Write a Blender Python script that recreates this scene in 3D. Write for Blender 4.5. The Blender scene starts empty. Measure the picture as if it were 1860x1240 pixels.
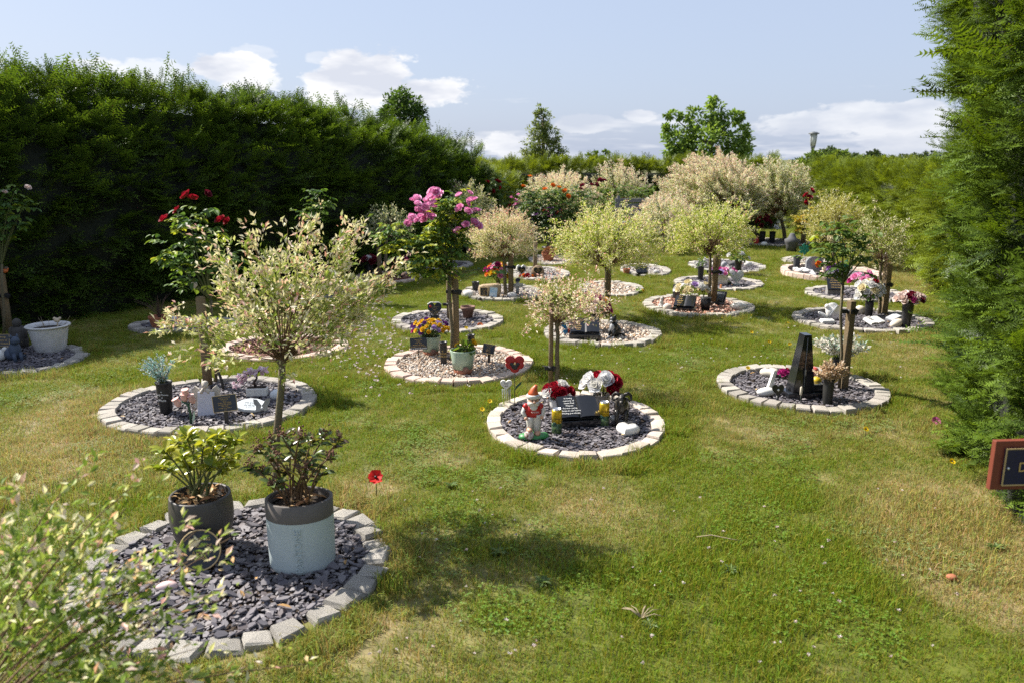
import bpy, bmesh, math, random
import numpy as np
from mathutils import Vector, Matrix, Euler
random.seed(11)
rng = np.random.default_rng(11)
SC = bpy.context.scene
COL = SC.collection
PI = math.pi
# ------------------------------------------------------------------ camera, sky, sun, exposure
CAMH, TH, FPX = 1.75, math.radians(12.9), 1447.0      # eye height, downward tilt, focal length in photo pixels
cam = bpy.data.cameras.new('camera')
cam.lens = 28.0; cam.sensor_width = 36.0; cam.clip_start = 0.05; cam.clip_end = 2000
cam.dof.use_dof = True; cam.dof.focus_distance = 5.6; cam.dof.aperture_fstop = 3.6
cam_o = bpy.data.objects.new('camera', cam); COL.objects.link(cam_o)
cam_o.location = (0, 0, CAMH); cam_o.rotation_euler = (math.radians(90) - TH, 0, 0)
SC.camera = cam_o

SUN_EL, SUN_AZ = math.radians(46.5), math.radians(27)    # azimuth: the sun stands to the left (-X), this far round towards +Y
S_DIR = Vector((-math.cos(SUN_AZ) * math.cos(SUN_EL), math.sin(SUN_AZ) * math.cos(SUN_EL), math.sin(SUN_EL)))
sun = bpy.data.lights.new('sun', 'SUN'); sun.energy = 5.0; sun.angle = math.radians(0.55); sun.color = (1.0, 0.94, 0.85)
sun_o = bpy.data.objects.new('sun', sun); COL.objects.link(sun_o)
sun_o.rotation_euler = S_DIR.to_track_quat('Z', 'Y').to_euler()
SC.view_settings.view_transform = 'Standard'; SC.view_settings.look = 'None'
SC.view_settings.exposure = 1.06; SC.view_settings.gamma = 1.0
SC.cycles.use_denoising = False
SC.cycles.sample_clamp_indirect = 6.0; SC.cycles.max_bounces = 8; SC.cycles.transparent_max_bounces = 8

W = bpy.data.worlds.new('World'); SC.world = W; W.use_nodes = True
wn, wl = W.node_tree.nodes, W.node_tree.links
wn.clear()
def wnode(t, **k):
    n = wn.new(t)
    for a, v in k.items(): setattr(n, a, v)
    return n
def wmath(op, a, b=None, clamp=False):
    n = wnode('ShaderNodeMath', operation=op, use_clamp=clamp)
    for i, v in enumerate((a, b)):
        if v is None: continue
        if isinstance(v, (int, float)): n.inputs[i].default_value = v
        else: wl.new(v, n.inputs[i])
    return n.outputs[0]
sky = wnode('ShaderNodeTexSky', sky_type='NISHITA', sun_disc=False)
sky.sun_elevation = SUN_EL; sky.sun_rotation = math.radians(270) + SUN_AZ
sky.air_density = 1.0; sky.dust_density = 2.2; sky.ozone_density = 2.0; sky.altitude = 60
tc = wnode('ShaderNodeTexCoord')
sep = wnode('ShaderNodeSeparateXYZ'); wl.new(tc.outputs['Generated'], sep.inputs[0])
zc = wmath('MAXIMUM', sep.outputs[2], 0.0)
# cloud sheet: the view direction projected on a plane far above, so clouds shrink towards the horizon
den = wmath('ADD', zc, 0.09)
cx_ = wmath('DIVIDE', sep.outputs[0], den); cy_ = wmath('DIVIDE', sep.outputs[1], den)
comb = wnode('ShaderNodeCombineXYZ'); wl.new(cx_, comb.inputs[0]); wl.new(cy_, comb.inputs[1])
nz = wnode('ShaderNodeTexNoise'); nz.inputs['Scale'].default_value = 0.75; nz.inputs['Detail'].default_value = 9; nz.inputs['Roughness'].default_value = 0.55
wl.new(comb.outputs[0], nz.inputs['Vector'])
nz2 = wnode('ShaderNodeTexNoise'); nz2.inputs['Scale'].default_value = 22; nz2.inputs['Detail'].default_value = 7; nz2.inputs['Roughness'].default_value = 0.6
map2 = wnode('ShaderNodeMapping'); map2.inputs['Scale'].default_value = (0.9, 0.9, 2.2)
wl.new(tc.outputs['Generated'], map2.inputs[0]); wl.new(map2.outputs[0], nz2.inputs['Vector'])
# horizon cloud bank weight falls with height
band = wmath('SUBTRACT', 1.0, wmath('DIVIDE', zc, 0.17), True)
bankm = wmath('ADD', wmath('MULTIPLY', band, 0.30), nz.outputs[0])
ramp = wnode('ShaderNodeValToRGB'); ramp.color_ramp.elements[0].position = 0.76; ramp.color_ramp.elements[1].position = 0.98
wl.new(bankm, ramp.inputs[0])
cover = ramp.outputs[0]
def wdir(px, py):
    u, v = (px - 930) / FPX, (620 - py) / FPX
    d = Vector((u, math.cos(TH) + v * math.sin(TH), -math.sin(TH) + v * math.cos(TH))); return d.normalized()
# single cumulus clouds that stand in this part of the sky: (photo place, half-width, half-height, weight)
for px, py, hw, hh, wt in [(660, 150, 92, 48, 1.0), (750, 168, 100, 26, 1.0), (430, 132, 62, 32, 1.0), (470, 146, 40, 12, .7), (182, 138, 50, 20, .8), (285, 132, 45, 22, .55),
                           (1500, 225, 110, 20, .5), (1620, 218, 120, 26, .62), (1680, 250, 130, 32, .55), (1060, 228, 55, 16, .45), (1165, 212, 30, 12, .7), (576, 106, 24, 11, .4), (455, 98, 36, 12, .35), (940, 270, 80, 22, .8)]:
    d = wdir(px, py)
    az, el = math.atan2(d.x, d.y), math.asin(d.z)
    a = wmath('SUBTRACT', wmath('ARCTAN2', sep.outputs[0], sep.outputs[1]), az)
    e = wmath('SUBTRACT', wmath('ARCSINE', sep.outputs[2]), el)
    a2 = wmath('POWER', wmath('ABSOLUTE', wmath('DIVIDE', a, hw / FPX)), 2.0)
    e2 = wmath('POWER', wmath('ABSOLUTE', wmath('DIVIDE', e, hh / FPX)), 2.0)
    blob = wmath('SUBTRACT', 1.0, wmath('SQRT', wmath('ADD', a2, e2)))
    blob = wmath('ADD', blob, wmath('MULTIPLY', wmath('SUBTRACT', nz2.outputs[0], 0.5), 2.2))
    blob = wmath('MULTIPLY', wmath('MULTIPLY', wmath('ADD', blob, .12), 4.5, True), wt)
    cover = wmath('MAXIMUM', cover, blob)
shade = wnode('ShaderNodeTexNoise'); shade.inputs['Scale'].default_value = 14; shade.inputs['Detail'].default_value = 5
map3 = wnode('ShaderNodeMapping'); map3.inputs['Location'].default_value = (.75, .1, .33); map3.inputs['Scale'].default_value = (.8, .8, 2.6)
wl.new(tc.outputs['Generated'], map3.inputs[0]); wl.new(map3.outputs[0], shade.inputs['Vector'])
ccol = wnode('ShaderNodeValToRGB')
ccol.color_ramp.elements[0].position = 0.38; ccol.color_ramp.elements[0].color = (5.9, 6.2, 7.0, 1)
ccol.color_ramp.elements[1].position = 0.58; ccol.color_ramp.elements[1].color = (8.6, 8.6, 8.7, 1)
wl.new(shade.outputs[0], ccol.inputs[0])
# thin high veil that pales the blue
veil = wnode('ShaderNodeMix', data_type='RGBA'); veil.inputs[0].default_value = 0.65
wl.new(sky.outputs[0], veil.inputs[6]); veil.inputs[7].default_value = (5.35, 6.2, 8.1, 1)
mixc = wnode('ShaderNodeMix', data_type='RGBA')
wl.new(cover, mixc.inputs[0]); wl.new(veil.outputs[2], mixc.inputs[6]); wl.new(ccol.outputs[0], mixc.inputs[7])
bg = wnode('ShaderNodeBackground'); bg.inputs[1].default_value = 0.06
wl.new(mixc.outputs[2], bg.inputs[0])
wo = wnode('ShaderNodeOutputWorld'); wl.new(bg.outputs[0], wo.inputs[0])

# ------------------------------------------------------------------ where a photo pixel lands
def ray(px, py):
    u, v = (px - 930) / FPX, (620 - py) / FPX
    return Vector((u, math.cos(TH) + v * math.sin(TH), -math.sin(TH) + v * math.cos(TH)))
def gp(px, py, z=0.0):
    d = ray(px, py); t = (z - CAMH) / d.z
    return Vector((d.x * t, d.y * t, z))
def onY(px, py, Y):
    d = ray(px, py); t = Y / d.y
    return Vector((d.x * t, Y, CAMH + d.z * t))
def mpp(p):
    return (p.y * math.cos(TH) + (CAMH - p.z) * math.sin(TH)) / FPX
def top(base, py):
    return onY(930, py, base.y).z - base.z

# ------------------------------------------------------------------ objects
def tag(o, label=None, cat=None, group=None, kind=None):
    if label: o['label'] = label
    if cat: o['category'] = cat
    if group: o['group'] = group
    if kind: o['kind'] = kind
    return o
def thing(name, label, cat, loc=(0, 0, 0), rz=0.0, group=None, scale=1.0):
    o = bpy.data.objects.new(name, None); COL.objects.link(o)
    o.location = loc; o.rotation_euler = (0, 0, rz); o.scale = (scale,) * 3
    o.empty_display_size = .05
    return tag(o, label, cat, group)
def link(name, me, parent=None, loc=None, rot=None, scale=None, mat=None):
    o = bpy.data.objects.new(name, me); COL.objects.link(o)
    if parent is not None: o.parent = parent
    if loc is not None: o.location = loc
    if rot is not None: o.rotation_euler = rot
    if scale is not None: o.scale = scale if hasattr(scale, '__len__') else (scale,) * 3
    if mat is not None and not me.materials: me.materials.append(mat)
    return o
def copy_tree(o, parent=None):
    c = o.copy(); COL.objects.link(c)
    if parent is not None: c.parent = parent
    for ch in list(o.children): copy_tree(ch, c)
    return c
def np_mesh(name, V, F, C=None, smooth=False, mat=None):
    me = bpy.data.meshes.new(name)
    V = np.ascontiguousarray(V, dtype=np.float32); F = np.ascontiguousarray(F, dtype=np.int32)
    k = F.shape[1]
    me.vertices.add(len(V)); me.vertices.foreach_set('co', V.ravel())
    me.loops.add(F.size); me.loops.foreach_set('vertex_index', F.ravel())
    me.polygons.add(len(F))
    me.polygons.foreach_set('loop_start', np.arange(0, F.size, k, dtype=np.int32))
    me.polygons.foreach_set('loop_total', np.full(len(F), k, dtype=np.int32))
    me.polygons.foreach_set('use_smooth', np.full(len(F), smooth, dtype=bool))
    me.update(calc_edges=True)
    if C is not None:
        at = me.color_attributes.new('tint', 'FLOAT_COLOR', 'POINT')
        C4 = np.ones((len(V), 4), dtype=np.float32); C4[:, :3] = C
        at.data.foreach_set('color', C4.ravel())
    if mat: me.materials.append(mat)
    return me

# ------------------------------------------------------------------ materials
MATS = {}
def M(name, col, rough=.6, var=.18, scale=18.0, bump=0.0, bscale=None, metal=0.0, spec=.5, trans=0.0, attr=False, rnd=0.0, col2=None, coat=0.0, hue=0.0, tcol=None):
    if name in MATS: return MATS[name]
    m = bpy.data.materials.new(name); m.use_nodes = True
    nt = m.node_tree; N, L = nt.nodes, nt.links
    b = N['Principled BSDF']; out = N['Material Output']
    b.inputs['Roughness'].default_value = rough; b.inputs['Metallic'].default_value = metal
    b.inputs['Specular IOR Level'].default_value = spec
    if coat: b.inputs['Coat Weight'].default_value = coat; b.inputs['Coat Roughness'].default_value = .1
    tcn = N.new('ShaderNodeTexCoord')
    vec = tcn.outputs['Object']
    if attr:
        a = N.new('ShaderNodeAttribute'); a.attribute_name = 'tint'; csock = a.outputs['Color']
    else:
        r = N.new('ShaderNodeRGB'); r.outputs[0].default_value = (*col, 1); csock = r.outputs[0]
    oi = None
    if rnd or hue: oi = N.new('ShaderNodeObjectInfo')
    if var or col2:
        nz = N.new('ShaderNodeTexNoise'); nz.inputs['Scale'].default_value = scale; nz.inputs['Detail'].default_value = 5
        nz.inputs['Roughness'].default_value = .62
        if oi:
            nz.noise_dimensions = '4D'
            mw = N.new('ShaderNodeMath'); mw.operation = 'MULTIPLY'; mw.inputs[1].default_value = 40; L.new(oi.outputs['Random'], mw.inputs[0]); L.new(mw.outputs[0], nz.inputs['W'])
        L.new(vec, nz.inputs['Vector'])
        if col2:
            mr = N.new('ShaderNodeMapRange'); mr.inputs[1].default_value = .42; mr.inputs[2].default_value = .62
            L.new(nz.outputs[0], mr.inputs[0])
            mx = N.new('ShaderNodeMix'); mx.data_type = 'RGBA'
            L.new(mr.outputs[0], mx.inputs[0]); L.new(csock, mx.inputs[6]); mx.inputs[7].default_value = (*col2, 1); csock = mx.outputs[2]
        if var:
            mr = N.new('ShaderNodeMapRange'); mr.inputs[1].default_value = .25; mr.inputs[2].default_value = .75
            mr.inputs[3].default_value = 1 - var; mr.inputs[4].default_value = 1 + var
            L.new(nz.outputs[0], mr.inputs[0])
            mx = N.new('ShaderNodeMix'); mx.data_type = 'RGBA'; mx.blend_type = 'MULTIPLY'; mx.inputs[0].default_value = 1
            L.new(csock, mx.inputs[6]); L.new(mr.outputs[0], mx.inputs[7]); csock = mx.outputs[2]
    if rnd or hue:
        hs = N.new('ShaderNodeHueSaturation')
        mr = N.new('ShaderNodeMapRange'); mr.inputs[3].default_value = 1 - rnd; mr.inputs[4].default_value = 1 + rnd
        L.new(oi.outputs['Random'], mr.inputs[0]); L.new(mr.outputs[0], hs.inputs['Value'])
        if hue:
            wn_ = N.new('ShaderNodeTexWhiteNoise'); wn_.noise_dimensions = '1D'; L.new(oi.outputs['Random'], wn_.inputs['W'])
            mr2 = N.new('ShaderNodeMapRange'); mr2.inputs[3].default_value = .5 - hue; mr2.inputs[4].default_value = .5 + hue
            L.new(wn_.outputs[0], mr2.inputs[0]); L.new(mr2.outputs[0], hs.inputs['Hue'])
        L.new(csock, hs.inputs['Color']); csock = hs.outputs[0]
    L.new(csock, b.inputs['Base Color'])
    if bump:
        nb = N.new('ShaderNodeTexNoise'); nb.inputs['Scale'].default_value = bscale or scale * 3; nb.inputs['Detail'].default_value = 6
        L.new(vec, nb.inputs['Vector'])
        bp = N.new('ShaderNodeBump'); bp.inputs['Strength'].default_value = bump; bp.inputs['Distance'].default_value = .01
        L.new(nb.outputs[0], bp.inputs['Height']); L.new(bp.outputs[0], b.inputs['Normal'])
    if trans:
        t = N.new('ShaderNodeBsdfTranslucent')
        if tcol:
            mx = N.new('ShaderNodeMix'); mx.data_type = 'RGBA'; mx.blend_type = 'MULTIPLY'; mx.inputs[0].default_value = 1
            L.new(csock, mx.inputs[6]); mx.inputs[7].default_value = (*tcol, 1); L.new(mx.outputs[2], t.inputs[0])
        else: L.new(csock, t.inputs[0])
        ms = N.new('ShaderNodeMixShader'); ms.inputs[0].default_value = trans
        L.new(b.outputs[0], ms.inputs[1]); L.new(t.outputs[0], ms.inputs[2]); L.new(ms.outputs[0], out.inputs[0])
    MATS[name] = m
    return m
LEAF = M('leaf', (.1, .15, .03), rough=.5, var=0, attr=True, trans=.42, spec=.28, tcol=(1.25, 1.2, .6))
WLEAF = M('willow leaf', (.1, .15, .03), rough=.5, var=0, attr=True, trans=.30, spec=.3, tcol=(1.08, 1.05, .72))
NEEDLE = M('yew needles', (.1, .15, .03), rough=.5, var=0, attr=True, trans=.38, spec=.35, tcol=(1.3, 1.2, .5))
PETAL = M('petal', (.5, .1, .1), rough=.55, var=0, attr=True, trans=.3, spec=.3)
LEAFT = M('lush willow leaf', (.1, .15, .03), rough=.5, var=0, attr=True, trans=.40, spec=.3, tcol=(1.15, 1.15, .65))
BARK = M('bark', (.16, .125, .075), rough=.9, var=.35, scale=30, bump=.6, bscale=90, col2=(.11, .10, .055))
TWIG = M('twig', (.13, .075, .035), rough=.8, var=.25, scale=20)
GTWIG = M('green twig', (.10, .11, .035), rough=.75, var=.25, scale=20)
STAKE = M('stake timber', (.21, .145, .075), rough=.85, var=.3, scale=9, bump=.4, bscale=60, col2=(.15, .115, .065), rnd=.12)
RUBBER = M('black rubber', (.012, .012, .013), rough=.55, var=.2)
BLACKP = M('black plastic', (.016, .016, .018), rough=.42, var=.2)
TERRA = M('terracotta', (.36, .13, .065), rough=.85, var=.2, scale=12, bump=.2)
SOIL = M('soil', (.045, .03, .02), rough=.95, var=.4, scale=40, bump=1.0, bscale=90)
GRAN = M('black granite', (.012, .013, .016), rough=.12, var=.25, scale=80, spec=.6)
GOLD = M('gold lettering', (.55, .37, .12), rough=.4, var=0)
WHITEL = M('pale lettering', (.75, .75, .73), rough=.6, var=0)
STONEW = M('white cast stone', (.66, .65, .61), rough=.8, var=.1, scale=25, bump=.25, bscale=60)
RESIN = M('white resin', (.74, .73, .70), rough=.5, var=.06, scale=10)

# ------------------------------------------------------------------ small mesh kit
class MB:
    """collects shapes into one mesh"""
    def __init__(s): s.v = []; s.f = []; s.m = []; s.sm = []
    def add(s, vs, fs, mi=0, smooth=False):
        o = len(s.v); s.v += [tuple(v) for v in vs]
        for f in fs: s.f.append(tuple(i + o for i in f)); s.m.append(mi); s.sm.append(smooth)
        return s
    def box(s, cx, cy, cz, sx, sy, sz, mi=0, rot=None, bev=0.0):
        x, y, z = sx / 2, sy / 2, sz / 2
        if bev <= 0:
            vs = [(-x, -y, -z), (x, -y, -z), (x, y, -z), (-x, y, -z), (-x, -y, z), (x, -y, z), (x, y, z), (-x, y, z)]
            fs = [(0, 3, 2, 1), (4, 5, 6, 7), (0, 1, 5, 4), (1, 2, 6, 5), (2, 3, 7, 6), (3, 0, 4, 7)]
        else:
            bm = bmesh.new(); bmesh.ops.create_cube(bm, size=1.0)
            for v in bm.verts: v.co = Vector((v.co.x * sx, v.co.y * sy, v.co.z * sz))
            bmesh.ops.bevel(bm, geom=bm.edges[:], offset=bev, segments=2, affect='EDGES', profile=.5)
            bm.verts.index_update(); vs = [tuple(v.co) for v in bm.verts]; fs = [[v.index for v in f.verts] for f in bm.faces]; bm.free()
        R = Euler(rot).to_matrix() if rot else Matrix.Identity(3)
        c = Vector((cx, cy, cz))
        return s.add([R @ Vector(v) + c for v in vs], fs, mi, False)
    def lathe(s, prof, n=20, mi=0, cx=0, cy=0, cz=0, sx=1.0, sy=1.0, smooth=True, rot=None, mis=None):
        R = Euler(rot).to_matrix() if rot else Matrix.Identity(3); c = Vector((cx, cy, cz))
        vs = []
        for r, z in prof:
            for i in range(n):
                a = 2 * PI * i / n; vs.append(R @ Vector((r * math.cos(a) * sx, r * math.sin(a) * sy, z)) + c)
        o = len(s.v); s.v += [tuple(v) for v in vs]
        for j in range(len(prof) - 1):
            for i in range(n):
                a, b = j * n + i, j * n + (i + 1) % n
                s.f.append((o + a, o + b, o + b + n, o + a + n)); s.m.append(mis[j] if mis else mi); s.sm.append(smooth)
        if prof[0][0] > 1e-5: s.f.append(tuple(o + i for i in reversed(range(n)))); s.m.append(mis[0] if mis else mi); s.sm.append(False)
        if prof[-1][0] > 1e-5: s.f.append(tuple(o + (len(prof) - 1) * n + i for i in range(n))); s.m.append(mis[-1] if mis else mi); s.sm.append(False)
        return s
    def tube(s, pts, rad, n=6, mi=0, cap=True):
        pts = [Vector(p) for p in pts]; k = len(pts)
        rad = rad if hasattr(rad, '__len__') else [rad] * k
        o = len(s.v); prev = None
        for i, p in enumerate(pts):
            t = (pts[min(i + 1, k - 1)] - pts[max(i - 1, 0)]); t = t.normalized() if t.length > 1e-9 else Vector((0, 0, 1))
            if prev is None:
                a = Vector((1, 0, 0)) if abs(t.x) < .8 else Vector((0, 1, 0)); prev = (a - t * a.dot(t)).normalized()
            else:
                prev = prev - t * prev.dot(t); prev = prev.normalized() if prev.length > 1e-6 else t.orthogonal().normalized()
            q = t.cross(prev)
            for j in range(n):
                a = 2 * PI * j / n; s.v.append(tuple(p + (prev * math.cos(a) + q * math.sin(a)) * rad[i]))
        for i in range(k - 1):
            for j in range(n):
                a, b = o + i * n + j, o + i * n + (j + 1) % n
                s.f.append((a, b, b + n, a + n)); s.m.append(mi); s.sm.append(True)
        if cap:
            s.f.append(tuple(o + j for j in reversed(range(n)))); s.m.append(mi); s.sm.append(False)
            s.f.append(tuple(o + (k - 1) * n + j for j in range(n))); s.m.append(mi); s.sm.append(False)
        return s
    def ball(s, cx, cy, cz, rx, ry=None, rz=None, mi=0, n=12, m=8, rot=None, noise=0.0):
        ry = rx if ry is None else ry; rz = rx if rz is None else rz
        R = Euler(rot).to_matrix() if rot else Matrix.Identity(3); c = Vector((cx, cy, cz))
        o = len(s.v); pts = [Vector((0, 0, -rz))]
        for j in range(1, m):
            f = PI * j / m - PI / 2
            for i in range(n):
                a = 2 * PI * i / n; k = 1 + noise * random.uniform(-1, 1)
                pts.append(Vector((rx * math.cos(f) * math.cos(a), ry * math.cos(f) * math.sin(a), rz * math.sin(f))) * k)
        pts.append(Vector((0, 0, rz)))
        s.v += [tuple(R @ p + c) for p in pts]
        for i in range(n):
            s.f.append((o, o + 1 + (i + 1) % n, o + 1 + i)); s.m.append(mi); s.sm.append(True)
            t = o + 1 + (m - 2) * n; s.f.append((t + i, t + (i + 1) % n, o + len(pts) - 1)); s.m.append(mi); s.sm.append(True)
        for j in range(m - 2):
            for i in range(n):
                a, b = o + 1 + j * n + i, o + 1 + j * n + (i + 1) % n
                s.f.append((a, b, b + n, a + n)); s.m.append(mi); s.sm.append(True)
        return s
    def prism(s, outline, y0, y1, mi=0, mat=None, smooth=False):
        """outline in x,z drawn as a plate from y0 to y1; mat moves it"""
        n = len(outline); Mx = mat or Matrix.Identity(4)
        vs = [Mx @ Vector((x, y0, z)) for x, z in outline] + [Mx @ Vector((x, y1, z)) for x, z in outline]
        fs = [tuple(range(n)), tuple(reversed(range(n, 2 * n)))] + [(i, i + n, (i + 1) % n + n, (i + 1) % n) for i in range(n)]
        return s.add(vs, fs, mi, smooth)
    def build(s, name, mats, parent=None, loc=None, rot=None, scale=None):
        me = bpy.data.meshes.new(name); me.from_pydata(s.v, [], s.f)
        mats = mats if isinstance(mats, (list, tuple)) else [mats]
        for m in mats: me.materials.append(m)
        me.polygons.foreach_set('material_index', s.m); me.polygons.foreach_set('use_smooth', s.sm)
        me.update()
        bm = bmesh.new(); bm.from_mesh(me); bmesh.ops.recalc_face_normals(bm, faces=bm.faces[:]); bm.to_mesh(me); bm.free()
        return link(name, me, parent, loc, rot, scale)
def heart(w, h, n=28):
    pts = []
    for i in range(n):
        t = 2 * PI * i / n
        x = 16 * math.sin(t) ** 3; z = 13 * math.cos(t) - 5 * math.cos(2 * t) - 2 * math.cos(3 * t) - math.cos(4 * t)
        pts.append((x / 32 * w, (z + 17) / 29 * h))
    return pts
def text(body, size, mat, parent, loc, rot=(PI / 2, 0, 0), name='lettering', ext=.0006, align='CENTER', shear=0.0, spacing=1.0):
    cu = bpy.data.curves.new(name, 'FONT'); cu.body = body; cu.size = size; cu.extrude = ext; cu.align_x = align; cu.align_y = 'CENTER'
    cu.shear = shear; cu.space_line = spacing; cu.resolution_u = 2
    t = bpy.data.objects.new('tmp', cu); COL.objects.link(t)
    dg = bpy.context.evaluated_depsgraph_get(); dg.update()
    me = bpy.data.meshes.new_from_object(t.evaluated_get(dg)); me.name = name
    bpy.data.objects.remove(t); bpy.data.curves.remove(cu)
    me.materials.clear(); me.materials.append(mat)
    return link(name, me, parent, loc, rot)

# leaf outlines: (along, across, up)
T_LEAF4 = (np.array([(0, 0, 0), (.45, -.5, .10), (1, 0, -.06), (.45, .5, .10)], np.float32), np.array([(0, 1, 2), (0, 2, 3)]))
T_OVAL = (np.array([(0, 0, 0), (.28, -.42, .07), (.68, -.40, .04), (1, 0, -.12), (.68, .40, .04), (.28, .42, .07), (.5, 0, -.02)], np.float32),
          np.array([(0, 1, 6), (1, 2, 6), (2, 3, 6), (3, 4, 6), (4, 5, 6), (5, 0, 6)]))
def unit(a): return a / np.maximum(np.linalg.norm(a, axis=1, keepdims=True), 1e-9)
def leaves(P, D, Nn, L, Wd, C, tpl=T_LEAF4, cvar=0.0):
    """P base points, D directions, Nn upward sides, L lengths, Wd widths, C colours -> arrays"""
    tv, tf = tpl; n, k = len(P), len(tv)
    D = unit(np.asarray(D, np.float32)); B = np.cross(Nn, D); B = unit(B); Nn = np.cross(D, B)
    L = np.asarray(L, np.float32).reshape(-1, 1, 1) * np.ones((n, 1, 1), np.float32); Wd = np.asarray(Wd, np.float32).reshape(-1, 1, 1) * np.ones((n, 1, 1), np.float32)
    V = P[:, None, :] + D[:, None, :] * (tv[None, :, 0:1] * L) + B[:, None, :] * (tv[None, :, 1:2] * Wd) + Nn[:, None, :] * (tv[None, :, 2:3] * L)
    F = tf[None] + (np.arange(n) * k)[:, None, None]
    Cc = np.repeat(np.asarray(C, np.float32)[:, None, :], k, 1)
    return V.reshape(-1, 3), F.reshape(-1, 3), Cc.reshape(-1, 3)
def cat(parts):
    V, F, C, o = [], [], [], 0
    for v, f, c in parts:
        V.append(v); F.append(f + o); C.append(c); o += len(v)
    return np.concatenate(V), np.concatenate(F), np.concatenate(C)
def rvec(n): return unit(rng.normal(size=(n, 3)).astype(np.float32))
def pick(pal, n, w=None):
    pal = np.array(pal, np.float32); i = rng.choice(len(pal), n, p=w)
    return pal[i] * rng.uniform(.8, 1.2, (n, 1)).astype(np.float32)
# ================================================================== the planted beds: where they lie
# key: photo left, right, far edge, near edge, surface, kerb style, label
BEDS = {
 'A': (150, 705, 912, 1205, 'slate', 'granite', 'largest bed, dark slate in rough granite setts, holding two potted shrubs'),
 'B': (199, 572, 690, 797, 'slate', 'paver', 'slate bed edged with grey paving blocks, with the angel plaque and teal flowers'),
 'C': (885, 1205, 716, 838, 'slate', 'pale', 'slate bed in pale setts holding the garden gnome and two drinks cans'),
 'D': (700, 968, 632, 702, 'pea', 'brick', 'beige pebble bed in pinkish blocks, with two sage green pots'),
 'E': (712, 915, 566, 608, 'slate', 'paver', 'slate bed with heart plaque and empty terracotta pot'),
 'F': (838, 990, 521, 550, 'grey', 'paver', 'gravel bed around the sandstone boulder with two small plaques'),
 'G': (925, 1035, 488, 512, 'grey', 'paver', 'gravel bed with two upright heart memorials'),
 'H': (988, 1200, 586, 633, 'pea', 'paver', 'shingle bed with black book memorial and black and white cat'),
 'I': (1050, 1168, 515, 541, 'pea', 'paver', 'pale pebble bed left empty behind the cat bed'),
 'J': (1128, 1216, 483, 504, 'grey', 'paver', 'far gravel bed with a small dark open book'),
 'K': (1169, 1366, 540, 579, 'red', 'paver', 'red stone chip bed with black book and carved black plaque'),
 'L': (1225, 1384, 505, 530, 'slate', 'paver', 'slate bed with clear glass heart and silver cube planter'),
 'M': (1252, 1386, 474, 497, 'slate', 'granite', 'slate bed with rounded stones behind the glass heart bed'),
 'N': (1306, 1603, 669, 755, 'slate', 'paver', 'slate bed with tall black wedge memorial and yellow balls'),
 'O': (1444, 1686, 564, 608, 'slate', 'paver', 'slate bed scattered with white stones and two flower vases'),
 'P': (1466, 1640, 523, 552, 'slate', 'paver', 'slate bed with black gold lettered tablet behind the white stones'),
 'Q': (1423, 1592, 487, 515, 'slate', 'brick', 'bed with raised brick kerb holding white baby shoes'),
 'R': (1420, 1505, 470, 482, 'grey', 'paver', 'grey gravel bed behind the white baby shoes'),
 'S': (1345, 1470, 436, 449, 'slate', 'paver', 'far shaded bed beneath the dark topped willow'),
 'T': (238, 440, 582, 608, 'slate', 'paver', 'shaded slate bed by the hedge with terracotta pot'),
 'U': (400, 632, 612, 659, 'bark', 'brick', 'red bark chip bed behind the angel plaque bed'),
 'V': (-130, 147, 629, 692, 'slate', 'granite', 'shaded slate bed with the large white planter'),
 'W': (640, 766, 497, 518, 'bark', 'brick', 'small shaded bark bed close to the hedge'),
 'X': (560, 672, 520, 546, 'slate', 'paver', 'small slate bed half hidden behind the cream willow'),
 'Y': (722, 860, 476, 492, 'slate', 'paver', 'far slate bed beside the hedge end'),
 'Z': (960, 1050, 466, 484, 'pea', 'paver', 'far pebble bed with terracotta bowl'),
}
BP = {}
for k, (x0, x1, y0, y1, *_) in BEDS.items():
    far, near = gp(930, y0), gp(930, y1)
    cy = (far.y + near.y) / 2
    c = Vector((0, cy, 0)); s = mpp(c)
    c.x = ((x0 + x1) / 2 - 930) * s
    BP[k] = (c, (x1 - x0) / 2 * s, (near.y - far.y) / -2)
def in_bed(x, y, grow=0.0):
    for c, rx, ry in BP.values():
        if ((x - c.x) / (rx + grow)) ** 2 + ((y - c.y) / (ry + grow)) ** 2 < 1: return True
    return False

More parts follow.
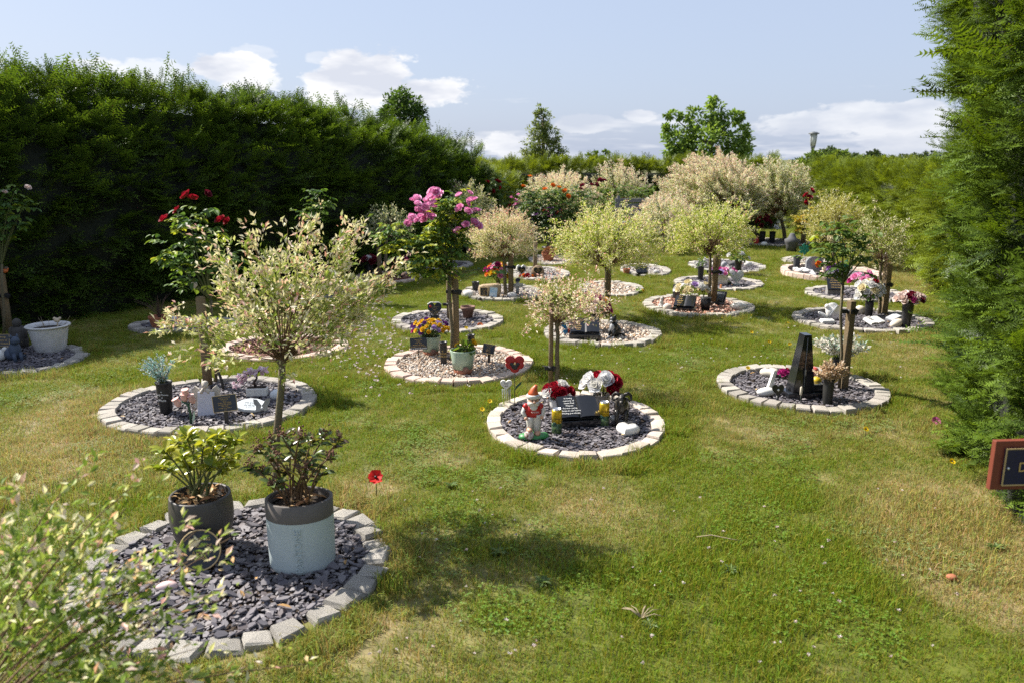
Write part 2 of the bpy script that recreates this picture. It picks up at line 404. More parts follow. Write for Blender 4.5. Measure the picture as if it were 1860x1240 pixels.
# ================================================================== lawn
HEDGE_L = [(-8.5, 3.6), (-7.05, 5.5), (-5.85, 7.2), (-4.8, 8.9), (-3.65, 10.6), (-2.45, 12.3), (-1.3, 14.2), (-.32, 15.8)]
HEDGE_R = [(2.15, 1.6), (2.28, 2.7), (2.30, 3.25), (2.44, 3.9), (2.70, 4.6), (3.2, 5.6), (3.9, 7.0)]
HEDGE_R2 = [(4.55, 7.3), (5.5, 10.0), (6.4, 12.9), (6.75, 16.0), (6.8, 20.2)]
def dry_nodes(nt):
    """patches of parched grass, by place on the ground"""
    N, L = nt.nodes, nt.links
    g = N.new('ShaderNodeNewGeometry'); pos = g.outputs['Position']
    sp = N.new('ShaderNodeSeparateXYZ'); L.new(pos, sp.inputs[0])
    cb = N.new('ShaderNodeCombineXYZ'); L.new(sp.outputs[0], cb.inputs[0]); L.new(sp.outputs[1], cb.inputs[1]); flat = cb.outputs[0]
    def math_(op, a, b=None, cl=False):
        n = N.new('ShaderNodeMath'); n.operation = op; n.use_clamp = cl
        for i, v in enumerate((a, b)):
            if v is None: continue
            if isinstance(v, (int, float)): n.inputs[i].default_value = v
            else: L.new(v, n.inputs[i])
        return n.outputs[0]
    n1 = N.new('ShaderNodeTexNoise'); n1.inputs['Scale'].default_value = 1.5; n1.inputs['Detail'].default_value = 6; n1.inputs['Roughness'].default_value = .68; L.new(flat, n1.inputs['Vector'])
    n2 = N.new('ShaderNodeTexNoise'); n2.inputs['Scale'].default_value = 7; n2.inputs['Detail'].default_value = 5; L.new(flat, n2.inputs['Vector'])
    d = math_('MULTIPLY', math_('SUBTRACT', n1.outputs[0], .47), 2.6)
    d = math_('ADD', d, math_('MULTIPLY', math_('SUBTRACT', n2.outputs[0], .5), 1.3))
    blobs = [((690, 893), .28, 1.0), ((60, 835), .75, .75), ((190, 780), .45, .6), ((640, 1000), .3, .3), ((1060, 900), .5, .45), ((1180, 1010), .45, .25), ((1560, 775), .9, .22), ((1660, 650), .9, .25), ((1800, 985), .55, 1.3), ((1710, 930), .5, .4),
             ((1850, 1080), .4, 1.0), ((1690, 520), .7, .9), ((1640, 490), 1.0, 1.1), ((1600, 600), .6, .5), ((720, 1130), .45, .35), ((1330, 790), .3, .4), ((1100, 700), .35, .2), ((900, 560), .5, .35), ((120, 735), .4, .7),
             ((1320, 930), .6, -.55), ((1150, 1120), .55, -.5), ((760, 890), .28, -.6), ((960, 850), .3, -.5), ((620, 730), .5, -.45), ((1040, 640), .7, -.4), ((760, 560), .9, -.35), ((1560, 1090), .6, -.4), ((1350, 640), .6, -.3), ((1480, 850), .4, -.3)]
    for (px, py), r, w in blobs:
        c = gp(px, py)
        vd = N.new('ShaderNodeVectorMath'); vd.operation = 'DISTANCE'; L.new(flat, vd.inputs[0]); vd.inputs[1].default_value = c
        f = math_('SUBTRACT', 1.0, math_('DIVIDE', vd.outputs['Value'], r * 1.5), True)
        d = math_('ADD', d, math_('MULTIPLY', f, w * 1.3))
    return math_('ADD', d, .15, True), n2.outputs[0], N, L
def lawn_mat(name, green, straw, attr, trans):
    m = bpy.data.materials.new(name); m.use_nodes = True; nt = m.node_tree
    dry, fine, N, L = dry_nodes(nt)
    b = N['Principled BSDF']; b.inputs['Roughness'].default_value = .6; b.inputs['Specular IOR Level'].default_value = .25
    mx = N.new('ShaderNodeMix'); mx.data_type = 'RGBA'; L.new(dry, mx.inputs[0])
    mx.inputs[6].default_value = (*green, 1); mx.inputs[7].default_value = (*straw, 1); c = mx.outputs[2]
    mm = N.new('ShaderNodeMix'); mm.data_type = 'RGBA'; mm.blend_type = 'MULTIPLY'; mm.inputs[0].default_value = 1; L.new(c, mm.inputs[6])
    if attr:
        a = N.new('ShaderNodeAttribute'); a.attribute_name = 'tint'; L.new(a.outputs['Color'], mm.inputs[7])
    else:
        mr = N.new('ShaderNodeMapRange'); mr.inputs[1].default_value = .3; mr.inputs[2].default_value = .7; mr.inputs[3].default_value = .55; mr.inputs[4].default_value = 1.3; L.new(fine, mr.inputs[0]); L.new(mr.outputs[0], mm.inputs[7])
    c = mm.outputs[2]; L.new(c, b.inputs['Base Color'])
    if trans:
        t = N.new('ShaderNodeBsdfTranslucent'); L.new(c, t.inputs[0]); ms = N.new('ShaderNodeMixShader'); ms.inputs[0].default_value = trans
        L.new(b.outputs[0], ms.inputs[1]); L.new(t.outputs[0], ms.inputs[2]); L.new(ms.outputs[0], N['Material Output'].inputs[0])
    return m
GRASSM = lawn_mat('grass blade', (.210, .262, .021), (.37, .335, .10), True, .42)
LAWNM = lawn_mat('lawn ground', (.095, .110, .018), (.22, .175, .085), False, 0)
me = bpy.data.meshes.new('ground'); 
me.from_pydata([(-600, -60, 0), (600, -60, 0), (600, 1200, 0), (-600, 1200, 0)], [], [(0, 1, 2, 3)]); me.materials.append(LAWNM)
tag(link('ground', me), kind='structure')

def grass_patch(n, R, hmin, hmax, lean, wid, straw=.12, seed=0):
    r = np.random.default_rng(seed)
    a = r.uniform(0, 2 * PI, n); rad = R * np.sqrt(r.uniform(0, 1, n))
    B = np.stack([rad * np.cos(a), rad * np.sin(a), np.full(n, -.003)], 1)
    h = r.uniform(hmin, hmax, n)[:, None]; la = r.uniform(0, 2 * PI, n); ln = (np.abs(r.normal(0, lean, n)) * h[:, 0])[:, None]
    D = np.stack([np.cos(la), np.sin(la), 0 * la], 1); ta = r.uniform(0, 2 * PI, n); S = np.stack([np.cos(ta), np.sin(ta), 0 * ta], 1) * (wid * r.uniform(.7, 1.3, n)[:, None] / 2)
    up = np.array([[0, 0, 1.0]])
    m = B + D * ln * .35 + up * h * .55; t = B + D * ln + up * h * np.clip(1 - .35 * (ln / h), .35, 1)
    V = np.stack([B - S, B + S, m - S * .8, m + S * .8, t], 1)
    F = np.array([(0, 1, 3), (0, 3, 2), (2, 3, 4)])[None] + (np.arange(n) * 5)[:, None, None]
    c = np.stack([r.uniform(.65, 1.25, n), r.uniform(.75, 1.2, n), r.uniform(.6, 1.3, n)], 1)
    st = r.uniform(0, 1, n) < straw; c[st] = np.array([1.55, 1.12, 1.9]) * r.uniform(.7, 1.1, (st.sum(), 1))
    C = np.repeat(c[:, None], 5, 1)
    return np_mesh('grass_patch', V.reshape(-1, 3), F.reshape(-1, 3), C.reshape(-1, 3), mat=GRASSM)
def clover_patch(n, R, seed):
    r = np.random.default_rng(seed); Vs = []
    a = r.uniform(0, 2 * PI, n); rad = R * np.sqrt(r.uniform(0, 1, n)); P = np.stack([rad * np.cos(a), rad * np.sin(a), r.uniform(.010, .028, n)], 1)
    P = np.repeat(P, 3, 0); a0 = np.repeat(r.uniform(0, 2 * PI, n), 3) + np.tile(np.arange(3) * 2.09, n)
    D = np.stack([np.cos(a0), np.sin(a0), r.uniform(-.25, .35, 3 * n)], 1); Nn = np.stack([r.normal(0, .25, 3 * n), r.normal(0, .25, 3 * n), np.ones(3 * n)], 1)
    c = np.stack([r.uniform(.55, .85, 3 * n), r.uniform(.75, 1.05, 3 * n), r.uniform(.8, 1.5, 3 * n)], 1)
    V, F, C = leaves(P.astype(np.float32), D, Nn.astype(np.float32), r.uniform(.006, .011, 3 * n), r.uniform(.006, .010, 3 * n), c)
    return np_mesh('clover_patch', V, F, C, mat=GRASSM)
def scatter(name, label, protos, P, idx, rot, scl, parent=None, extra=None):
    me = bpy.data.meshes.new(name); me.vertices.add(len(P)); me.vertices.foreach_set('co', np.asarray(P, np.float32).ravel())
    vec = np.ndim(rot) == 2
    for nm, ty, dat in [('idx', 'INT', idx), ('rot', 'FLOAT_VECTOR' if vec else 'FLOAT', rot), ('scl', 'FLOAT', scl)] + [(k_, 'FLOAT', v_) for k_, v_ in (extra or {}).items()]:
        at = me.attributes.new(nm, ty, 'POINT'); at.data.foreach_set('vector' if ty == 'FLOAT_VECTOR' else 'value', np.ascontiguousarray(np.asarray(dat, np.int32 if ty == 'INT' else np.float32)).ravel())
    o = link(name, me, parent); tag(o, label, None if parent else 'grass', kind='stuff')
    ng = bpy.data.node_groups.new(name, 'GeometryNodeTree')
    ng.interface.new_socket('Geometry', in_out='INPUT', socket_type='NodeSocketGeometry'); ng.interface.new_socket('Geometry', in_out='OUTPUT', socket_type='NodeSocketGeometry')
    N, L = ng.nodes, ng.links; gi = N.new('NodeGroupInput'); go = N.new('NodeGroupOutput')
    inst = N.new('GeometryNodeInstanceOnPoints'); join = N.new('GeometryNodeJoinGeometry')
    for p in reversed(protos):
        ob = bpy.data.objects.new(p.name, p)
        oi = N.new('GeometryNodeObjectInfo'); oi.inputs['Object'].default_value = ob; oi.inputs['As Instance'].default_value = True
        L.new(oi.outputs['Geometry'], join.inputs[0])
    def at(nm, ty):
        a = N.new('GeometryNodeInputNamedAttribute'); a.data_type = ty; a.inputs['Name'].default_value = nm; return a.outputs[0]
    L.new(gi.outputs[0], inst.inputs['Points']); L.new(join.outputs[0], inst.inputs['Instance']); inst.inputs['Pick Instance'].default_value = True
    L.new(at('idx', 'INT'), inst.inputs['Instance Index'])
    if vec: L.new(at('rot', 'FLOAT_VECTOR'), inst.inputs['Rotation'])
    else: cx = N.new('ShaderNodeCombineXYZ'); L.new(at('rot', 'FLOAT'), cx.inputs[2]); L.new(cx.outputs[0], inst.inputs['Rotation'])
    L.new(at('scl', 'FLOAT'), inst.inputs['Scale'])
    L.new(inst.outputs[0], go.inputs[0])
    md = o.modifiers.new('scatter', 'NODES'); md.node_group = ng
    return o
def side(path, x, y):
    """distance of a point to the garden side of a hedge foot (positive = on the lawn), path runs away from the camera"""
    best = 9e9
    for (ax, ay), (bx, by) in zip(path[:-1], path[1:]):
        dx, dy = bx - ax, by - ay; L_ = math.hypot(dx, dy); t = max(0, min(1, ((x - ax) * dx + (y - ay) * dy) / L_ ** 2))
        qx, qy = ax + dx * t, ay + dy * t; dd = math.hypot(x - qx, y - qy)
        if dd < abs(best): best = dd if (dx * (y - ay) - dy * (x - ax)) > 0 else -dd
    return best
def on_lawn(x, y):
    if side(HEDGE_L, x, y) > .3: return False          # left hedge: lawn lies to its right
    if y < 7.2 and side(HEDGE_R, x, y) < -.4: return False
    if y >= 7.0 and side(HEDGE_R2, x, y) < -.25: return False
    return y < 20.2
gr = np.random.default_rng(5)
protos = [grass_patch(560, .17, .012, .034, .75, .0028, .10, s) for s in range(4)] + [grass_patch(560, .17, .022, .060, .6, .0034, .08, 10 + s) for s in range(2)] + [clover_patch(110, .15, 3), clover_patch(70, .15, 4)] + [grass_patch(62, .05, .014, .045, .7, .0031, .12, 20 + s) for s in range(3)] + [grass_patch(110, .07, .04, .115, .55, .0036, .1, 31)]
from mathutils import noise as mn
P, I, R_, S_ = [], [], [], []
y = 1.2
while y < 20.2:
    st = .155 if y < 7 else (.2 if y < 12 else .26)
    hw = y * .70 + 1.4
    x = -hw
    while x < hw:
        qx, qy = x + gr.uniform(-.5, .5) * st, y + gr.uniform(-.5, .5) * st
        if on_lawn(qx, qy) and not in_bed(qx, qy, .03):
            lush = mn.noise(Vector((qx * .8, qy * .8, 3.1))) + .6 * mn.noise(Vector((qx * 2.6, qy * 2.6, 9.0)))
            edge = in_bed(qx, qy, .19)
            if edge:
                for _ in range(13):
                    ex, ey = qx + gr.uniform(-.13, .13), qy + gr.uniform(-.13, .13)
                    if not in_bed(ex, ey, .018): P.append((ex, ey, 0)); I.append(8 + int(gr.integers(0, 3))); R_.append(gr.uniform(0, 6.28)); S_.append(gr.uniform(.8, 1.25))
                if gr.uniform() < .45 and not in_bed(qx, qy, .08): P.append((qx, qy, 0)); I.append(11); R_.append(gr.uniform(0, 6.28)); S_.append(gr.uniform(.5, .95))
            else:
                k = int(gr.integers(0, 4)) if lush < .25 else 4 + int(gr.integers(0, 2))
                P.append((qx, qy, 0)); I.append(k); R_.append(gr.uniform(0, 6.28)); S_.append(gr.uniform(.8, 1.2) * (1.0 if y < 12 else 1.35))
                cl = mn.noise(Vector((qx * 1.1 + 7, qy * 1.1, 1.0)))
                if cl > .10 and gr.uniform() < .35: P.append((qx + .05, qy, 0)); I.append(6 + int(gr.integers(0, 2))); R_.append(gr.uniform(0, 6.28)); S_.append(gr.uniform(.8, 1.3))
                if gr.uniform() < (.05 if lush < .2 else .16): P.append((qx, qy, 0)); I.append(11); R_.append(gr.uniform(0, 6.28)); S_.append(gr.uniform(.45, .85))
        x += st
    y += st
for k_, (c, rx, ry) in BP.items():                                    # longer blades against the kerbs, where the mower does not reach
    for _ in range(int((rx + ry) * (260 if c.y < 7.5 else 120))):
        a = gr.uniform(0, 2 * PI); e = .012 + abs(gr.normal(0, .09)); ex, ey = c.x + (rx + e) * math.cos(a), c.y + (ry + e) * math.sin(a)
        if on_lawn(ex, ey) and not in_bed(ex, ey, .008): P.append((ex, ey, 0)); I.append(11 if gr.uniform() < .10 else 8 + int(gr.integers(0, 3))); R_.append(gr.uniform(0, 6.28)); S_.append(gr.uniform(.55, 1.15))
scatter('lawn_grass', 'short sunlit lawn grass with clover and straw coloured patches', protos, P, I, R_, S_)

# ================================================================== hedges
def spray_tpl(seed, n_side=6, sp=.06, side=.42, nl=.115, nw=.022, curl=.25):
    """a yew twig lying along +x with flat rows of needles; unit length. returns verts, tris, tip weight"""
    r = random.Random(seed); V, F, T = [], [], []
    def twig(p0, ang, ln, t0):
        k = max(2, int(ln / sp)); d0 = math.cos(ang), math.sin(ang)
        for i in range(k + 1):
            s = i / k; q = Vector((p0[0] + d0[0] * ln * s, p0[1] + d0[1] * ln * s, p0[2] - curl * (p0[0] + d0[0] * ln * s) ** 2 * .5 + .10 * s))
            for sg in (-1, 1):
                a = ang + sg * math.radians(r.uniform(48, 72)); l = nl * r.uniform(.75, 1.1) * (1 - .35 * s)
                dx, dy = math.cos(a), math.sin(a); up = r.uniform(-.25, .45)
                px, py = -dy * nw / 2, dx * nw / 2; o = len(V)
                V.extend([(q.x - px, q.y - py, q.z), (q.x + px, q.y + py, q.z), (q.x + dx * l, q.y + dy * l, q.z + up * l)]); F.append((o, o + 1, o + 2)); T.extend([t0 + .4 * s] * 3)
        return
    twig((0, 0, 0), 0, 1.0, .3)
    for i in range(n_side):
        s = .12 + .75 * i / n_side; sg = 1 if i % 2 else -1
        twig((s, 0, .10 * s), sg * math.radians(r.uniform(32, 55)), side * r.uniform(.6, 1.1) * (1 - .4 * s), .35)
    k = len(V); nb = 5
    for i in range(nb):                                               # the twig itself
        s0, s1 = i / nb, (i + 1) / nb
        z0, z1 = -curl * s0 ** 2 * .5 + .1 * s0, -curl * s1 ** 2 * .5 + .1 * s1; o = len(V)
        V.extend([(s0, -.008, z0), (s0, .008, z0), (s1, 0, z1)]); F.append((o, o + 1, o + 2)); T.extend([-1] * 3)
    return np.array(V, np.float32), np.array(F), np.array(T, np.float32)
def needle_mat(name, c_old, c_new):
    """yew needle: darker old growth to fresh tips, a little different on every twig"""
    m = bpy.data.materials.new(name); m.use_nodes = True; nt = m.node_tree; N, L = nt.nodes, nt.links
    b = N['Principled BSDF']; b.inputs['Roughness'].default_value = .5; b.inputs['Specular IOR Level'].default_value = .3
    a = N.new('ShaderNodeAttribute'); a.attribute_name = 'tint'; sp = N.new('ShaderNodeSeparateColor'); L.new(a.outputs['Color'], sp.inputs[0])
    def inst(nm):
        n = N.new('ShaderNodeAttribute'); n.attribute_type = 'INSTANCER'; n.attribute_name = nm; return n.outputs['Fac']
    ad = N.new('ShaderNodeMath'); ad.operation = 'ADD'; ad.use_clamp = True; L.new(sp.outputs[0], ad.inputs[0]); L.new(inst('imix'), ad.inputs[1])
    mx = N.new('ShaderNodeMix'); mx.data_type = 'RGBA'; L.new(ad.outputs[0], mx.inputs[0]); mx.inputs[6].default_value = (*c_old, 1); mx.inputs[7].default_value = (*c_new, 1)
    tw = N.new('ShaderNodeMix'); tw.data_type = 'RGBA'; L.new(sp.outputs[1], tw.inputs[0]); L.new(mx.outputs[2], tw.inputs[6]); tw.inputs[7].default_value = (.09, .06, .03, 1)
    hs = N.new('ShaderNodeHueSaturation'); L.new(tw.outputs[2], hs.inputs['Color']); L.new(inst('ival'), hs.inputs['Value'])
    L.new(hs.outputs[0], b.inputs['Base Color'])
    t = N.new('ShaderNodeBsdfTranslucent'); ms = N.new('ShaderNodeMixShader'); ms.inputs[0].default_value = .36
    wm = N.new('ShaderNodeMix'); wm.data_type = 'RGBA'; wm.blend_type = 'MULTIPLY'; wm.inputs[0].default_value = 1; L.new(hs.outputs[0], wm.inputs[6]); wm.inputs[7].default_value = (1.3, 1.2, .5, 1); L.new(wm.outputs[2], t.inputs[0])
    L.new(b.outputs[0], ms.inputs[1]); L.new(t.outputs[0], ms.inputs[2]); L.new(ms.outputs[0], N['Material Output'].inputs[0])
    return m
def spray_meshes(tpls, mat):
    out = []
    for tv, tf, tt in tpls:
        C = np.stack([np.clip(tt, 0, 1) * .9, (tt < 0) * 1.0, 0 * tt], 1); out.append(np_mesh('yew_twig', tv, tf, C, mat=mat))
    return out
def set_sprays(name, P, D, Nn, S, meshes, parent):
    n = len(P); eul = np.zeros((n, 3), np.float32)
    for i in range(n):
        x = D[i].normalized(); y = Nn[i].cross(x); y = y.normalized() if y.length > 1e-6 else x.orthogonal().normalized(); z = x.cross(y)
        eul[i] = Matrix((x, y, z)).transposed().to_euler()
    o = scatter(name, None, meshes, P, rng.integers(0, len(meshes), n), eul, S, parent, {'imix': rng.normal(-.02, .2, n), 'ival': rng.uniform(.7, 1.25, n)})
    return o
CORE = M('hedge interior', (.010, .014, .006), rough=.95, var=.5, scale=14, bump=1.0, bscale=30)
def hedge(name, label, path, hts, prof, density, size, tpls, sgn, leaders=0, sideways=0, clump=4, flat=.5, deep=.75, amp=.10, group=None, ycull=None, lead=(.26, .46)):
    """prof: cross-section as (offset behind the face, height share); sgn: +1 face looks to +x side of the run"""
    path = [Vector((x, y, 0)) for x, y in path]; seg = [(path[i + 1] - path[i]).length for i in range(len(path) - 1)]; tot = sum(seg)
    def at(s):
        s = max(0, min(tot, s)); a = 0
        for i, l in enumerate(seg):
            if s <= a + l or i == len(seg) - 1:
                t = (s - a) / l; d = (path[i + 1] - path[i]) / l
                return path[i].lerp(path[i + 1], t), d, hts[i] * (1 - t) + hts[i + 1] * t
            a += l
    root = thing(name, label, 'hedge', path[0], 0, group); o0 = path[0]
    # dense twiggy interior
    mb = MB(); n = max(8, int(tot / .3)); k = len(prof); vs = []
    for i in range(n + 1):
        p, d, h = at(tot * i / n); nrm = Vector((d.y, -d.x, 0)) * sgn
        for j, (off, hz) in enumerate(prof):
            q = p - nrm * off + Vector((0, 0, hz * h))
            inset = .15 if hz > .02 else .06
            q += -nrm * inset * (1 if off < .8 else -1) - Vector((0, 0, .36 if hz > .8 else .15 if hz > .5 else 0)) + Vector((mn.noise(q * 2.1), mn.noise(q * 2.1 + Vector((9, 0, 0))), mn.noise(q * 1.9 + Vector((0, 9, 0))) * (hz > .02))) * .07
            vs.append(q - o0)
    fs = [(i * k + j, (i + 1) * k + j, (i + 1) * k + j + 1, i * k + j + 1) for i in range(n) for j in range(k - 1)] + [tuple(range(k)), tuple(n * k + j for j in reversed(range(k)))]
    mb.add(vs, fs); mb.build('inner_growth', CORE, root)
    # leafy surface
    pl = [0.0]
    for a, b in zip(prof[:-1], prof[1:]): pl.append(pl[-1] + math.hypot(b[0] - a[0], (b[1] - a[1]) * sum(hts) / len(hts)))
    N_ = int(tot * pl[-1] * density); P, D, Nn, S = [], [], [], []
    for _ in range(int(N_ / clump)):
        s, u = random.uniform(0, tot), random.uniform(0, pl[-1])
        j = max(i for i in range(len(pl) - 1) if pl[i] <= u); t = (u - pl[j]) / (pl[j + 1] - pl[j])
        p, d, h = at(s); nrm = Vector((d.y, -d.x, 0)) * sgn
        if ycull and p.y > ycull and j > 2: continue
        off = prof[j][0] * (1 - t) + prof[j + 1][0] * t; hz = prof[j][1] * (1 - t) + prof[j + 1][1] * t
        sn = (nrm * ((prof[j + 1][1] - prof[j][1]) * h) + Vector((0, 0, prof[j + 1][0] - prof[j][0])))
        sn = sn.normalized() if sn.length > 1e-6 else nrm
        q = p - nrm * off + Vector((0, 0, hz * h)); w = mn.noise(q * 1.3) * amp + mn.noise(q * (5.0 if deep < 1 else 3.6)) * amp * deep
        q = q + sn * (w - random.expovariate(1 / .05) - size * .45); ax = sn * .8 + Vector((0, 0, .28 - .26 * flat)) + d * random.gauss(0, .3) + Vector((0, 0, random.gauss(0, .25))); big = random.uniform(.75, 1.2)
        for _k in range(clump):                                       # one branch end: several twigs fanning out from it
            dd = ax + d * random.gauss(0, .42) + Vector((random.gauss(0, .12), random.gauss(0, .12), random.gauss(0, .45 - .22 * flat)))
            P.append(q - o0 + Vector((random.gauss(0, .025), random.gauss(0, .025), random.gauss(0, .025)))); D.append(dd); S.append(size * big * random.uniform(.7, 1.2))
            Nn.append(Vector((0, 0, 1)) + sn * random.uniform(-.1, .7 - .4 * flat) + Vector((random.gauss(0, .3), random.gauss(0, .3), 0)))
    for _ in range(leaders):
        s = random.uniform(0, tot); p, d, h = at(s); nrm = Vector((d.y, -d.x, 0)) * sgn
        jj = [i for i in range(len(prof) - 1) if prof[i][1] > .8] or [1]; j = random.choice(jj); t = random.random()
        off = prof[j][0] * (1 - t) + prof[j + 1][0] * t; hz = prof[j][1] * (1 - t) + prof[j + 1][1] * t
        q = p - nrm * off + Vector((0, 0, hz * h)); q = q + Vector((0, 0, mn.noise(q * 1.3) * amp))
        P.append(q - o0); D.append(Vector((random.gauss(0, .4), random.gauss(0, .4), 1)) + nrm * random.uniform(-.2, .6)); S.append(random.uniform(*lead)); Nn.append(nrm + Vector((random.gauss(0, .6), random.gauss(0, .6), .2)))
    for _ in range(sideways):
        s, u = random.uniform(0, tot), random.uniform(0, pl[-1] * .8); j = max(i for i in range(len(pl) - 1) if pl[i] <= u); t = (u - pl[j]) / (pl[j + 1] - pl[j])
        p, d, h = at(s); nrm = Vector((d.y, -d.x, 0)) * sgn
        q = p - nrm * (prof[j][0] * (1 - t) + prof[j + 1][0] * t) + Vector((0, 0, (prof[j][1] * (1 - t) + prof[j + 1][1] * t) * h))
        P.append(q - o0 + nrm * mn.noise(q * 1.3) * amp); D.append(nrm + d * random.gauss(0, .6) + Vector((0, 0, random.uniform(-.1, .55)))); S.append(random.uniform(.24, .42)); Nn.append(Vector((random.gauss(0, .4), random.gauss(0, .4), 1)))
    set_sprays('foliage', P, D, Nn, S, tpls, root)
    return root
TP_FAR = [spray_tpl(s, 6, .085, .5, .15, .042) for s in range(5)]
TP_NEAR = [spray_tpl(s + 20, 6, .055, .42, .14, .036) for s in range(6)]
SH_DARK = spray_meshes(TP_FAR, needle_mat('dark yew', (.022, .048, .009), (.13, .22, .024)))
SH_NEAR = spray_meshes(TP_NEAR, needle_mat('bright yew', (.017, .041, .006), (.165, .26, .022)))
SH_LIME = spray_meshes(TP_FAR, needle_mat('yellow green yew', (.080, .112, .012), (.25, .325, .026)))
HG = 'clipped yew hedges'
hedge('yew_hedge', 'tall dark shaggy yew hedge along the shaded side, its top sunlit', HEDGE_L, [2.82, 2.82, 2.80, 2.76, 2.68, 2.56, 2.30, 1.9],
      [(.0, .0), (-.10, .3), (-.02, .54), (.22, .74), (.55, .89), (.92, 1.0), (1.5, .96), (1.8, .0)], 270, .29, SH_DARK, 1, leaders=95, amp=.16, flat=1.0, group=HG)
hedge('yew_hedge', 'tallest bright green yew hedge, close up behind the red framed sign', HEDGE_R, [3.5, 3.5, 3.45, 3.4, 3.35, 3.3, 3.25],
      [(.08, .0), (.02, .10), (.02, .4), (-.10, .7), (-.30, .92), (-.14, 1.0), (.6, 1.02)], 440, .20, SH_NEAR, -1, leaders=60, sideways=50, clump=8, amp=.15, deep=1.6, flat=.2, group=HG)
hedge('yew_hedge', 'lower yellow green yew hedge running back beside the sunlit beds', HEDGE_R2, [1.66, 1.62, 1.62, 1.60, 1.58],
      [(.05, .0), (-.08, .25), (-.02, .75), (.15, .95), (.5, 1.0), (1.0, .97), (1.2, .3)], 210, .28, SH_LIME, -1, leaders=90, amp=.14, group=HG, lead=(.16, .26))
hedge('yew_hedge', 'clipped yew hedge closing the far end of the garden', [(-1.6, 20.6), (2.0, 20.9), (6.9, 20.9)], [1.72, 1.73, 1.73],
      [(.0, .0), (-.05, .3), (.0, .8), (.12, .97), (.4, 1.0), (.9, .9)], 190, .30, SH_LIME, 1, leaders=8, amp=.1, group=HG, lead=(.15, .25))
hedge('yew_hedge', 'short lit stretch of yew hedge beyond the end of the tall dark hedge', [(-1.2, 16.6), (-.3, 17.6), (.35, 19.2)], [1.75, 1.65, 1.35],
      [(.0, .0), (-.08, .35), (.0, .75), (.2, .95), (.5, 1.0), (1.0, .9)], 200, .27, SH_LIME, 1, leaders=40, amp=.1, group=HG, lead=(.15, .25))
hedge('yew_hedge', 'end face of the tall dark hedge where it turns away', [(-.36, 15.8), (-.95, 16.4), (-2.0, 16.7)], [1.85, 2.0, 2.1],
      [(.0, .0), (-.08, .35), (.0, .7), (.2, .92), (.5, 1.0)], 260, .25, SH_DARK, 1, leaders=20, amp=.12, group=HG)
hedge('yew_hedge', 'rounded end of the tall bright hedge facing the far beds', [(3.9, 7.0), (4.45, 7.3), (5.4, 7.2)], [3.25, 3.2, 3.2],
      [(.22, .0), (.12, .15), (.02, .45), (-.12, .75), (-.32, .93), (.0, 1.0)], 420, .20, SH_NEAR, -1, leaders=30, sideways=60, clump=8, amp=.14, deep=1.4, flat=.2, group=HG)
# ================================================================== bed surfaces and kerbs
SLATEM = M('slate chips', (.13, .12, .14), rough=.62, var=.22, scale=40, attr=True, spec=.35)
PEAM = M('pebbles', (.4, .3, .2), rough=.75, var=.15, scale=60, attr=True)
GRANITE = M('grey granite setts', (.43, .41, .375), rough=.88, var=.38, scale=60, bump=.9, bscale=75, rnd=.22, col2=(.36, .33, .28))
PALE = M('pale setts', (.50, .47, .42), rough=.85, var=.16, scale=30, bump=.5, bscale=60, rnd=.20, hue=.015, col2=(.50, .39, .28))
PAVER = M('grey paving blocks', (.36, .34, .31), rough=.88, var=.16, scale=38, bump=.5, bscale=80, rnd=.24, hue=.012, col2=(.34, .30, .24))
BRICK = M('pinkish paving blocks', (.56, .40, .32), rough=.88, var=.16, scale=38, bump=.5, bscale=80, rnd=.12, hue=.015, col2=(.50, .44, .38))
DEADL = M('dead leaves', (.42, .22, .07), rough=.7, var=0, attr=True, trans=.25)
def sett_mesh(name, mat, seed, jit, cham):
    """a block of unit size, hand-cut: chamfered top with uneven edges"""
    r = random.Random(seed); v = []
    def j(a): return r.uniform(-a, a)
    c = [(-.5, -.5), (.5, -.5), (.5, .5), (-.5, .5)]
    c = [(x + j(jit), y + j(jit)) for x, y in c]
    for x, y in c: v.append((x * 1.0, y * 1.0, -.5))
    for x, y in c: v.append((x + j(jit * .4), y + j(jit * .4), .5 - cham * 1.6 + j(jit * .5)))
    for x, y in c: v.append((x * (1 - 2 * cham), y * (1 - 2 * cham), .5 + j(jit * .6)))
    v.append((j(.1), j(.1), .5 + r.uniform(0, jit * .9)))
    f = []
    for i in range(4):
        k = (i + 1) % 4
        f += [(i, k, k + 4, i + 4), (i + 4, k + 4, k + 8, i + 8), (i + 8, k + 8, 12)]
    f.append((3, 2, 1, 0))
    me = bpy.data.meshes.new(name); me.from_pydata(v, [], f); me.materials.append(mat); me.update(); return me
KERBS = {'granite': (GRANITE, .125, .115, .12, .07), 'pale': (PALE, .120, .094, .05, .05), 'paver': (PAVER, .105, .112, .025, .045), 'brick': (BRICK, .105, .110, .025, .045)}
SETTS = {k: [sett_mesh('kerb_stone', v[0], 40 + i * 7 + len(k), v[3], v[4]) for i in range(8)] for k, v in KERBS.items()}

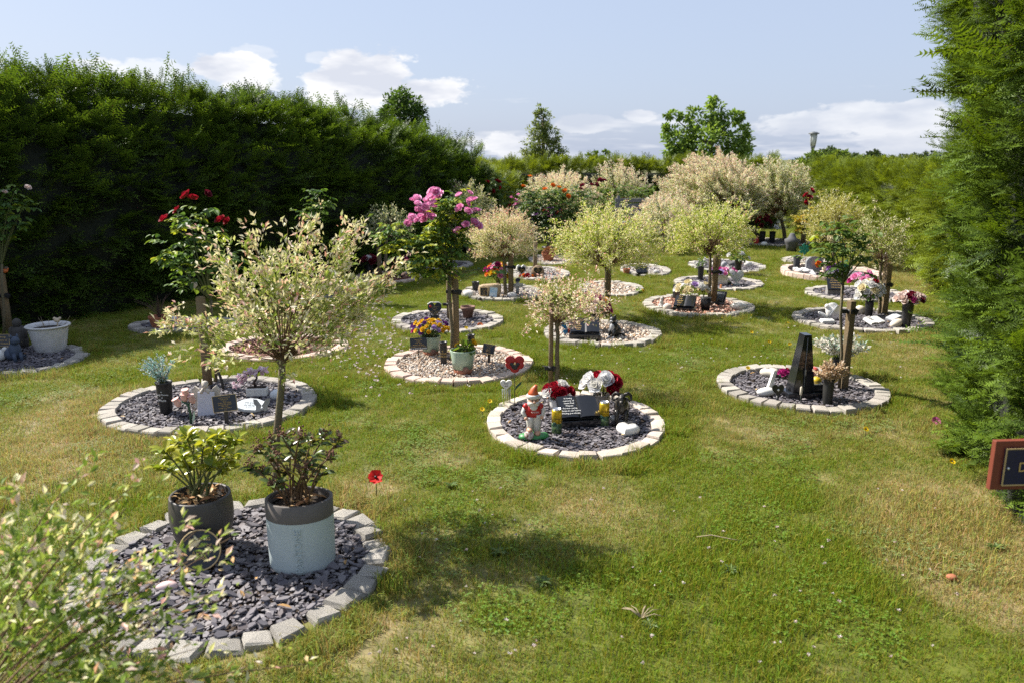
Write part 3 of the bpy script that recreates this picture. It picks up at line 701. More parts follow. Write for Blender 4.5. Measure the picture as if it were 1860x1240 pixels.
def chip_tpl(n, seed, thick):
    r = random.Random(seed); k = n
    a = sorted(r.uniform(0, 2 * PI) for _ in range(k)); a = [2 * PI * i / k + r.uniform(-.35, .35) for i in range(k)]
    top = [(math.cos(t) * r.uniform(.7, 1.1), math.sin(t) * r.uniform(.45, .75), thick * r.uniform(.6, 1)) for t in a]
    bot = [(x * 1.08, y * 1.08, -thick) for x, y, _ in top]
    V = top + bot; F = [(0, i, i + 1) for i in range(1, k - 1)]
    for i in range(k):
        j = (i + 1) % k; F += [(i, i + k, j + k), (i, j + k, j)]
    return np.array(V, np.float32) * .5, np.array(F)
def peb_tpl(seed):
    bm = bmesh.new(); bmesh.ops.create_icosphere(bm, subdivisions=1, radius=.5); r = random.Random(seed)
    V = np.array([[v.co.x * r.uniform(.85, 1.1), v.co.y * r.uniform(.7, .95), v.co.z * r.uniform(.5, .8)] for v in bm.verts], np.float32); F = np.array([[v.index for v in f.verts] for f in bm.faces]); bm.free(); return V, F
CHIP = [chip_tpl(5 + i % 3, i, .09 + .03 * (i % 3)) for i in range(8)]
PEB = [peb_tpl(i) for i in range(4)]
def pile(P, S, Rm, C, tpls):
    out = []; w = rng.integers(0, len(tpls), len(P))
    for k, (tv, tf) in enumerate(tpls):
        m = w == k
        if not m.any(): continue
        V = P[m][:, None] + np.einsum('nij,kj->nki', Rm[m], tv) * S[m][:, None, None]
        F = tf[None] + (np.arange(m.sum()) * len(tv))[:, None, None]
        out.append((V.reshape(-1, 3), F.reshape(-1, 3), np.repeat(C[m][:, None], len(tv), 1).reshape(-1, 3)))
    return cat(out)
def rots(n, tilt):
    a = rng.uniform(0, 2 * PI, n); tx, ty = rng.normal(0, tilt, n), rng.normal(0, tilt, n); out = np.zeros((n, 3, 3), np.float32)
    for i in range(n): out[i] = np.array(Euler((tx[i], ty[i], a[i])).to_matrix())
    return out
SURF = {  # chip templates, size range, per-square-metre count, colours, tilt, part name, noun
 'slate': (CHIP, (.018, .044), 4000, [(.125, .115, .128), (.085, .080, .094), (.155, .144, .155), (.108, .092, .096), (.20, .184, .19)], .24, 'slate_chips', SLATEM),
 'pea': (PEB, (.014, .030), 4200, [(.52, .42, .32), (.60, .52, .43), (.44, .34, .25), (.36, .27, .20), (.62, .58, .52), (.40, .27, .18), (.30, .27, .25)], .5, 'pebbles', PEAM),
 'grey': (PEB, (.016, .034), 2600, [(.42, .38, .34), (.52, .47, .42), (.30, .27, .25), (.22, .2, .2)], .5, 'gravel_chips', PEAM),
 'red': (CHIP, (.016, .034), 3000, [(.50, .25, .17), (.58, .35, .26), (.40, .18, .12), (.62, .46, .37)], .45, 'stone_chips', PEAM),
 'bark': (CHIP, (.02, .045), 2400, [(.22, .085, .055), (.28, .12, .08), (.16, .06, .045), (.34, .19, .13)], .5, 'bark_chips', PEAM),
}
ZS = .018                                                              # top of the bed surface
def make_bed(key):
    x0, x1, y0, y1, kind, kerb, label = BEDS[key]
    c, rx, ry = BP[key]
    root = thing('planting_bed', label, 'flower bed', c, 0, 'round memorial beds set in the lawn')
    mat, wl_, dp, jit, _ = KERBS[kerb]
    irx, iry = rx - dp, ry - dp
    mb = MB(); n = 40
    ring = [(irx * 1.06 * math.cos(2 * PI * i / n), iry * 1.06 * math.sin(2 * PI * i / n), ZS - .016) for i in range(n)]
    mb.add([(0, 0, ZS - .012)] + ring, [(0, 1 + i, 1 + (i + 1) % n) for i in range(n)], 0); mb.build('soil', SOIL, root)
    # kerb: one block after another round the edge
    mx_, my_ = rx - dp / 2, ry - dp / 2
    ts = np.linspace(0, 2 * PI, 721); ds = np.hypot(np.diff(mx_ * np.cos(ts)), np.diff(my_ * np.sin(ts))); cum = np.concatenate([[0], np.cumsum(ds)]); per = cum[-1]
    nb = max(10, int(round(per / wl_)))
    for i in range(nb):
        t = float(np.interp((i + .5 + random.uniform(-.06, .06)) * per / nb, cum, ts))
        x, y = mx_ * math.cos(t), my_ * math.sin(t)
        ang = math.atan2(my_ * math.cos(t), -mx_ * math.sin(t))
        h = .12; lift = {'granite': .030, 'pale': .034, 'paver': .040, 'brick': .038}[kerb] + random.uniform(-.007, .009)
        if key == 'Q': lift += .04
        w = per / nb * (.84 if kerb == 'granite' else .92 if kerb == 'paver' else .965) * random.uniform(.95, 1.03)
        tl = .09 if kerb == 'granite' else .03
        link('kerb_stone', random.choice(SETTS[kerb]), root, (x, y, lift - h / 2), (random.gauss(0, tl), random.gauss(0, tl), ang + random.gauss(0, .10 if kerb == 'granite' else .025)), (w, dp * random.uniform(.93, 1.04), h))
    # loose surface
    tpl, (s0, s1), dens, pal, tilt, nm, sm = SURF[kind]
    area = PI * irx * iry; far = c.y
    n = int(area * dens * (1.0 if far < 7.5 else .5)); sc = 1.0 if far < 7.5 else 1.4
    if key == 'A': n = int(n * 1.15)
    a = rng.uniform(0, 2 * PI, n); r = np.sqrt(rng.uniform(0, 1, n)) * 1.015
    S = rng.uniform(s0, s1, n) * sc
    if key in 'ABCN': S[: n // 3] *= .55
    if key == 'A': S *= rng.choice([.75, 1.0, 1.35], n)
    P = np.stack([irx * r * np.cos(a), iry * r * np.sin(a), ZS - .010 + rng.uniform(0, .020, n)], 1)
    C = pick(pal, n); Rm = rots(n, tilt)
    if key == 'A':                                                     # near enough to pick single slates apart
        vis = P[:, 1] * 1.0 + rng.normal(0, .12, n)
        big = np.argsort(-(S + P[:, 2] * .8 - .012 * P[:, 1]))[:300]
        meshes = []
        for tv, tf in tpl:
            for cc in pal[:4]: meshes.append(np_mesh('slate_piece', tv, tf, np.repeat(np.array([cc], np.float32), len(tv), 0), mat=sm))
        for i in big:
            link('slate_piece', random.choice(meshes), root, P[i] + np.array([0, 0, .006]), Matrix(Rm[i].tolist()).to_euler(), float(S[i] * 1.12))
        keep = np.ones(n, bool); keep[big] = False; P, S, Rm, C = P[keep], S[keep], Rm[keep], C[keep]
    V, F, CC = pile(P.astype(np.float32), S.astype(np.float32), Rm, C, tpl)
    tag(link(nm, np_mesh(nm, V, F, CC, mat=sm), root), kind='stuff')
    # a few dead leaves blown in
    m = 26 if key in 'A' else 8
    a = rng.uniform(0, 2 * PI, m); r = np.sqrt(rng.uniform(0, 1, m)) * .95
    P = np.stack([irx * r * np.cos(a), iry * r * np.sin(a), np.full(m, ZS + .022)], 1).astype(np.float32); D = rvec(m) * np.array([1, 1, .25])
    V, F, CC = leaves(P, D, np.tile([[0, 0, 1.0]], (m, 1)) + rvec(m) * .4, rng.uniform(.022, .045 if key != 'A' else .065, m), rng.uniform(.010, .022, m), pick([(.5, .30, .11), (.42, .20, .07), (.58, .42, .2)], m), T_OVAL)
    tag(link('dead_leaves', np_mesh('dead_leaves', V, F, CC, mat=DEADL), root), kind='stuff')
    return root
for k in BEDS: make_bed(k)
# ================================================================== trees
def bez(a, b, c, n):
    return [a * (1 - t) ** 2 + b * 2 * t * (1 - t) + c * t * t for t in [i / (n - 1) for i in range(n)]]
CREAM = [(.76, .71, .50), (.72, .70, .42), (.62, .65, .30), (.80, .74, .60)]
PINK = [(.80, .52, .46), (.80, .62, .54), (.78, .66, .54), (.70, .38, .34)]
GREENS = [(.25, .33, .06), (.32, .40, .08), (.20, .28, .05), (.40, .45, .13)]
def willow(base, label, crown, cz, rx, rz, nshoot, leafL, w_cream=.5, w_pink=.2, w_green=.3, trunk_r=.02, lean=(0, 0), ratio=.36, over=.16, shoots=(), hollow=.0, group='dappled cream leaved willows', greens=None, per=22, trunk=True, pinktop=.0, pinks=None, lw=.34, rough=.16, lmat=None, whorl=1, creams=None):
    """crown: (x,y) of its centre; cz its centre height; rx, rz radii"""
    root = thing('willow_tree', label, 'tree', base, 0, group)
    b = Vector((0, 0, 0)); cc = Vector((crown[0] - base[0], crown[1] - base[1], cz))
    g = Vector((cc.x * .5 + lean[0], cc.y * .5 + lean[1], cz - rz * .62))
    tr = MB()
    if trunk:
        pts = bez(b, Vector((g.x * .2, g.y * .2, g.z * .5)), g, 7); pts = [p + Vector((random.gauss(0, .004), random.gauss(0, .004), 0)) for p in pts]
        pts[0] = Vector((0, 0, -.03))
        tr.tube(pts, [trunk_r * (1.15 - .3 * i / 6) for i in range(7)], 9)
        tr.ball(g.x, g.y, g.z, trunk_r * 1.35, trunk_r * 1.35, trunk_r * 1.6, n=9, m=6)
        tr.build('trunk', BARK, root)
    br = MB(); P, D, Nn, L, Cc = [], [], [], [], []
    targets = []
    gold = PI * (3 - math.sqrt(5))
    for i in range(nshoot):
        z = 1 - (i + .5) / nshoot * 1.62; rr = math.sqrt(max(0, 1 - z * z)); a = gold * i + random.gauss(0, .2)
        k = random.uniform(.82, 1.12) * (1 + (random.random() < .2) * random.uniform(0, over * 1.6)) * (1 + rough * mn.noise(Vector((math.cos(a) * rr, math.sin(a) * rr, z)) * 1.9 + base * 3))
        targets.append((cc + Vector((rx * rr * math.cos(a) * k, rx * rr * math.sin(a) * k, rz * z * k)), 1))
    for s in shoots: targets.append((Vector(s) - Vector(base), 2))
    gr_ = GREENS if greens is None else greens; pk = PINK if pinks is None else pinks
    for q, kind in targets:
        dirv = q - g; ln = dirv.length
        ctrl = g + dirv * .5 + Vector((0, 0, ln * random.uniform(.02, .22))) + Vector((random.gauss(0, .05), random.gauss(0, .05), 0)) * ln
        pts = bez(g + Vector((random.gauss(0, .5), random.gauss(0, .5), random.gauss(0, .5))) * trunk_r, ctrl, q, 6)
        r0 = max(.0026, ln * .006)
        br.tube(pts, [r0, r0 * .8, r0 * .6, r0 * .45, r0 * .33, r0 * .2], 4 if ln < .7 else 5, cap=False)
        nl = int((2.1 if whorl == 1 else 3.0 / whorl) * per * ln / .5 * random.uniform(.8, 1.2)) if kind == 1 else int(per * 1.5)
        hv = (q.z - cc.z) / rz
        for j in range(nl):
          t0_ = None
          for w_ in range(whorl):
            if t0_ is not None: t = min(1.0, t0_ + random.uniform(-.03, .03))
            else: t = random.uniform(.34 if kind == 1 else .45, 1.0) ** (.6 if kind == 1 else 1.0)
            p = g * (1 - t) ** 2 + (ctrl * 2 * t * (1 - t)) + q * t * t
            if whorl > 1:
                if t0_ is None: off_ = Vector((random.gauss(0, 1), random.gauss(0, 1), random.gauss(.2, 1))) * .028
                p = p + off_; t0_ = t
            tan = ((ctrl - g) * (1 - t) + (q - ctrl) * t).normalized()
            d = tan * random.uniform(.35, .8) + Vector((random.gauss(0, .55), random.gauss(0, .55), random.gauss(.12, .5)))
            jit = .018 if kind == 1 else .010
            P.append(p + Vector((random.gauss(0, jit), random.gauss(0, jit), random.gauss(0, jit)))); D.append(d)
            L.append(leafL * random.uniform(.65, 1.3) * (1.15 - .3 * t))
            Nn.append(Vector((random.gauss(0, .6), random.gauss(0, .6), 1)))
            u = random.random()
            wp = w_pink * (0.15 + 2.2 * max(0, t - .6) / .4) + pinktop * max(0, hv) * (t > .7)
            if u < wp: Cc.append(random.choice(pk))
            elif u < wp + w_cream * (.5 + t * .7): Cc.append(random.choice(creams or CREAM))
            else: Cc.append(random.choice(gr_))
    n = len(P); Cc = np.array(Cc, np.float32) * rng.uniform(.8, 1.15, (n, 1)).astype(np.float32)
    L = np.array(L)
    V, F, C = leaves(np.array(P, np.float32), np.array(D, np.float32), np.array(Nn, np.float32), L, L * lw, Cc)
    br.build('branches', TWIG, root)
    tag(link('foliage', np_mesh('foliage', V, F, C, mat=lmat or WLEAF), root), kind='stuff')
    return root
def willow_px(bpx, bpy, x0, x1, y0, y1, label, n, leafL, **k):
    b = gp(bpx, bpy); s = mpp(b)
    c = onY((x0 + x1) / 2, (y0 + y1) / 2, b.y); s = mpp(c)
    return willow(b, label, (c.x, c.y), c.z, (x1 - x0) / 2 * s, (y1 - y0) / 2 * s, n, leafL, **k)
def stake(px, py, h, label, r=.032, square=False, ties=(), lean=(0, 0)):
    b = gp(px, py); root = thing('tree_stake', label, 'stake', b, 0, 'timber stakes supporting the young trees')
    mb = MB()
    if square: mb.box(lean[0] * h / 2, 0, h / 2 - .02, r * 1.9, r * 1.9, h + .04, bev=.004, rot=(0, math.atan(lean[0]), .3))
    else: mb.tube([(0, 0, -.03), (lean[0] * h * .5, lean[1] * h * .5, h * .5), (lean[0] * h, lean[1] * h, h - .01), (lean[0] * h, lean[1] * h, h)], [r, r, r, r * .82], 12)
    mb.build('post', STAKE, root)
    for z in ties:
        t = MB(); t.lathe([(r * 1.12, z - .016), (r * 1.22, z - .016), (r * 1.22, z + .016), (r * 1.12, z + .016)], 14, cx=lean[0] * z, cy=lean[1] * z)
        t.box(-r * 1.9 + lean[0] * z, -.004, z, r * 1.7, r * .9, .030, bev=.004); t.box(r * 1.3 + lean[0] * z, -r * .5, z - .004, r * 1.2, r * .7, .045, rot=(0, .4, 0), bev=.004)
        t.build('tie', RUBBER, root)
    return root

# --- the cream willow of the pot bed, with a few long red shoots
bA = gp(506, 928)
def onA(px, py, dy=0.0): return onY(px, py, bA.y + dy)
cA = onY(530, 572, bA.y)
willow(bA, 'cream and pink dappled willow rising behind the two potted shrubs', (cA.x, cA.y), cA.z + .0, (.37), .36, 80, .036, w_cream=.50, w_pink=.13, trunk_r=.019, per=20, over=.3, rough=.6, whorl=7,
       shoots=[onA(278, 584, -.1), onA(300, 580, -.1), onA(715, 493, .1), onA(745, 470, .1), onA(650, 412, 0), onA(640, 430, .05), onA(575, 402, .1), onA(660, 520, -.1), onA(700, 560, 0), onA(380, 460, .1), onA(690, 505, -.2), onA(455, 425, -.1)], lw=.40)
# --- willow leaning into the picture close to the camera
willow(Vector((-1.42, 1.45, 0)), 'out of focus willow close to the camera with pink tipped shoots', (-1.25, 1.68), .60, .42, .35, 50, .032, w_cream=.22, w_pink=.10, trunk_r=.02, per=13, over=.25, lmat=LEAFT, whorl=4,
       greens=[(.18, .27, .05), (.23, .33, .06), (.14, .21, .04), (.30, .38, .09)], lw=.44,
       shoots=[onY(385, 1000, 1.95), onY(360, 960, 1.9), onY(410, 1085, 1.9), onY(255, 870, 1.9), onY(140, 860, 1.85), onY(40, 850, 1.8), onY(420, 975, 1.9), onY(560, 1205, 1.75), onY(330, 1010, 1.85), onY(300, 1120, 1.8), onY(380, 1170, 1.8), onY(230, 920, 1.9), onY(200, 1000, 1.8), onY(310, 1190, 1.7), onY(180, 1190, 1.7), onY(100, 930, 1.8), onY(270, 1050, 1.8), onY(430, 1215, 1.75)])
# --- middle distance
willow_px(1012, 706, 955, 1112, 492, 612, 'small pink tipped willow behind the gnome bed with sparse low crown', 62, .032, w_cream=.55, w_pink=.42, w_green=.2, trunk_r=.017, per=20, over=.3, lw=.42, lean=(-.045, 0))
willow_px(1099, 578, 1005, 1200, 372, 512, 'yellow green and white willow shading the black and white cat', 190, .036, w_cream=.52, w_pink=.06, trunk_r=.02, per=26, greens=[(.36, .46, .045), (.44, .52, .06), (.27, .37, .04)], lmat=LEAFT, over=.22)
willow_px(1287, 560, 1208, 1368, 368, 482, 'bright lime and white willow over the red stone chip bed', 165, .036, w_cream=.45, w_pink=.05, trunk_r=.02, per=26, greens=[(.38, .48, .045), (.46, .53, .06), (.29, .39, .04)], lmat=LEAFT, over=.24)
willow_px(918, 541, 846, 978, 380, 486, 'compact cream willow shading the sandstone boulder', 175, .036, w_cream=.66, w_pink=.14, trunk_r=.022, per=26, over=.12, pinktop=.25)
willow_px(1597, 574, 1545, 1650, 392, 500, 'small yellow green willow beside the stake with stone angel', 90, .036, w_cream=.35, w_pink=.02, trunk_r=.018, per=20, greens=[(.26, .29, .06), (.22, .26, .06), (.32, .34, .10)], over=.3)
willow_px(1512, 484, 1462, 1574, 350, 462, 'rounded yellowish willow against the lower hedge', 140, .042, w_cream=.30, w_pink=.0, trunk_r=.022, per=22, greens=[(.46, .44, .09), (.40, .41, .09), (.52, .48, .13)], over=.15)
# --- far willows
FC = dict(creams=[(.82, .80, .66), (.80, .79, .58), (.70, .74, .44)])
FP = [(.82, .58, .50), (.82, .72, .65), (.74, .54, .48)]
willow_px(1385, 441, 1196, 1388, 282, 424, 'largest domed willow with reddish shoots standing up along its top', 300, .055, w_cream=.40, w_pink=.14, trunk_r=.04, per=24, greens=[(.30, .35, .10), (.36, .39, .13), (.24, .29, .08)], over=.06, rough=.06, pinktop=.34, pinks=FP, **FC)
willow_px(1426, 439, 1345, 1474, 290, 420, 'tall pale topped willow dark underneath next to the largest dome', 220, .055, w_cream=.42, w_pink=.08, trunk_r=.04, per=22, greens=[(.22, .27, .07), (.28, .32, .10)], over=.06, rough=.06, pinktop=.10, pinks=FP, **FC)
willow_px(1122, 418, 1068, 1178, 297, 405, 'domed far willow by the low hedge, cream over green', 170, .058, w_cream=.45, w_pink=.16, trunk_r=.035, per=14, over=.12, greens=[(.24, .29, .08), (.30, .34, .11)], rough=.06, pinktop=.20, pinks=FP, **FC)
willow_px(1012, 436, 944, 1082, 310, 415, 'far pinkish willow behind the dark red rose', 180, .055, w_cream=.55, w_pink=.22, trunk_r=.035, per=22, over=.15, pinktop=.15, pinks=FP, **FC)
willow_px(1204, 458, 1152, 1264, 352, 442, 'low pinkish willow between the lime willow and the largest dome', 130, .050, w_cream=.5, w_pink=.26, trunk_r=.03, per=22, over=.15, pinktop=.1, pinks=FP, **FC)
willow_px(850, 470, 805, 898, 334, 432, 'pale grey green willow behind the pink rose', 130, .048, w_cream=.55, w_pink=.05, trunk_r=.03, per=15, over=.12)
willow_px(700, 512, 660, 752, 372, 446, 'greyish willow in the shade of the tall hedge', 70, .045, w_cream=.30, w_pink=.0, trunk_r=.024, per=14, greens=[(.20, .24, .14), (.16, .20, .11)], over=.25)

# --- stakes
stake(378, 703, .72, 'round stake behind the angel plaque', .036)
stake(1000, 706, .72, 'thin bamboo coloured stake at the gnome bed', .018, ties=(.17,))
stake(829, 655, .80, 'round stake with black tie behind the lower pot of lettuce', .030, ties=(.62,))
stake(1532, 708, .70, 'square stake with black tie at the wedge memorial bed', .026, True, ties=(.62,), lean=(.0, 0))
stake(816, 582, .66, 'dark post in the heart plaque bed', .026, ties=(.18,))
stake(928, 541, .62, 'stake in front of the compact cream willow', .034, ties=(.40,))
stake(1296, 556, .62, 'stake with a tie in the red stone chip bed', .038, ties=(.42,))
stake(1103, 575, .58, 'dark stake behind the shingle bed flowers', .034)
stake(1604, 573, .60, 'pale square stake with a tie among the white stones', .036, True, ties=(.36,))
stake(16, 606, .62, 'broad stake with a robin ornament on top', .042, ties=(.40,))
stake(690, 508, .55, 'shaded stake in the small bark bed', .034, ties=(.5,))
stake(1458, 444, .50, 'far stake beside the yellowish willow', .045)
stake(1305, 492, .5, 'stake in the rounded stone bed', .034)
stake(972, 500, .52, 'stake behind the two heart memorials', .034)

# --- roses and other broad leaved standards
RG = [(.085, .165, .035), (.11, .20, .04), (.065, .125, .035), (.16, .24, .045)]
RY = [(.34, .40, .04), (.40, .43, .05)]
def bloom_mesh(name, petals, layers=3, n=5, closed=.5):
    V, F, C, o = [], [], [], 0
    for l in range(layers):
        rad = .20 + .30 * l / max(1, layers - 1) if layers > 1 else .5
        for k in range(n):
            a = 2 * PI * (k + .5 * (l % 2)) / n + random.gauss(0, .12); ca, sa = math.cos(a), math.sin(a)
            w = rad * 1.05; h0, h1 = 0.05 + .02 * l, (.62 - .30 * l / layers) * random.uniform(.85, 1.1)
            g = []
            for iz in range(3):
                for ix in range(3):
                    u = (ix - 1) * w * (.55, 1.0, .8)[iz]; rr = rad * (.35, .95, 1.0 + .25 * l * (1 - closed))[iz] - abs(ix - 1) * .10 * rad
                    z = (h0, (h0 + h1) * .55, h1 - abs(ix - 1) * .05)[iz]
                    g.append((ca * rr - sa * u, sa * rr + ca * u, z))
            V += g; c = random.choice(petals); k_ = random.uniform(.8, 1.15); C += [tuple(min(1, x * k_) for x in c)] * 9
            for iz in range(2):
                for ix in range(2):
                    b_ = o + iz * 3 + ix; F += [(b_, b_ + 1, b_ + 4), (b_, b_ + 4, b_ + 3)]
            o += 9
    return np_mesh(name, np.array(V), np.array(F), np.array(C), smooth=True, mat=PETAL)
RED = [(.30, .008, .02), (.38, .012, .03), (.22, .006, .015)]
PNK = [(.80, .30, .54), (.84, .40, .62), (.74, .24, .46), (.86, .50, .68)]
WHT = [(.80, .79, .78), (.74, .74, .76), (.82, .80, .74)]
BL = {'red': [bloom_mesh('bloom', RED) for _ in range(3)], 'pink': [bloom_mesh('bloom', PNK) for _ in range(3)], 'white': [bloom_mesh('bloom', WHT) for _ in range(3)],
      'dark': [bloom_mesh('bloom', [(.12, .006, .02), (.16, .01, .025)]) for _ in range(2)], 'yellow': [bloom_mesh('bloom', [(.75, .46, .02), (.8, .55, .04)]) for _ in range(2)],
      'orange': [bloom_mesh('bloom', [(.72, .16, .02), (.75, .24, .03)]) for _ in range(2)], 'magenta': [bloom_mesh('bloom', [(.45, .03, .20), (.35, .02, .16)]) for _ in range(2)],
      'lilac': [bloom_mesh('bloom', [(.45, .30, .62), (.55, .42, .70)]) for _ in range(2)], 'purple': [bloom_mesh('bloom', [(.12, .03, .18), (.16, .05, .22)]) for _ in range(2)],
      'cream': [bloom_mesh('bloom', [(.75, .66, .42), (.78, .72, .5)]) for _ in range(2)], 'blush': [bloom_mesh('bloom', [(.74, .60, .54), (.70, .54, .48), (.78, .70, .66)]) for _ in range(2)]}
def bloom(kind, p, size, parent, up=None, name='bloom'):
    up = Vector(up) if up is not None else Vector((random.gauss(0, .5), -.5 + random.gauss(0, .4), .8))
    q = up.to_track_quat('Z', 'Y').to_euler()
    return link(name, random.choice(BL[kind]), parent, p, q, size)
def rose(base, label, clusters, leafL, blooms, trunk_top, trunk_r=.014, greens=None, yellow=0.0, cat_='rose tree', per=26, cane=GTWIG, droop=.35, name='rose_tree', spread=.09, tw=.62):
    """clusters: world points with radius: leaf masses the canes run to"""
    root = thing(name, label, cat_, base, 0)
    b = Vector(base); tt = Vector(trunk_top) - b
    tr = MB(); tr.tube([(0, 0, -.03), tt * .35 + Vector((.012, 0, 0)), tt * .7 + Vector((-.006, .004, 0)), tt], [trunk_r, trunk_r * .9, trunk_r * .85, trunk_r * .9], 8); tr.build('trunk', BARK, root)
    cn = MB(); P, D, Nn, L, C = [], [], [], [], []
    for q, rad in clusters:
        q = Vector(q) - b; mid = (tt + q) * .5 + Vector((random.gauss(0, .03), random.gauss(0, .03), (q - tt).length * .12))
        pts = bez(tt, mid, q, 6); cn.tube(pts, [.007, .006, .005, .004, .0035, .002], 5, cap=False)
        for _ in range(int(per * (rad / .09) ** 1.6)):
            # one compound leaf: a stalk with five leaflets
            o = q + Vector((random.gauss(0, .55), random.gauss(0, .55), random.gauss(0, .55))) * rad
            a = random.uniform(0, 2 * PI); d = Vector((math.cos(a), math.sin(a), random.uniform(-.6, .45))); d.normalize(); sl = leafL * 1.5
            c = random.choice(RY if random.random() < yellow * (1.5 if o.z > q.z else .5) else (greens or RG))
            sd = d.cross(Vector((0, 0, 1))).normalized()
            for k, (t, sg) in enumerate(((.35, -1), (.35, 1), (.7, -1), (.7, 1), (1, 0))):
                pp = o + d * sl * t; dv = d * (.5 if sg else 1) + sd * sg * .9 + Vector((0, 0, -droop * random.uniform(.3, 1.4)))
                P.append(pp); D.append(dv); L.append(leafL * random.uniform(.75, 1.15) * (1.15 if k == 4 else .95)); C.append(np.array(c) * random.uniform(.8, 1.2)); Nn.append(Vector((random.gauss(0, .35), random.gauss(0, .35), 1)))
    L = np.array(L); V, F, CC = leaves(np.array(P, np.float32), np.array(D, np.float32), np.array(Nn, np.float32), L, L * tw, np.array(C), T_OVAL)
    cn.build('canes', cane, root)
    tag(link('foliage', np_mesh('foliage', V, F, CC, mat=LEAF), root), kind='stuff')
    for kind, p, s in blooms: bloom(kind, Vector(p) - b, s, root)
    return root
def Y_(px, py, Y, r): return (onY(px, py, Y), r)
# red rose by the angel bed
b = gp(392, 698); Y = b.y
rose(b, 'tall dark red rose tree growing at the back of the angel bed', [Y_(345, 395, Y, .07), Y_(325, 440, Y, .09), Y_(365, 440, Y + .08, .09), Y_(310, 465, Y - .1, .07), Y_(350, 480, Y, .09), Y_(385, 420, Y, .07), Y_(340, 505, Y, .07), Y_(375, 380, Y + .05, .05), Y_(330, 410, Y, .06), Y_(405, 470, Y + .1, .08), Y_(360, 510, Y - .05, .06)], .058,
     [('red', onY(340, 357, Y), .070), ('red', onY(323, 384, Y - .03), .058), ('red', onY(300, 400, Y - .05), .064), ('red', onY(402, 402, Y), .068), ('red', onY(414, 404, Y + .03), .055), ('dark', onY(376, 354, Y), .05), ('red', onY(350, 362, Y + .04), .06)],
     onY(383, 545, Y), .013, per=17, yellow=.08)
# bronze heart tag hanging in it is added with the ornaments
b = gp(820, 658); Y = b.y
rose(b, 'pink rose tree in full bloom leaning over the pebble bed', [Y_(700, 420, Y, .06), Y_(722, 412, Y, .05), Y_(715, 450, Y, .06), Y_(735, 440, Y - .05, .06), Y_(770, 430, Y, .09), Y_(790, 455, Y, .10), Y_(765, 470, Y - .1, .09), Y_(800, 480, Y - .05, .09), Y_(775, 490, Y, .08), Y_(815, 500, Y, .05), Y_(800, 400, Y + .1, .09), Y_(820, 385, Y + .15, .10), Y_(800, 370, Y + .1, .07), Y_(838, 400, Y + .15, .08), Y_(825, 365, Y + .1, .07), Y_(845, 375, Y + .1, .05), Y_(760, 455, Y, .07), Y_(750, 485, Y - .05, .06), Y_(905, 492, Y, .03), Y_(858, 492, Y, .025), Y_(830, 422, Y + .1, .07), Y_(812, 440, Y + .1, .07), Y_(842, 440, Y + .1, .05), Y_(826, 455, Y + .05, .06), Y_(800, 425, Y + .05, .08), Y_(690, 430, Y, .04)], .050,
     [('pink', onY(x, y, Y + random.uniform(-.12, .05)), random.uniform(.042, .068)) for x, y in [(748, 398), (757, 402), (745, 408), (760, 385), (768, 388), (772, 378), (780, 374), (788, 370), (775, 366), (782, 360), (790, 362), (796, 358), (785, 350), (758, 372), (752, 366), (770, 400), (778, 396), (785, 395), (778, 388), (789, 378), (764, 395), (848, 370), (856, 366), (862, 364), (849, 386), (858, 384), (866, 384), (836, 380), (860, 406), (867, 412), (846, 410), (826, 424), (832, 420), (853, 352), (834, 356), (800, 352), (741, 407), (757, 362), (792, 350)]],
     onY(817, 500, Y), .017, yellow=.30, per=34)
b = gp(1524, 709); Y = b.y
rose(b, 'leafy green rose tree without flowers beside the wedge memorial', [Y_(1500, 420, Y, .08), Y_(1530, 410, Y, .08), Y_(1560, 420, Y, .08), Y_(1510, 450, Y, .09), Y_(1545, 450, Y, .09), Y_(1580, 440, Y, .05), Y_(1500, 470, Y, .07), Y_(1530, 475, Y - .05, .08), Y_(1560, 470, Y, .06), Y_(1515, 495, Y, .05), Y_(1478, 492, Y, .035), Y_(1540, 490, Y, .05), Y_(1575, 465, Y, .04)], .050, [('cream', onY(1506, 437, Y - .1), .05)], onY(1531, 515, Y), .013, per=12, greens=[(.10, .17, .035), (.13, .20, .045), (.08, .13, .035)], yellow=.03, tw=.7)
b = gp(6, 612); Y = b.y
rose(b, 'rose tree at the shaded left edge with sunlit upper leaves', [Y_(28, 345, Y, .05), Y_(18, 375, Y, .09), Y_(45, 370, Y, .06), Y_(-10, 370, Y, .09), Y_(30, 400, Y, .08), Y_(0, 405, Y, .09), Y_(15, 430, Y, .06), Y_(-30, 400, Y, .09)], .055, [('blush', onY(50, 342, Y), .05), ('blush', onY(8, 350, Y), .04)], onY(3, 480, Y), .014, per=14, yellow=.08)
b = gp(566, 545); Y = b.y
rose(b, 'slim rose tree standing against the dark hedge', [Y_(575, 352, Y, .08), Y_(565, 375, Y, .09), Y_(588, 378, Y, .08), Y_(548, 385, Y, .06), Y_(572, 395, Y, .07), Y_(590, 358, Y, .05)], .06, [], onY(566, 420, Y), .014, per=14)
b = gp(990, 464); Y = b.y
rose(b, 'dark leaved rose bush with orange and dark red blooms', [Y_(x, y, Y + random.uniform(-.3, .3), .14) for x in range(955, 1060, 17) for y in (355, 375, 395, 415)], .065,
     [('dark', onY(x, y, Y - .3), .075) for x, y in [(1090, 328), (1098, 329), (1058, 338), (1075, 337), (1083, 337), (1094, 330), (1055, 345)]] + [('orange', onY(x, y, Y - .25), .075) for x, y in [(1004, 338), (1026, 348), (1015, 342), (963, 322), (950, 340), (990, 345), (1032, 358)]], onY(1000, 430, Y), .03, per=15, greens=[(.05, .10, .025), (.07, .13, .03), (.10, .15, .03)], spread=.2)
b = gp(900, 455); Y = b.y
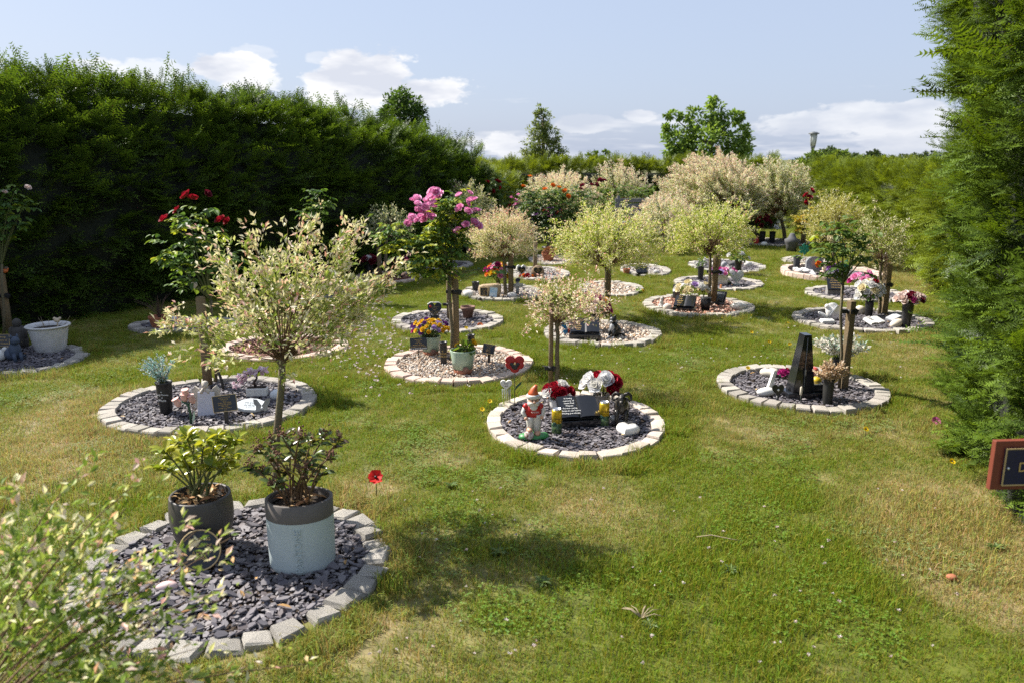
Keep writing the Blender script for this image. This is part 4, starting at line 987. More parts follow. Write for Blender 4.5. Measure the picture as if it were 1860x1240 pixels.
rose(b, 'red flowered rose bush near the end of the tall hedge', [Y_(x, y, Y + random.uniform(-.3, .3), .13) for x in range(884, 925, 14) for y in (330, 352, 375)], .065,
     [('red', onY(x, y, Y - .2), .08) for x, y in [(886, 332), (903, 330), (911, 342), (894, 348), (906, 332)]], onY(900, 420, Y), .03, per=13, greens=[(.10, .16, .03), (.07, .12, .03)])
b = gp(1466, 452); Y = b.y
rose(b, 'rose with clustered scarlet blooms and yellowing leaves by the lower hedge', [Y_(1460, 396, Y, .13), Y_(1448, 400, Y, .10), Y_(1475, 385, Y, .12), Y_(1452, 415, Y, .08)], .085,
     [('red', onY(x, y, Y - .1), .10) for x, y in [(1465, 356), (1470, 360), (1468, 366), (1474, 348), (1466, 372)]], onY(1462, 420, Y), .02, per=10, greens=[(.45, .30, .03), (.40, .34, .05), (.2, .2, .04)])
b = gp(1088, 428); Y = b.y
rose(b, 'loose green shrub in front of the domed far willow', [Y_(x, y, Y + random.uniform(-.3, .3), .16) for x in range(1080, 1185, 17) for y in (350, 372, 392)], .07, [], onY(1120, 405, Y), .03, per=13, greens=[(.11, .18, .035), (.09, .15, .03), (.15, .22, .05)], cat_='shrub', name='green_shrub')
b = gp(938, 440); Y = b.y
rose(b, 'tall spiky plant with coral red flower spikes near the hedge end', [Y_(x, y, Y + random.uniform(-.2, .2), .10) for x in (930, 938, 946) for y in (380, 400)], .08,
     [('pink', onY(940 + random.gauss(0, 4), 355 + 5 * i, Y - .1), .08) for i in range(7)] + [('red', onY(925 + random.gauss(0, 3), 370 + 5 * i, Y - .1), .06) for i in range(4)], onY(938, 410, Y), .015, per=8, cat_='flowering plant', name='flowering_plant')

# --- trees beyond the garden
def crown_tree(base, label, lumps, n, leafL, greens, trunk_h, trunk_r, branches=True, tpl=T_LEAF4, w=.55, group='trees beyond the hedges', name='broadleaf_tree', csize=.45):
    root = thing(name, label, 'tree', base, 0, group); b = Vector(base)
    tr = MB(); tr.tube([(0, 0, -.1), (.03, 0, trunk_h * .5), (0, .02, trunk_h)], [trunk_r, trunk_r * .75, trunk_r * .35], 8)
    if branches:
        for c, r in lumps: q = Vector(c) - b; s = Vector((0, 0, max(.3, q.z * .72))); tr.tube(bez(s, (s + q) * .5 + Vector((0, 0, -.05)), q, 4), [trunk_r * .35, trunk_r * .25, trunk_r * .16, trunk_r * .08], 5, cap=False)
    tr.build('trunk', BARK, root)
    tot = sum(r[0] * r[1] for _, r in lumps); P, D, L, C, Nn = [], [], [], [], []
    for c, (rx, rz) in lumps:
        q = Vector(c) - b; m = int(n * rx * rz / tot); cl = max(6, m // 28)
        for _ in range(cl):
            d = Vector((random.gauss(0, 1), random.gauss(0, 1), random.gauss(0, 1))).normalized(); k = random.uniform(.55, 1.05)
            cc = q + Vector((d.x * rx * k, d.y * rx * k, d.z * rz * k)); col = np.array(random.choice(greens)) * random.uniform(.8, 1.2)
            for _ in range(28):
                e = Vector((random.gauss(0, 1), random.gauss(0, 1), random.gauss(0, .8))) * (csize * .32 * min(rx, rz))
                P.append(cc + e); D.append(e.normalized() * .8 + d * .6 + Vector((random.gauss(0, .4), random.gauss(0, .4), random.gauss(-.1, .4)))); L.append(leafL * random.uniform(.7, 1.2)); C.append(col * random.uniform(.85, 1.15)); Nn.append(Vector((random.gauss(0, .5), random.gauss(0, .5), 1)))
    L = np.array(L); V, F, CC = leaves(np.array(P, np.float32), np.array(D, np.float32), np.array(Nn, np.float32), L, L * w, np.array(C), tpl)
    tag(link('crown', np_mesh('crown', V, F, CC, mat=LEAF), root), kind='stuff'); return root
def lump(px, py, Y, wpx, hpx):
    s = mpp(onY(px, py, Y)); return (onY(px, py, Y), (wpx * s, hpx * s))
Y = 25.0; b = onY(985, 400, Y); b.z = 0
crown_tree(b, 'slender conical tree standing clear above the far willows', [lump(985, 300, Y, 40, 26), lump(968, 285, Y, 22, 20), lump(1005, 282, Y, 24, 20), lump(985, 262, Y, 30, 22), lump(975, 240, Y, 20, 18), lump(1000, 245, Y, 20, 18), lump(985, 220, Y, 17, 18), lump(982, 203, Y, 9, 12), lump(960, 305, Y, 18, 14), lump(1015, 290, Y, 14, 14)], 7500, .085, [(.17, .22, .06), (.13, .18, .055), (.22, .26, .09)], 3.0, .09)
Y = 24.0; b = onY(1283, 400, Y); b.z = 0
crown_tree(b, 'broad young oak with large leaves behind the largest willow dome', [lump(1283, 260, Y, 55, 34), lump(1235, 255, Y, 30, 20), lump(1335, 265, Y, 34, 24), lump(1295, 205, Y, 20, 24), lump(1292, 182, Y, 9, 16), lump(1262, 215, Y, 16, 16), lump(1325, 218, Y, 18, 14), lump(1222, 212, Y, 14, 8), lump(1340, 210, Y, 10, 8), lump(1210, 236, Y, 14, 10), lump(1352, 245, Y, 18, 12), lump(1245, 285, Y, 34, 18), lump(1320, 290, Y, 34, 16), lump(1225, 272, Y, 20, 14), lump(1355, 268, Y, 14, 10)], 6500, .125, [(.19, .29, .06), (.15, .24, .05), (.23, .33, .07)], 3.0, .11, tpl=T_OVAL, w=.6, csize=.55)
Y = 22.0; b = onY(733, 400, Y); b.z = 0
crown_tree(b, 'rounded dense green tree rising behind the tall dark hedge', [lump(733, 205, Y, 38, 30), lump(725, 180, Y, 22, 18), lump(715, 215, Y, 24, 22), lump(755, 218, Y, 24, 22), lump(733, 240, Y, 40, 18)], 5000, .10, [(.07, .13, .03), (.09, .16, .035), (.055, .10, .025)], 2.9, .1, w=.6)
Y = 23.0; b = onY(1085, 400, Y); b.z = 0
crown_tree(b, 'small upright shoots of a young tree between the conical tree and the oak', [lump(1085, 305, Y, 26, 14), lump(1070, 290, Y, 7, 10), lump(1078, 283, Y, 5, 12), lump(1100, 285, Y, 6, 14), lump(1090, 296, Y, 14, 10), lump(1040, 302, Y, 14, 6), lump(1050, 296, Y, 10, 4)], 1500, .11, [(.12, .20, .045), (.10, .16, .04)], 1.8, .05)
Y = 24.0; b = onY(1215, 400, Y); b.z = 0
crown_tree(b, 'little leafy sapling at the foot of the oak', [lump(1215, 296, Y, 12, 10), lump(1222, 303, Y, 12, 8)], 600, .12, [(.13, .22, .05)], 1.5, .04, tpl=T_OVAL)
FARG = [(.045, .075, .03), (.06, .09, .035), (.05, .085, .04)]
for px, top_, w_, lab, Yf in [(1168, 304, 16, 'far dark tree clump left of the oak sapling', 130), (1192, 302, 18, 'far dark tree clump close behind the oak sapling', 128), (1512, 270, 34, 'large far tree behind the lamp post', 110), (1545, 280, 20, 'lower far tree right of the large far tree', 112), (1585, 276, 26, 'rounded far tree above the low hedge', 118), (1640, 280, 40, 'wide pale green far tree group above the low hedge', 150), (1690, 276, 40, 'far tree partly behind the tall bright hedge', 150), (1460, 292, 16, 'far bush left of the lamp post', 100)]:
    b = onY(px, 288, Yf); b.z = 0; zt = onY(px, top_, Yf).z; s = w_ * mpp(onY(px, 288, Yf))
    crown_tree(b, lab, [((b.x, Yf, zt * .55), (s, zt * .42)), ((b.x - s * .5, Yf, zt * .42), (s * .6, zt * .35)), ((b.x + s * .5, Yf, zt * .45), (s * .6, zt * .36)), ((b.x + s * .1, Yf, zt * .8), (s * .5, zt * .22))], 2600, .42, FARG if 'pale' not in lab else [(.10, .13, .05), (.08, .11, .05)], zt * .4, .2, branches=False, w=.7)
Y = 24.0; b = onY(1490, 400, Y); b.z = 0
crown_tree(b, 'light green bush top showing over the low hedge beside the lamp post', [lump(1480, 292, Y, 22, 12), lump(1500, 288, Y, 22, 12), lump(1530, 286, Y, 18, 10), lump(1455, 300, Y, 14, 10), lump(1560, 292, Y, 18, 8)], 1800, .12, [(.15, .21, .05), (.11, .17, .04)], 1.4, .05)

# --- lamp post beyond the hedge
Y = 40.0; b = onY(1474, 300, Y); b.z = 0; zt = onY(1474, 240, Y).z; s = mpp(onY(1474, 260, Y))
lp = thing('lamp_post', 'grey lamp post with glass lantern and flat cap behind the low hedge', 'lamp post', b)
PAINT = M('grey paint', (.10, .11, .115), rough=.5, var=.1); GLASS = M('frosted lantern glass', (.55, .58, .56), rough=.25, var=.1, trans=.5)
mb = MB(); mb.lathe([(.075, -.1), (.06, 1.2), (.05, zt - .95), (.05, zt - .9)], 12); mb.build('pole', PAINT, lp)
mb = MB(); mb.lathe([(.05, zt - .92), (.10, zt - .72), (.12, zt - .68)], 14); mb.build('collar', PAINT, lp)
mb = MB(); mb.lathe([(.115, zt - .68), (.15, zt - .45), (.17, zt - .10)], 14); mb.build('lantern', GLASS, lp)
mb = MB(); mb.lathe([(.25, zt - .10), (.25, zt - .06), (.12, zt), (.01, zt + .02)], 16); mb.build('cap', PAINT, lp)
mb = MB()
for k in range(4): a = k * PI / 2 + .4; mb.tube([(.125 * math.cos(a), .125 * math.sin(a), zt - .68), (.18 * math.cos(a), .18 * math.sin(a), zt - .09)], .014, 5)
mb.build('lantern_frame', PAINT, lp)
# ================================================================== pots and potted shrubs
CHAR = M('charcoal glaze', (.060, .054, .050), rough=.45, var=.18, scale=8)
BAND = M('taupe glaze', (.115, .100, .090), rough=.6, var=.12, scale=8)
BLUEP = M('pale blue glaze', (.46, .53, .53), rough=.55, var=.10, scale=9, col2=(.40, .46, .46))
SAGE = M('sage green glaze', (.33, .43, .34), rough=.32, var=.06, scale=6)
BROWNT = M('brown terracotta', (.20, .11, .08), rough=.8, var=.15, scale=10)
WHITEP = M('weathered white plastic', (.62, .61, .60), rough=.6, var=.10, scale=14, col2=(.50, .49, .47))
def ring_pot(name, label, p, prof, mat, n=36, sy=1.0, rz=0.0, soil_z=None, soil_r=None, mats=None, mis=None, cat_='flower pot', group=None):
    t = thing(name, label, cat_, p, rz, group)
    MB().lathe(prof, n, sy=sy, mis=mis).build('body', mats or mat, t)
    if soil_z: MB().lathe([(0.001, soil_z + .012), (soil_r * .5, soil_z + .008), (soil_r, soil_z)], 24, sy=sy).build('soil', SOIL, t)
    return t
def pot_prof(h, rt, rb, wall=.012, belly=None, depth=.03):
    k = belly or 0
    pr = [(rb * .96, 0), (rb, .004)]
    for i in range(1, 6): f = i / 6; pr.append((rb + (rt - rb) * f + k * math.sin(PI * f), h * f))
    return pr + [(rt, h - .006), (rt - .002, h), (rt - wall, h), (rt - wall - .001, h - .006), (rt - wall - .004, h - depth - .015)]
zA = ZS - .004
p1 = gp(373, 1003); p1.z = zA; h1 = .275
pot1 = ring_pot('flower_pot', 'dark charcoal rounded pot, left of the pale blue pot', p1, pot_prof(h1, .132, .088, .012, .024), CHAR, soil_z=h1 - .03, soil_r=.118, group=None)
p2 = gp(551, 1028); p2.z = zA; h2 = .318
hw2 = 59 * mpp(p2)
pr2 = [(hw2 * .93, 0), (hw2 * .97, .006), (hw2 * .985, .03), (hw2, h2 * .5), (hw2, h2 * .745), (hw2 * 1.0, h2 * .75), (hw2, h2 * .995), (hw2 - .003, h2), (hw2 - .013, h2), (hw2 - .015, h2 - .008), (hw2 - .02, h2 - .06)]
pot2 = ring_pot('flower_pot', 'pale blue oval pot with taupe rim band and embossed word', p2, pr2, None, 44, .80, .12, h2 - .035, hw2 - .017, [BLUEP, BAND], [0, 0, 0, 0, 0, 1, 1, 1, 1, 1, 1])
text('PANTONE', .043, BLUEP, pot2, (hw2 * .02, -hw2 * .80 - .0005, h2 * .37), (PI / 2, -PI / 2, 0), ext=.0045)
def leaf_obj_mesh(cols, L, w, seed, cup=.12):
    r = random.Random(seed); V = []; prof = [(0, .05), (.15, .35), (.38, .85), (.62, 1.0), (.82, .72), (.95, .28), (1, .02)]; k = r.uniform(.5, 1.3)
    for x, ww in prof:
        z = -.25 * k * x * x; V += [(x * L, -ww * w / 2, (z + cup * ww) * L), (x * L, 0, z * L), (x * L, ww * w / 2, (z + cup * ww) * L)]
    F = []
    for i in range(len(prof) - 1):
        for j in range(2): a = i * 3 + j; F += [(a, a + 3, a + 4), (a, a + 4, a + 1)]
    c = np.array([cols] * len(V)); c[1::3] *= 1.25
    return np_mesh('leaf', np.array(V), np.array(F), c, smooth=True, mat=GLOSSY)
GLOSSY = M('glossy leaf', (.1, .15, .03), rough=.28, var=0, attr=True, trans=.38, spec=.55, tcol=(1.3, 1.2, .5))
def potted_shrub(name, label, base, tips, meshes, per, soil_r, stem_mat, heads=None, low=.5):
    t = thing(name, label, 'shrub', base)
    st = MB(); b = Vector(base)
    for tip in tips:
        q = Vector(tip) - b; s = Vector((random.uniform(-.5, .5) * soil_r, random.uniform(-.4, .4) * soil_r, -.02))
        pts = bez(s, Vector((s.x * .8 + q.x * .25, s.y * .8 + q.y * .25, q.z * .55)), q, 6); st.tube(pts, [.0055, .005, .0045, .004, .0035, .003], 6, cap=False)
        for _ in range(per):
            f = random.uniform(low, 1.0) ** .5 if random.random() < .35 else random.uniform(.86, 1.0)
            i = min(4, int(f * 5)); p = pts[i].lerp(pts[i + 1], f * 5 - i); tan = (pts[i + 1] - pts[i]).normalized()
            a = random.uniform(0, 2 * PI); d = tan * random.uniform(.25, 1.0) + Vector((math.cos(a), math.sin(a), random.uniform(-.1, .25)))
            m = Matrix.Identity(3); x = d.normalized(); y = Vector((0, 0, 1)).cross(x).normalized(); z = x.cross(y)
            m = Matrix((x, y, z)).transposed(); link('leaf', random.choice(meshes), t, p, (m @ Euler((random.gauss(0, .4), 0, 0)).to_matrix()).to_euler(), random.uniform(.65, 1.15))
        if heads and random.random() < .62:
            hb = MB()
            for _ in range(26): e = Vector((random.gauss(0, .011), random.gauss(0, .011), abs(random.gauss(.012, .014)))); hb.ball(q.x + e.x, q.y + e.y, q.z + e.z, random.uniform(.003, .0055), n=5, m=4)
            hb.build('flower_head', heads, t)
    st.build('stems', stem_mat, t)
    return t
LM1 = [leaf_obj_mesh(c, .060, .027, i) for i, c in enumerate([(.26, .30, .035), (.32, .34, .04), (.20, .26, .035), (.15, .21, .03), (.36, .36, .05), (.24, .27, .03)])]
LM2 = [leaf_obj_mesh(c, .062, .024, 10 + i) for i, c in enumerate([(.075, .12, .035), (.095, .14, .05), (.06, .09, .03), (.12, .17, .06), (.16, .16, .05), (.10, .065, .04)])]
s1 = p1 + Vector((0, 0, h1 - .03))
tips1 = [onY(x, y, p1.y + dy) for x, y, dy in [(285, 845, .0), (295, 815, -.05), (318, 800, .05), (338, 790, -.05), (352, 785, .1), (372, 800, -.1), (395, 788, 0), (415, 800, .05), (432, 795, .0), (425, 825, -.08), (330, 825, -.1), (365, 820, .12), (400, 820, .1), (310, 850, .08), (345, 845, 0), (385, 845, -.08), (412, 848, .05)]]
potted_shrub('potted_shrub', 'yellow green shrub growing in the charcoal pot', s1, tips1, LM1, 23, .11, GTWIG)
s2 = p2 + Vector((0, 0, h2 - .035))
HEADM = M('dry flower heads', (.16, .075, .045), rough=.9, var=.3, scale=60)
tips2 = [onY(x, y, p2.y + dy) for x, y, dy in [(452, 845, 0), (470, 815, -.05), (490, 800, .05), (512, 792, -.05), (528, 800, .1), (545, 790, -.1), (565, 800, 0), (590, 792, .05), (615, 798, .0), (600, 830, -.08), (500, 830, -.1), (535, 825, .12), (570, 825, .1), (478, 855, .08), (515, 855, 0), (555, 850, -.08), (585, 860, .05), (495, 880, -.1)]]
potted_shrub('potted_shrub', 'dark green shrub with brown seed heads growing in the pale blue pot', s2, tips2, LM2, 16, .10, TWIG, HEADM, .4)
for P_, r_, hh, lab in ((s1, .11, .012, 'dry leaves heaped on the soil of the charcoal pot'), (s2, .09, .012, 'few dry leaves on the soil of the pale blue pot')):
    n = 60 if r_ > .1 else 22; a = rng.uniform(0, 2 * PI, n); r = r_ * np.sqrt(rng.uniform(0, 1, n)); Q = np.stack([r * np.cos(a), r * np.sin(a) * .85, np.full(n, .016) + rng.uniform(0, .02, n)], 1).astype(np.float32)
    V, F, C = leaves(Q, rvec(n) * np.array([1, 1, .35]), np.tile([[0, 0, 1.]], (n, 1)) + rvec(n) * .5, rng.uniform(.03, .055, n), rng.uniform(.014, .024, n), pick([(.45, .24, .10), (.55, .36, .17), (.36, .17, .07), (.62, .46, .26)], n), T_OVAL)
    o = link('leaf_litter', np_mesh('leaf_litter', V, F, C, mat=DEADL), None, P_); tag(o, lab, 'dry leaves', kind='stuff')

# ================================================================== memorial furniture kit
def stone(px, py, r, label, mat, name='stone', rz=0.0, cat_='stone', seed=1, noise_=.07, z=ZS, tilt=(0, 0)):
    p = gp(px, py); p.z = z; random.seed(seed); t = MB(); t.ball(0, 0, r[2] * .75, *r, n=14, m=9, noise=noise_)
    o = t.build(name, mat, None, p, (tilt[0], tilt[1], rz)); return tag(o, label, cat_)
def vase(px, py, h, rt, rb, label, mat=None, lines=(), name='grave_vase', lip=.006, z=ZS, lz=.62, ls=.016):
    p = gp(px, py); p.z = z; t = thing(name, label, 'vase', p)
    MB().lathe([(rb * .97, 0), (rb, .004), (rb + (rt - rb) * .7, h * .78), (rt - lip, h * .94), (rt, h * .965), (rt, h), (rt - .008, h), (rt - .012, h * .93), (rt - .02, h * .86)], 24).build('body', mat or BLACKP, t)
    for i, s in enumerate(lines):
        zz = h * lz - i * ls * 1.3; rr = rb + (rt - rb) * zz / h
        text(s, ls, GOLD if mat is None else WHITEL, t, (-.006, -rr - .0006, zz), (PI / 2, 0, 0))
    t['h'] = h
    return t
GREENERY = [(.05, .12, .04), (.08, .16, .05), (.04, .09, .035)]
def bouquet(p, label, kinds, rx, rz, size, n_leaf=60, leafL=.05, green=None, stem_h=.06, name='flower_bouquet', up=.5, cat_='flowers', group=None):
    t = thing(name, label, cat_, p, 0, group); tot = sum(c for _, c in kinds); i = 0
    st = MB(); gold = PI * (3 - math.sqrt(5)); seq = [k for k, c in kinds for _ in range(c)]; random.shuffle(seq); seq = [s for _, s in sorted((((j + random.uniform(.2, .8)) / c_, k_) for k_, c_ in kinds for j in range(c_)))]
    for i, k in enumerate(seq):
        f = (i + .5) / tot; zz = 1 - f * 1.1; rr = math.sqrt(max(.02, 1 - zz * zz)); a = gold * i
        q = Vector((rx * rr * math.cos(a), rx * rr * math.sin(a) * .8, stem_h + rz * (.5 + zz * .8))) + Vector((random.gauss(0, .08) * rx, 0, random.gauss(0, .08) * rz))
        st.tube(bez(Vector((0, 0, -.05)), Vector((q.x * .3, q.y * .3, q.z * .6)), q, 4), .0022, 4, cap=False)
        bloom(k, q, size * random.uniform(.85, 1.2), t, (q.x * 3 / rx * .3, q.y * .3 / rx * 2 - .35, .6))
    st.build('stems', GTWIG, t)
    n = n_leaf
    if n:
        d = rvec(n); d[:, 2] = np.abs(d[:, 2]) * .9 - .25
        Q = (d * np.array([rx * .8, rx * .65, rz * .9]) * rng.uniform(.4, 1.05, (n, 1)) + np.array([0, 0, stem_h + rz * .45])).astype(np.float32)
        V, F, C = leaves(Q, d * .8 + rvec(n) * .5, np.tile([[0, 0, 1.]], (n, 1)) + rvec(n) * .6, leafL * rng.uniform(.6, 1.2, n), leafL * .45 * rng.uniform(.7, 1.2, n), pick(green or GREENERY, n), T_OVAL)
        tag(link('greenery', np_mesh('greenery', V, F, C, mat=LEAF), t), kind='stuff')
    return t
def on_vase(v): return Vector(v.location) + Vector((0, 0, v['h'] - .02))
SLATEB = M('black plaque', (.016, .018, .026), rough=.3, var=.2, scale=30, spec=.5)
GOLDF = M('gold rim', (.50, .36, .17), rough=.45, var=.1)
def sign(px, py, ztop, w, h, lines, label, rz=0.0, tilt=-.25, roll=0.0, rim=True, ls=None, ink=None, stake_w=.018, extra=None):
    p = gp(px, py); p.z = ZS - .01; t = thing('memorial_sign', label, 'memorial plaque', p, rz)
    MB().box(0, .008, (ztop - h * .4) / 2, stake_w, .010, ztop - h * .4 + .02).build('stake', BLACKP, t)
    bd = bpy.data.objects.new('board', bpy.data.meshes.new('board')); mb = MB(); mb.box(0, 0, 0, w, .006, h, bev=.0012)
    b = mb.build('board', SLATEB, t, (0, 0, ztop - h / 2), (tilt, roll, 0)); bpy.data.objects.remove(bd)
    if rim:
        e = MB(); q = .0035
        for cx, cz, sx, sz in ((0, h / 2 - q / 2, w, q), (0, -h / 2 + q / 2, w, q), (-w / 2 + q / 2, 0, q, h - 2 * q), (w / 2 - q / 2, 0, q, h - 2 * q)): e.box(cx, -.0040, cz, sx, .0022, sz)
        e.build('rim', GOLDF, b)
    ls = ls or h * .8 / max(1, len(lines))
    for i, s in enumerate(lines): text(s, ls * .82, ink or GOLD, b, (0, -.0042, h * .5 - h * .09 - ls * (i + .5)), (PI / 2, 0, 0))
    if extra: extra(b, w, h)
    return t
def book(px, py, w, label, rz=0.0, lines=(), tilt=.62, plinth=True, ink=None, ls=.018, mat=None, ph=.05, d=None, pw=1.12, name='book_memorial'):
    """open book lying back on a plinth"""
    mat = mat or GRAN; p = gp(px, py); p.z = ZS - .006; t = thing(name, label, 'memorial', p, rz); d = d or w * .66
    if plinth: MB().box(0, 0, ph / 2, w * pw, w * .52, ph, bev=.004).build('plinth', mat, t)
    th = w * .11; n = 9; vs = []; prof = []
    for i in range(2 * n + 1):
        x = (i - n) / n; ax = abs(x); prof.append((x * w / 2, th * (.45 + .55 * math.sin(min(1, ax * 1.15) * PI * .8) ** .7 * (1 - .25 * ax))))
    out = [(x, z) for x, z in prof] + [(w / 2, 0), (-w / 2, 0)]
    Rm = Matrix.Translation((0, w * .06 if plinth else 0, (ph if plinth else 0) + d / 2 * math.sin(tilt) + .012)) @ Matrix.Rotation(tilt, 4, 'X')
    o = MB().prism(out, -d / 2, d / 2).build('book', mat, t); o.matrix_local = Rm
    sp = MB(); sp.box(0, 0, -.006, w * 1.05, d * 1.03, .012, bev=.003); so = sp.build('cover', mat, t); so.matrix_local = Rm
    if plinth:
        MB().box(0, w * .08, ph + d * .22 * math.sin(tilt), w * .8, w * .16, d * .42 * math.sin(tilt)).build('prop', mat, t)
    for i, s in enumerate(lines):
        text(s, ls, ink or WHITEL, o, (-w * .235, d * .36 - i * ls * 1.25, th * .985 + .001), (0, 0, 0), ext=.0008)
    return t
def heart_plate(px, py, w, h, th, label, mat, tilt=-.2, rz=0.0, z=None, name='heart_plaque', cat_='memorial plaque', lines=(), ls=.012, ink=None, lift=0.0):
    p = gp(px, py); p.z = ZS - .004 if z is None else z; t = thing(name, label, cat_, p, rz)
    o = MB().prism(heart(w, h), -th / 2, th / 2).build('plate', mat, t, (0, 0, lift), (tilt, 0, 0))
    for i, s in enumerate(lines): text(s, ls, ink or GOLD, o, (0, -th / 2 - .0008, h * .74 - i * ls * 1.3), (PI / 2, 0, 0))
    return t
def lying_heart(px, py, w, label, mat, rz=0.0, lines=(), th=.05):
    p = gp(px, py); p.z = ZS + .004; t = thing('heart_stone', label, 'heart stone', p, rz)
    hp = heart(w, w * .92, 30); mb = MB(); c = (0, w * .5); vs, fs = [], []
    for s, z in ((.9, 0), (1.0, th * .3), (.97, th * .62), (.82, th * .9), (.5, th)):
        vs += [((x - c[0]) * s, (y - c[1]) * s, z) for x, y in hp]
    n = len(hp)
    for j in range(4): fs += [(j * n + i, j * n + (i + 1) % n, (j + 1) * n + (i + 1) % n, (j + 1) * n + i) for i in range(n)]
    fs.append(tuple(4 * n + i for i in range(n))); fs.append(tuple(reversed(range(n))))
    mb.add(vs, fs, 0, True).build('body', mat, t, rot=(.12, 0, 0))
    for i, s in enumerate(lines): text(s, w * .075, M('grey lettering', (.12, .12, .12), var=0), t, (w * .06, w * .22 - i * w * .09, th + .010 + .004 * (2 - i)), (.12, 0, 0))
    return t
def sprig_bunch(p, label, n, h, spread, cols, leafL=.012, name='artificial_sprigs', cat_='flowers', per=40, lean=(0, 0), dense=.25):
    """feathery plastic stems"""
    t = thing(name, label, cat_, p); st = MB(); P, D, L, C = [], [], [], []
    for i in range(n):
        a = random.uniform(0, 2 * PI); k = random.uniform(.15, 1) ** .6; q = Vector((math.cos(a) * spread * k + lean[0] * h, math.sin(a) * spread * k * .7 + lean[1] * h, h * random.uniform(.55, 1.0) * (1 - .35 * k)))
        pts = bez(Vector((0, 0, -.03)), Vector((q.x * .25, q.y * .25, q.z * .6)), q, 5); st.tube(pts, .0014, 4, cap=False)
        for _ in range(per):
            f = random.uniform(dense, 1.0); j = min(3, int(f * 4)); o = pts[j].lerp(pts[j + 1], f * 4 - j); P.append(o); D.append((pts[j + 1] - pts[j]).normalized() * .7 + Vector((random.gauss(0, .7), random.gauss(0, .7), random.gauss(.1, .6)))); L.append(leafL * random.uniform(.6, 1.4)); C.append(np.array(random.choice(cols)) * random.uniform(.85, 1.15))
    L = np.array(L); V, F, CC = leaves(np.array(P, np.float32), np.array(D, np.float32), rvec(len(P)), L, L * .5, np.array(C))
    st.build('stems', GTWIG, t); tag(link('sprigs', np_mesh('sprigs', V, F, CC, mat=PETAL), t), kind='stuff'); return t
# ================================================================== what stands on each bed
# ---- bed A: round plaque, pink stone
p = gp(366, 1040); p.z = ZS
t = thing('round_plaque', 'round black plaque with gold rim leaning on the charcoal pot', 'memorial plaque', p, .15)
o = MB().lathe([(.086, -.004), (.086, .004)], 36).build('disc', SLATEB, t, (0, .01, .086), (PI / 2 - .32, 0, 0))
r_ = MB(); r_.lathe([(.083, .003), (.089, .003), (.089, .0065), (.083, .0065), (.083, .003)], 40); r_.build('rim', GOLDF, o)
for i, s in enumerate(('IN LOVING', 'MEMORY OF', 'A DEAR', 'FATHER')): text(s, .018, GOLD, o, (0, .045 - i * .027, .0052), (0, 0, 0))
stone(305, 1078, (.045, .026, .022), 'smooth pink stone lying on dark slate near the round plaque', M('pink stone', (.62, .46, .44), rough=.5, var=.12), rz=.2, noise_=.03, cat_='stone')
# ---- loose poppies
def poppy(px, py, zt, r, label, col, lean=0.0, name='poppy', pal=None):
    b = gp(px, py); t = thing(name, label, 'flower', b)
    MB().tube([(0, 0, -.01), (lean * .4, 0, zt * .5), (lean, 0, zt)], .0026, 6).build('stem', GTWIG, t)
    V, F, C, o = [], [], [], 0
    for k in range(7):
        a = 2 * PI * k / 7 + random.uniform(-.2, .2); ca, sa = math.cos(a), math.sin(a)
        for iz, (rr, z, w) in enumerate(((.1, 0, .12), (.6, .18, .75), (random.uniform(.85, 1.1), random.uniform(.2, .42), .62))):
            for ix in (-1, 0, 1): u = ix * w; V.append(((ca * rr - sa * u) * r, (sa * rr + ca * u) * r, (z - .1 * abs(ix) + random.uniform(-.06, .06)) * r)); C.append(np.array(col) * random.uniform(.85, 1.15))
        for iz in range(2):
            for ix in range(2): b_ = o + iz * 3 + ix; F += [(b_, b_ + 1, b_ + 4), (b_, b_ + 4, b_ + 3)]
        o += 9
    link('petals', np_mesh('petals', np.array(V), np.array(F), np.array(C), True, PETAL), t, (lean, 0, zt), (.75, .1, 0))
    MB().ball(0, 0, .15 * r, r * .22, n=8, m=5).build('centre', BLACKP, t, (lean, -.002, zt), (.75, .1, 0)); return t
b = gp(684, 902); poppy(684, 902, top(b, 866), .036, 'bright red poppy standing alone in the grass by the pot bed', (.62, .012, .008))
for i, (px, py, lab) in enumerate([(1728, 852, 'yellow hawkbit flower close to the tall bright hedge'), (1572, 792, 'yellow hawkbit in the lawn in front of the wedge memorial bed'), (1397, 630, 'yellow hawkbit left of the wedge memorial, lower one'), (1434, 634, 'yellow hawkbit just behind the wedge memorial'), (1365, 612, 'yellow hawkbit farthest from the wedge memorial'), (1358, 678, 'yellow hawkbit at the kerb of the wedge memorial bed'), (890, 745, 'yellow hawkbit at the kerb left of the gnome'), (876, 760, 'yellow hawkbit in the grass left of the gnome bed'), (847, 604, 'yellow hawkbit in front of the terracotta pot bed')]):
    b = gp(px, py); poppy(px, py, .05 if i not in (6, 7) else .07, .016, lab, (.70, .50, .01), name='hawkbit')
poppy(1700, 772, .03, .028, 'pink fallen blossom on the lawn by the tall bright hedge', (.60, .14, .34), name='fallen_blossom')
poppy(872, 596, .03, .03, 'orange brown blossom on the lawn behind the right hand plaque', (.50, .14, .04), name='fallen_blossom')

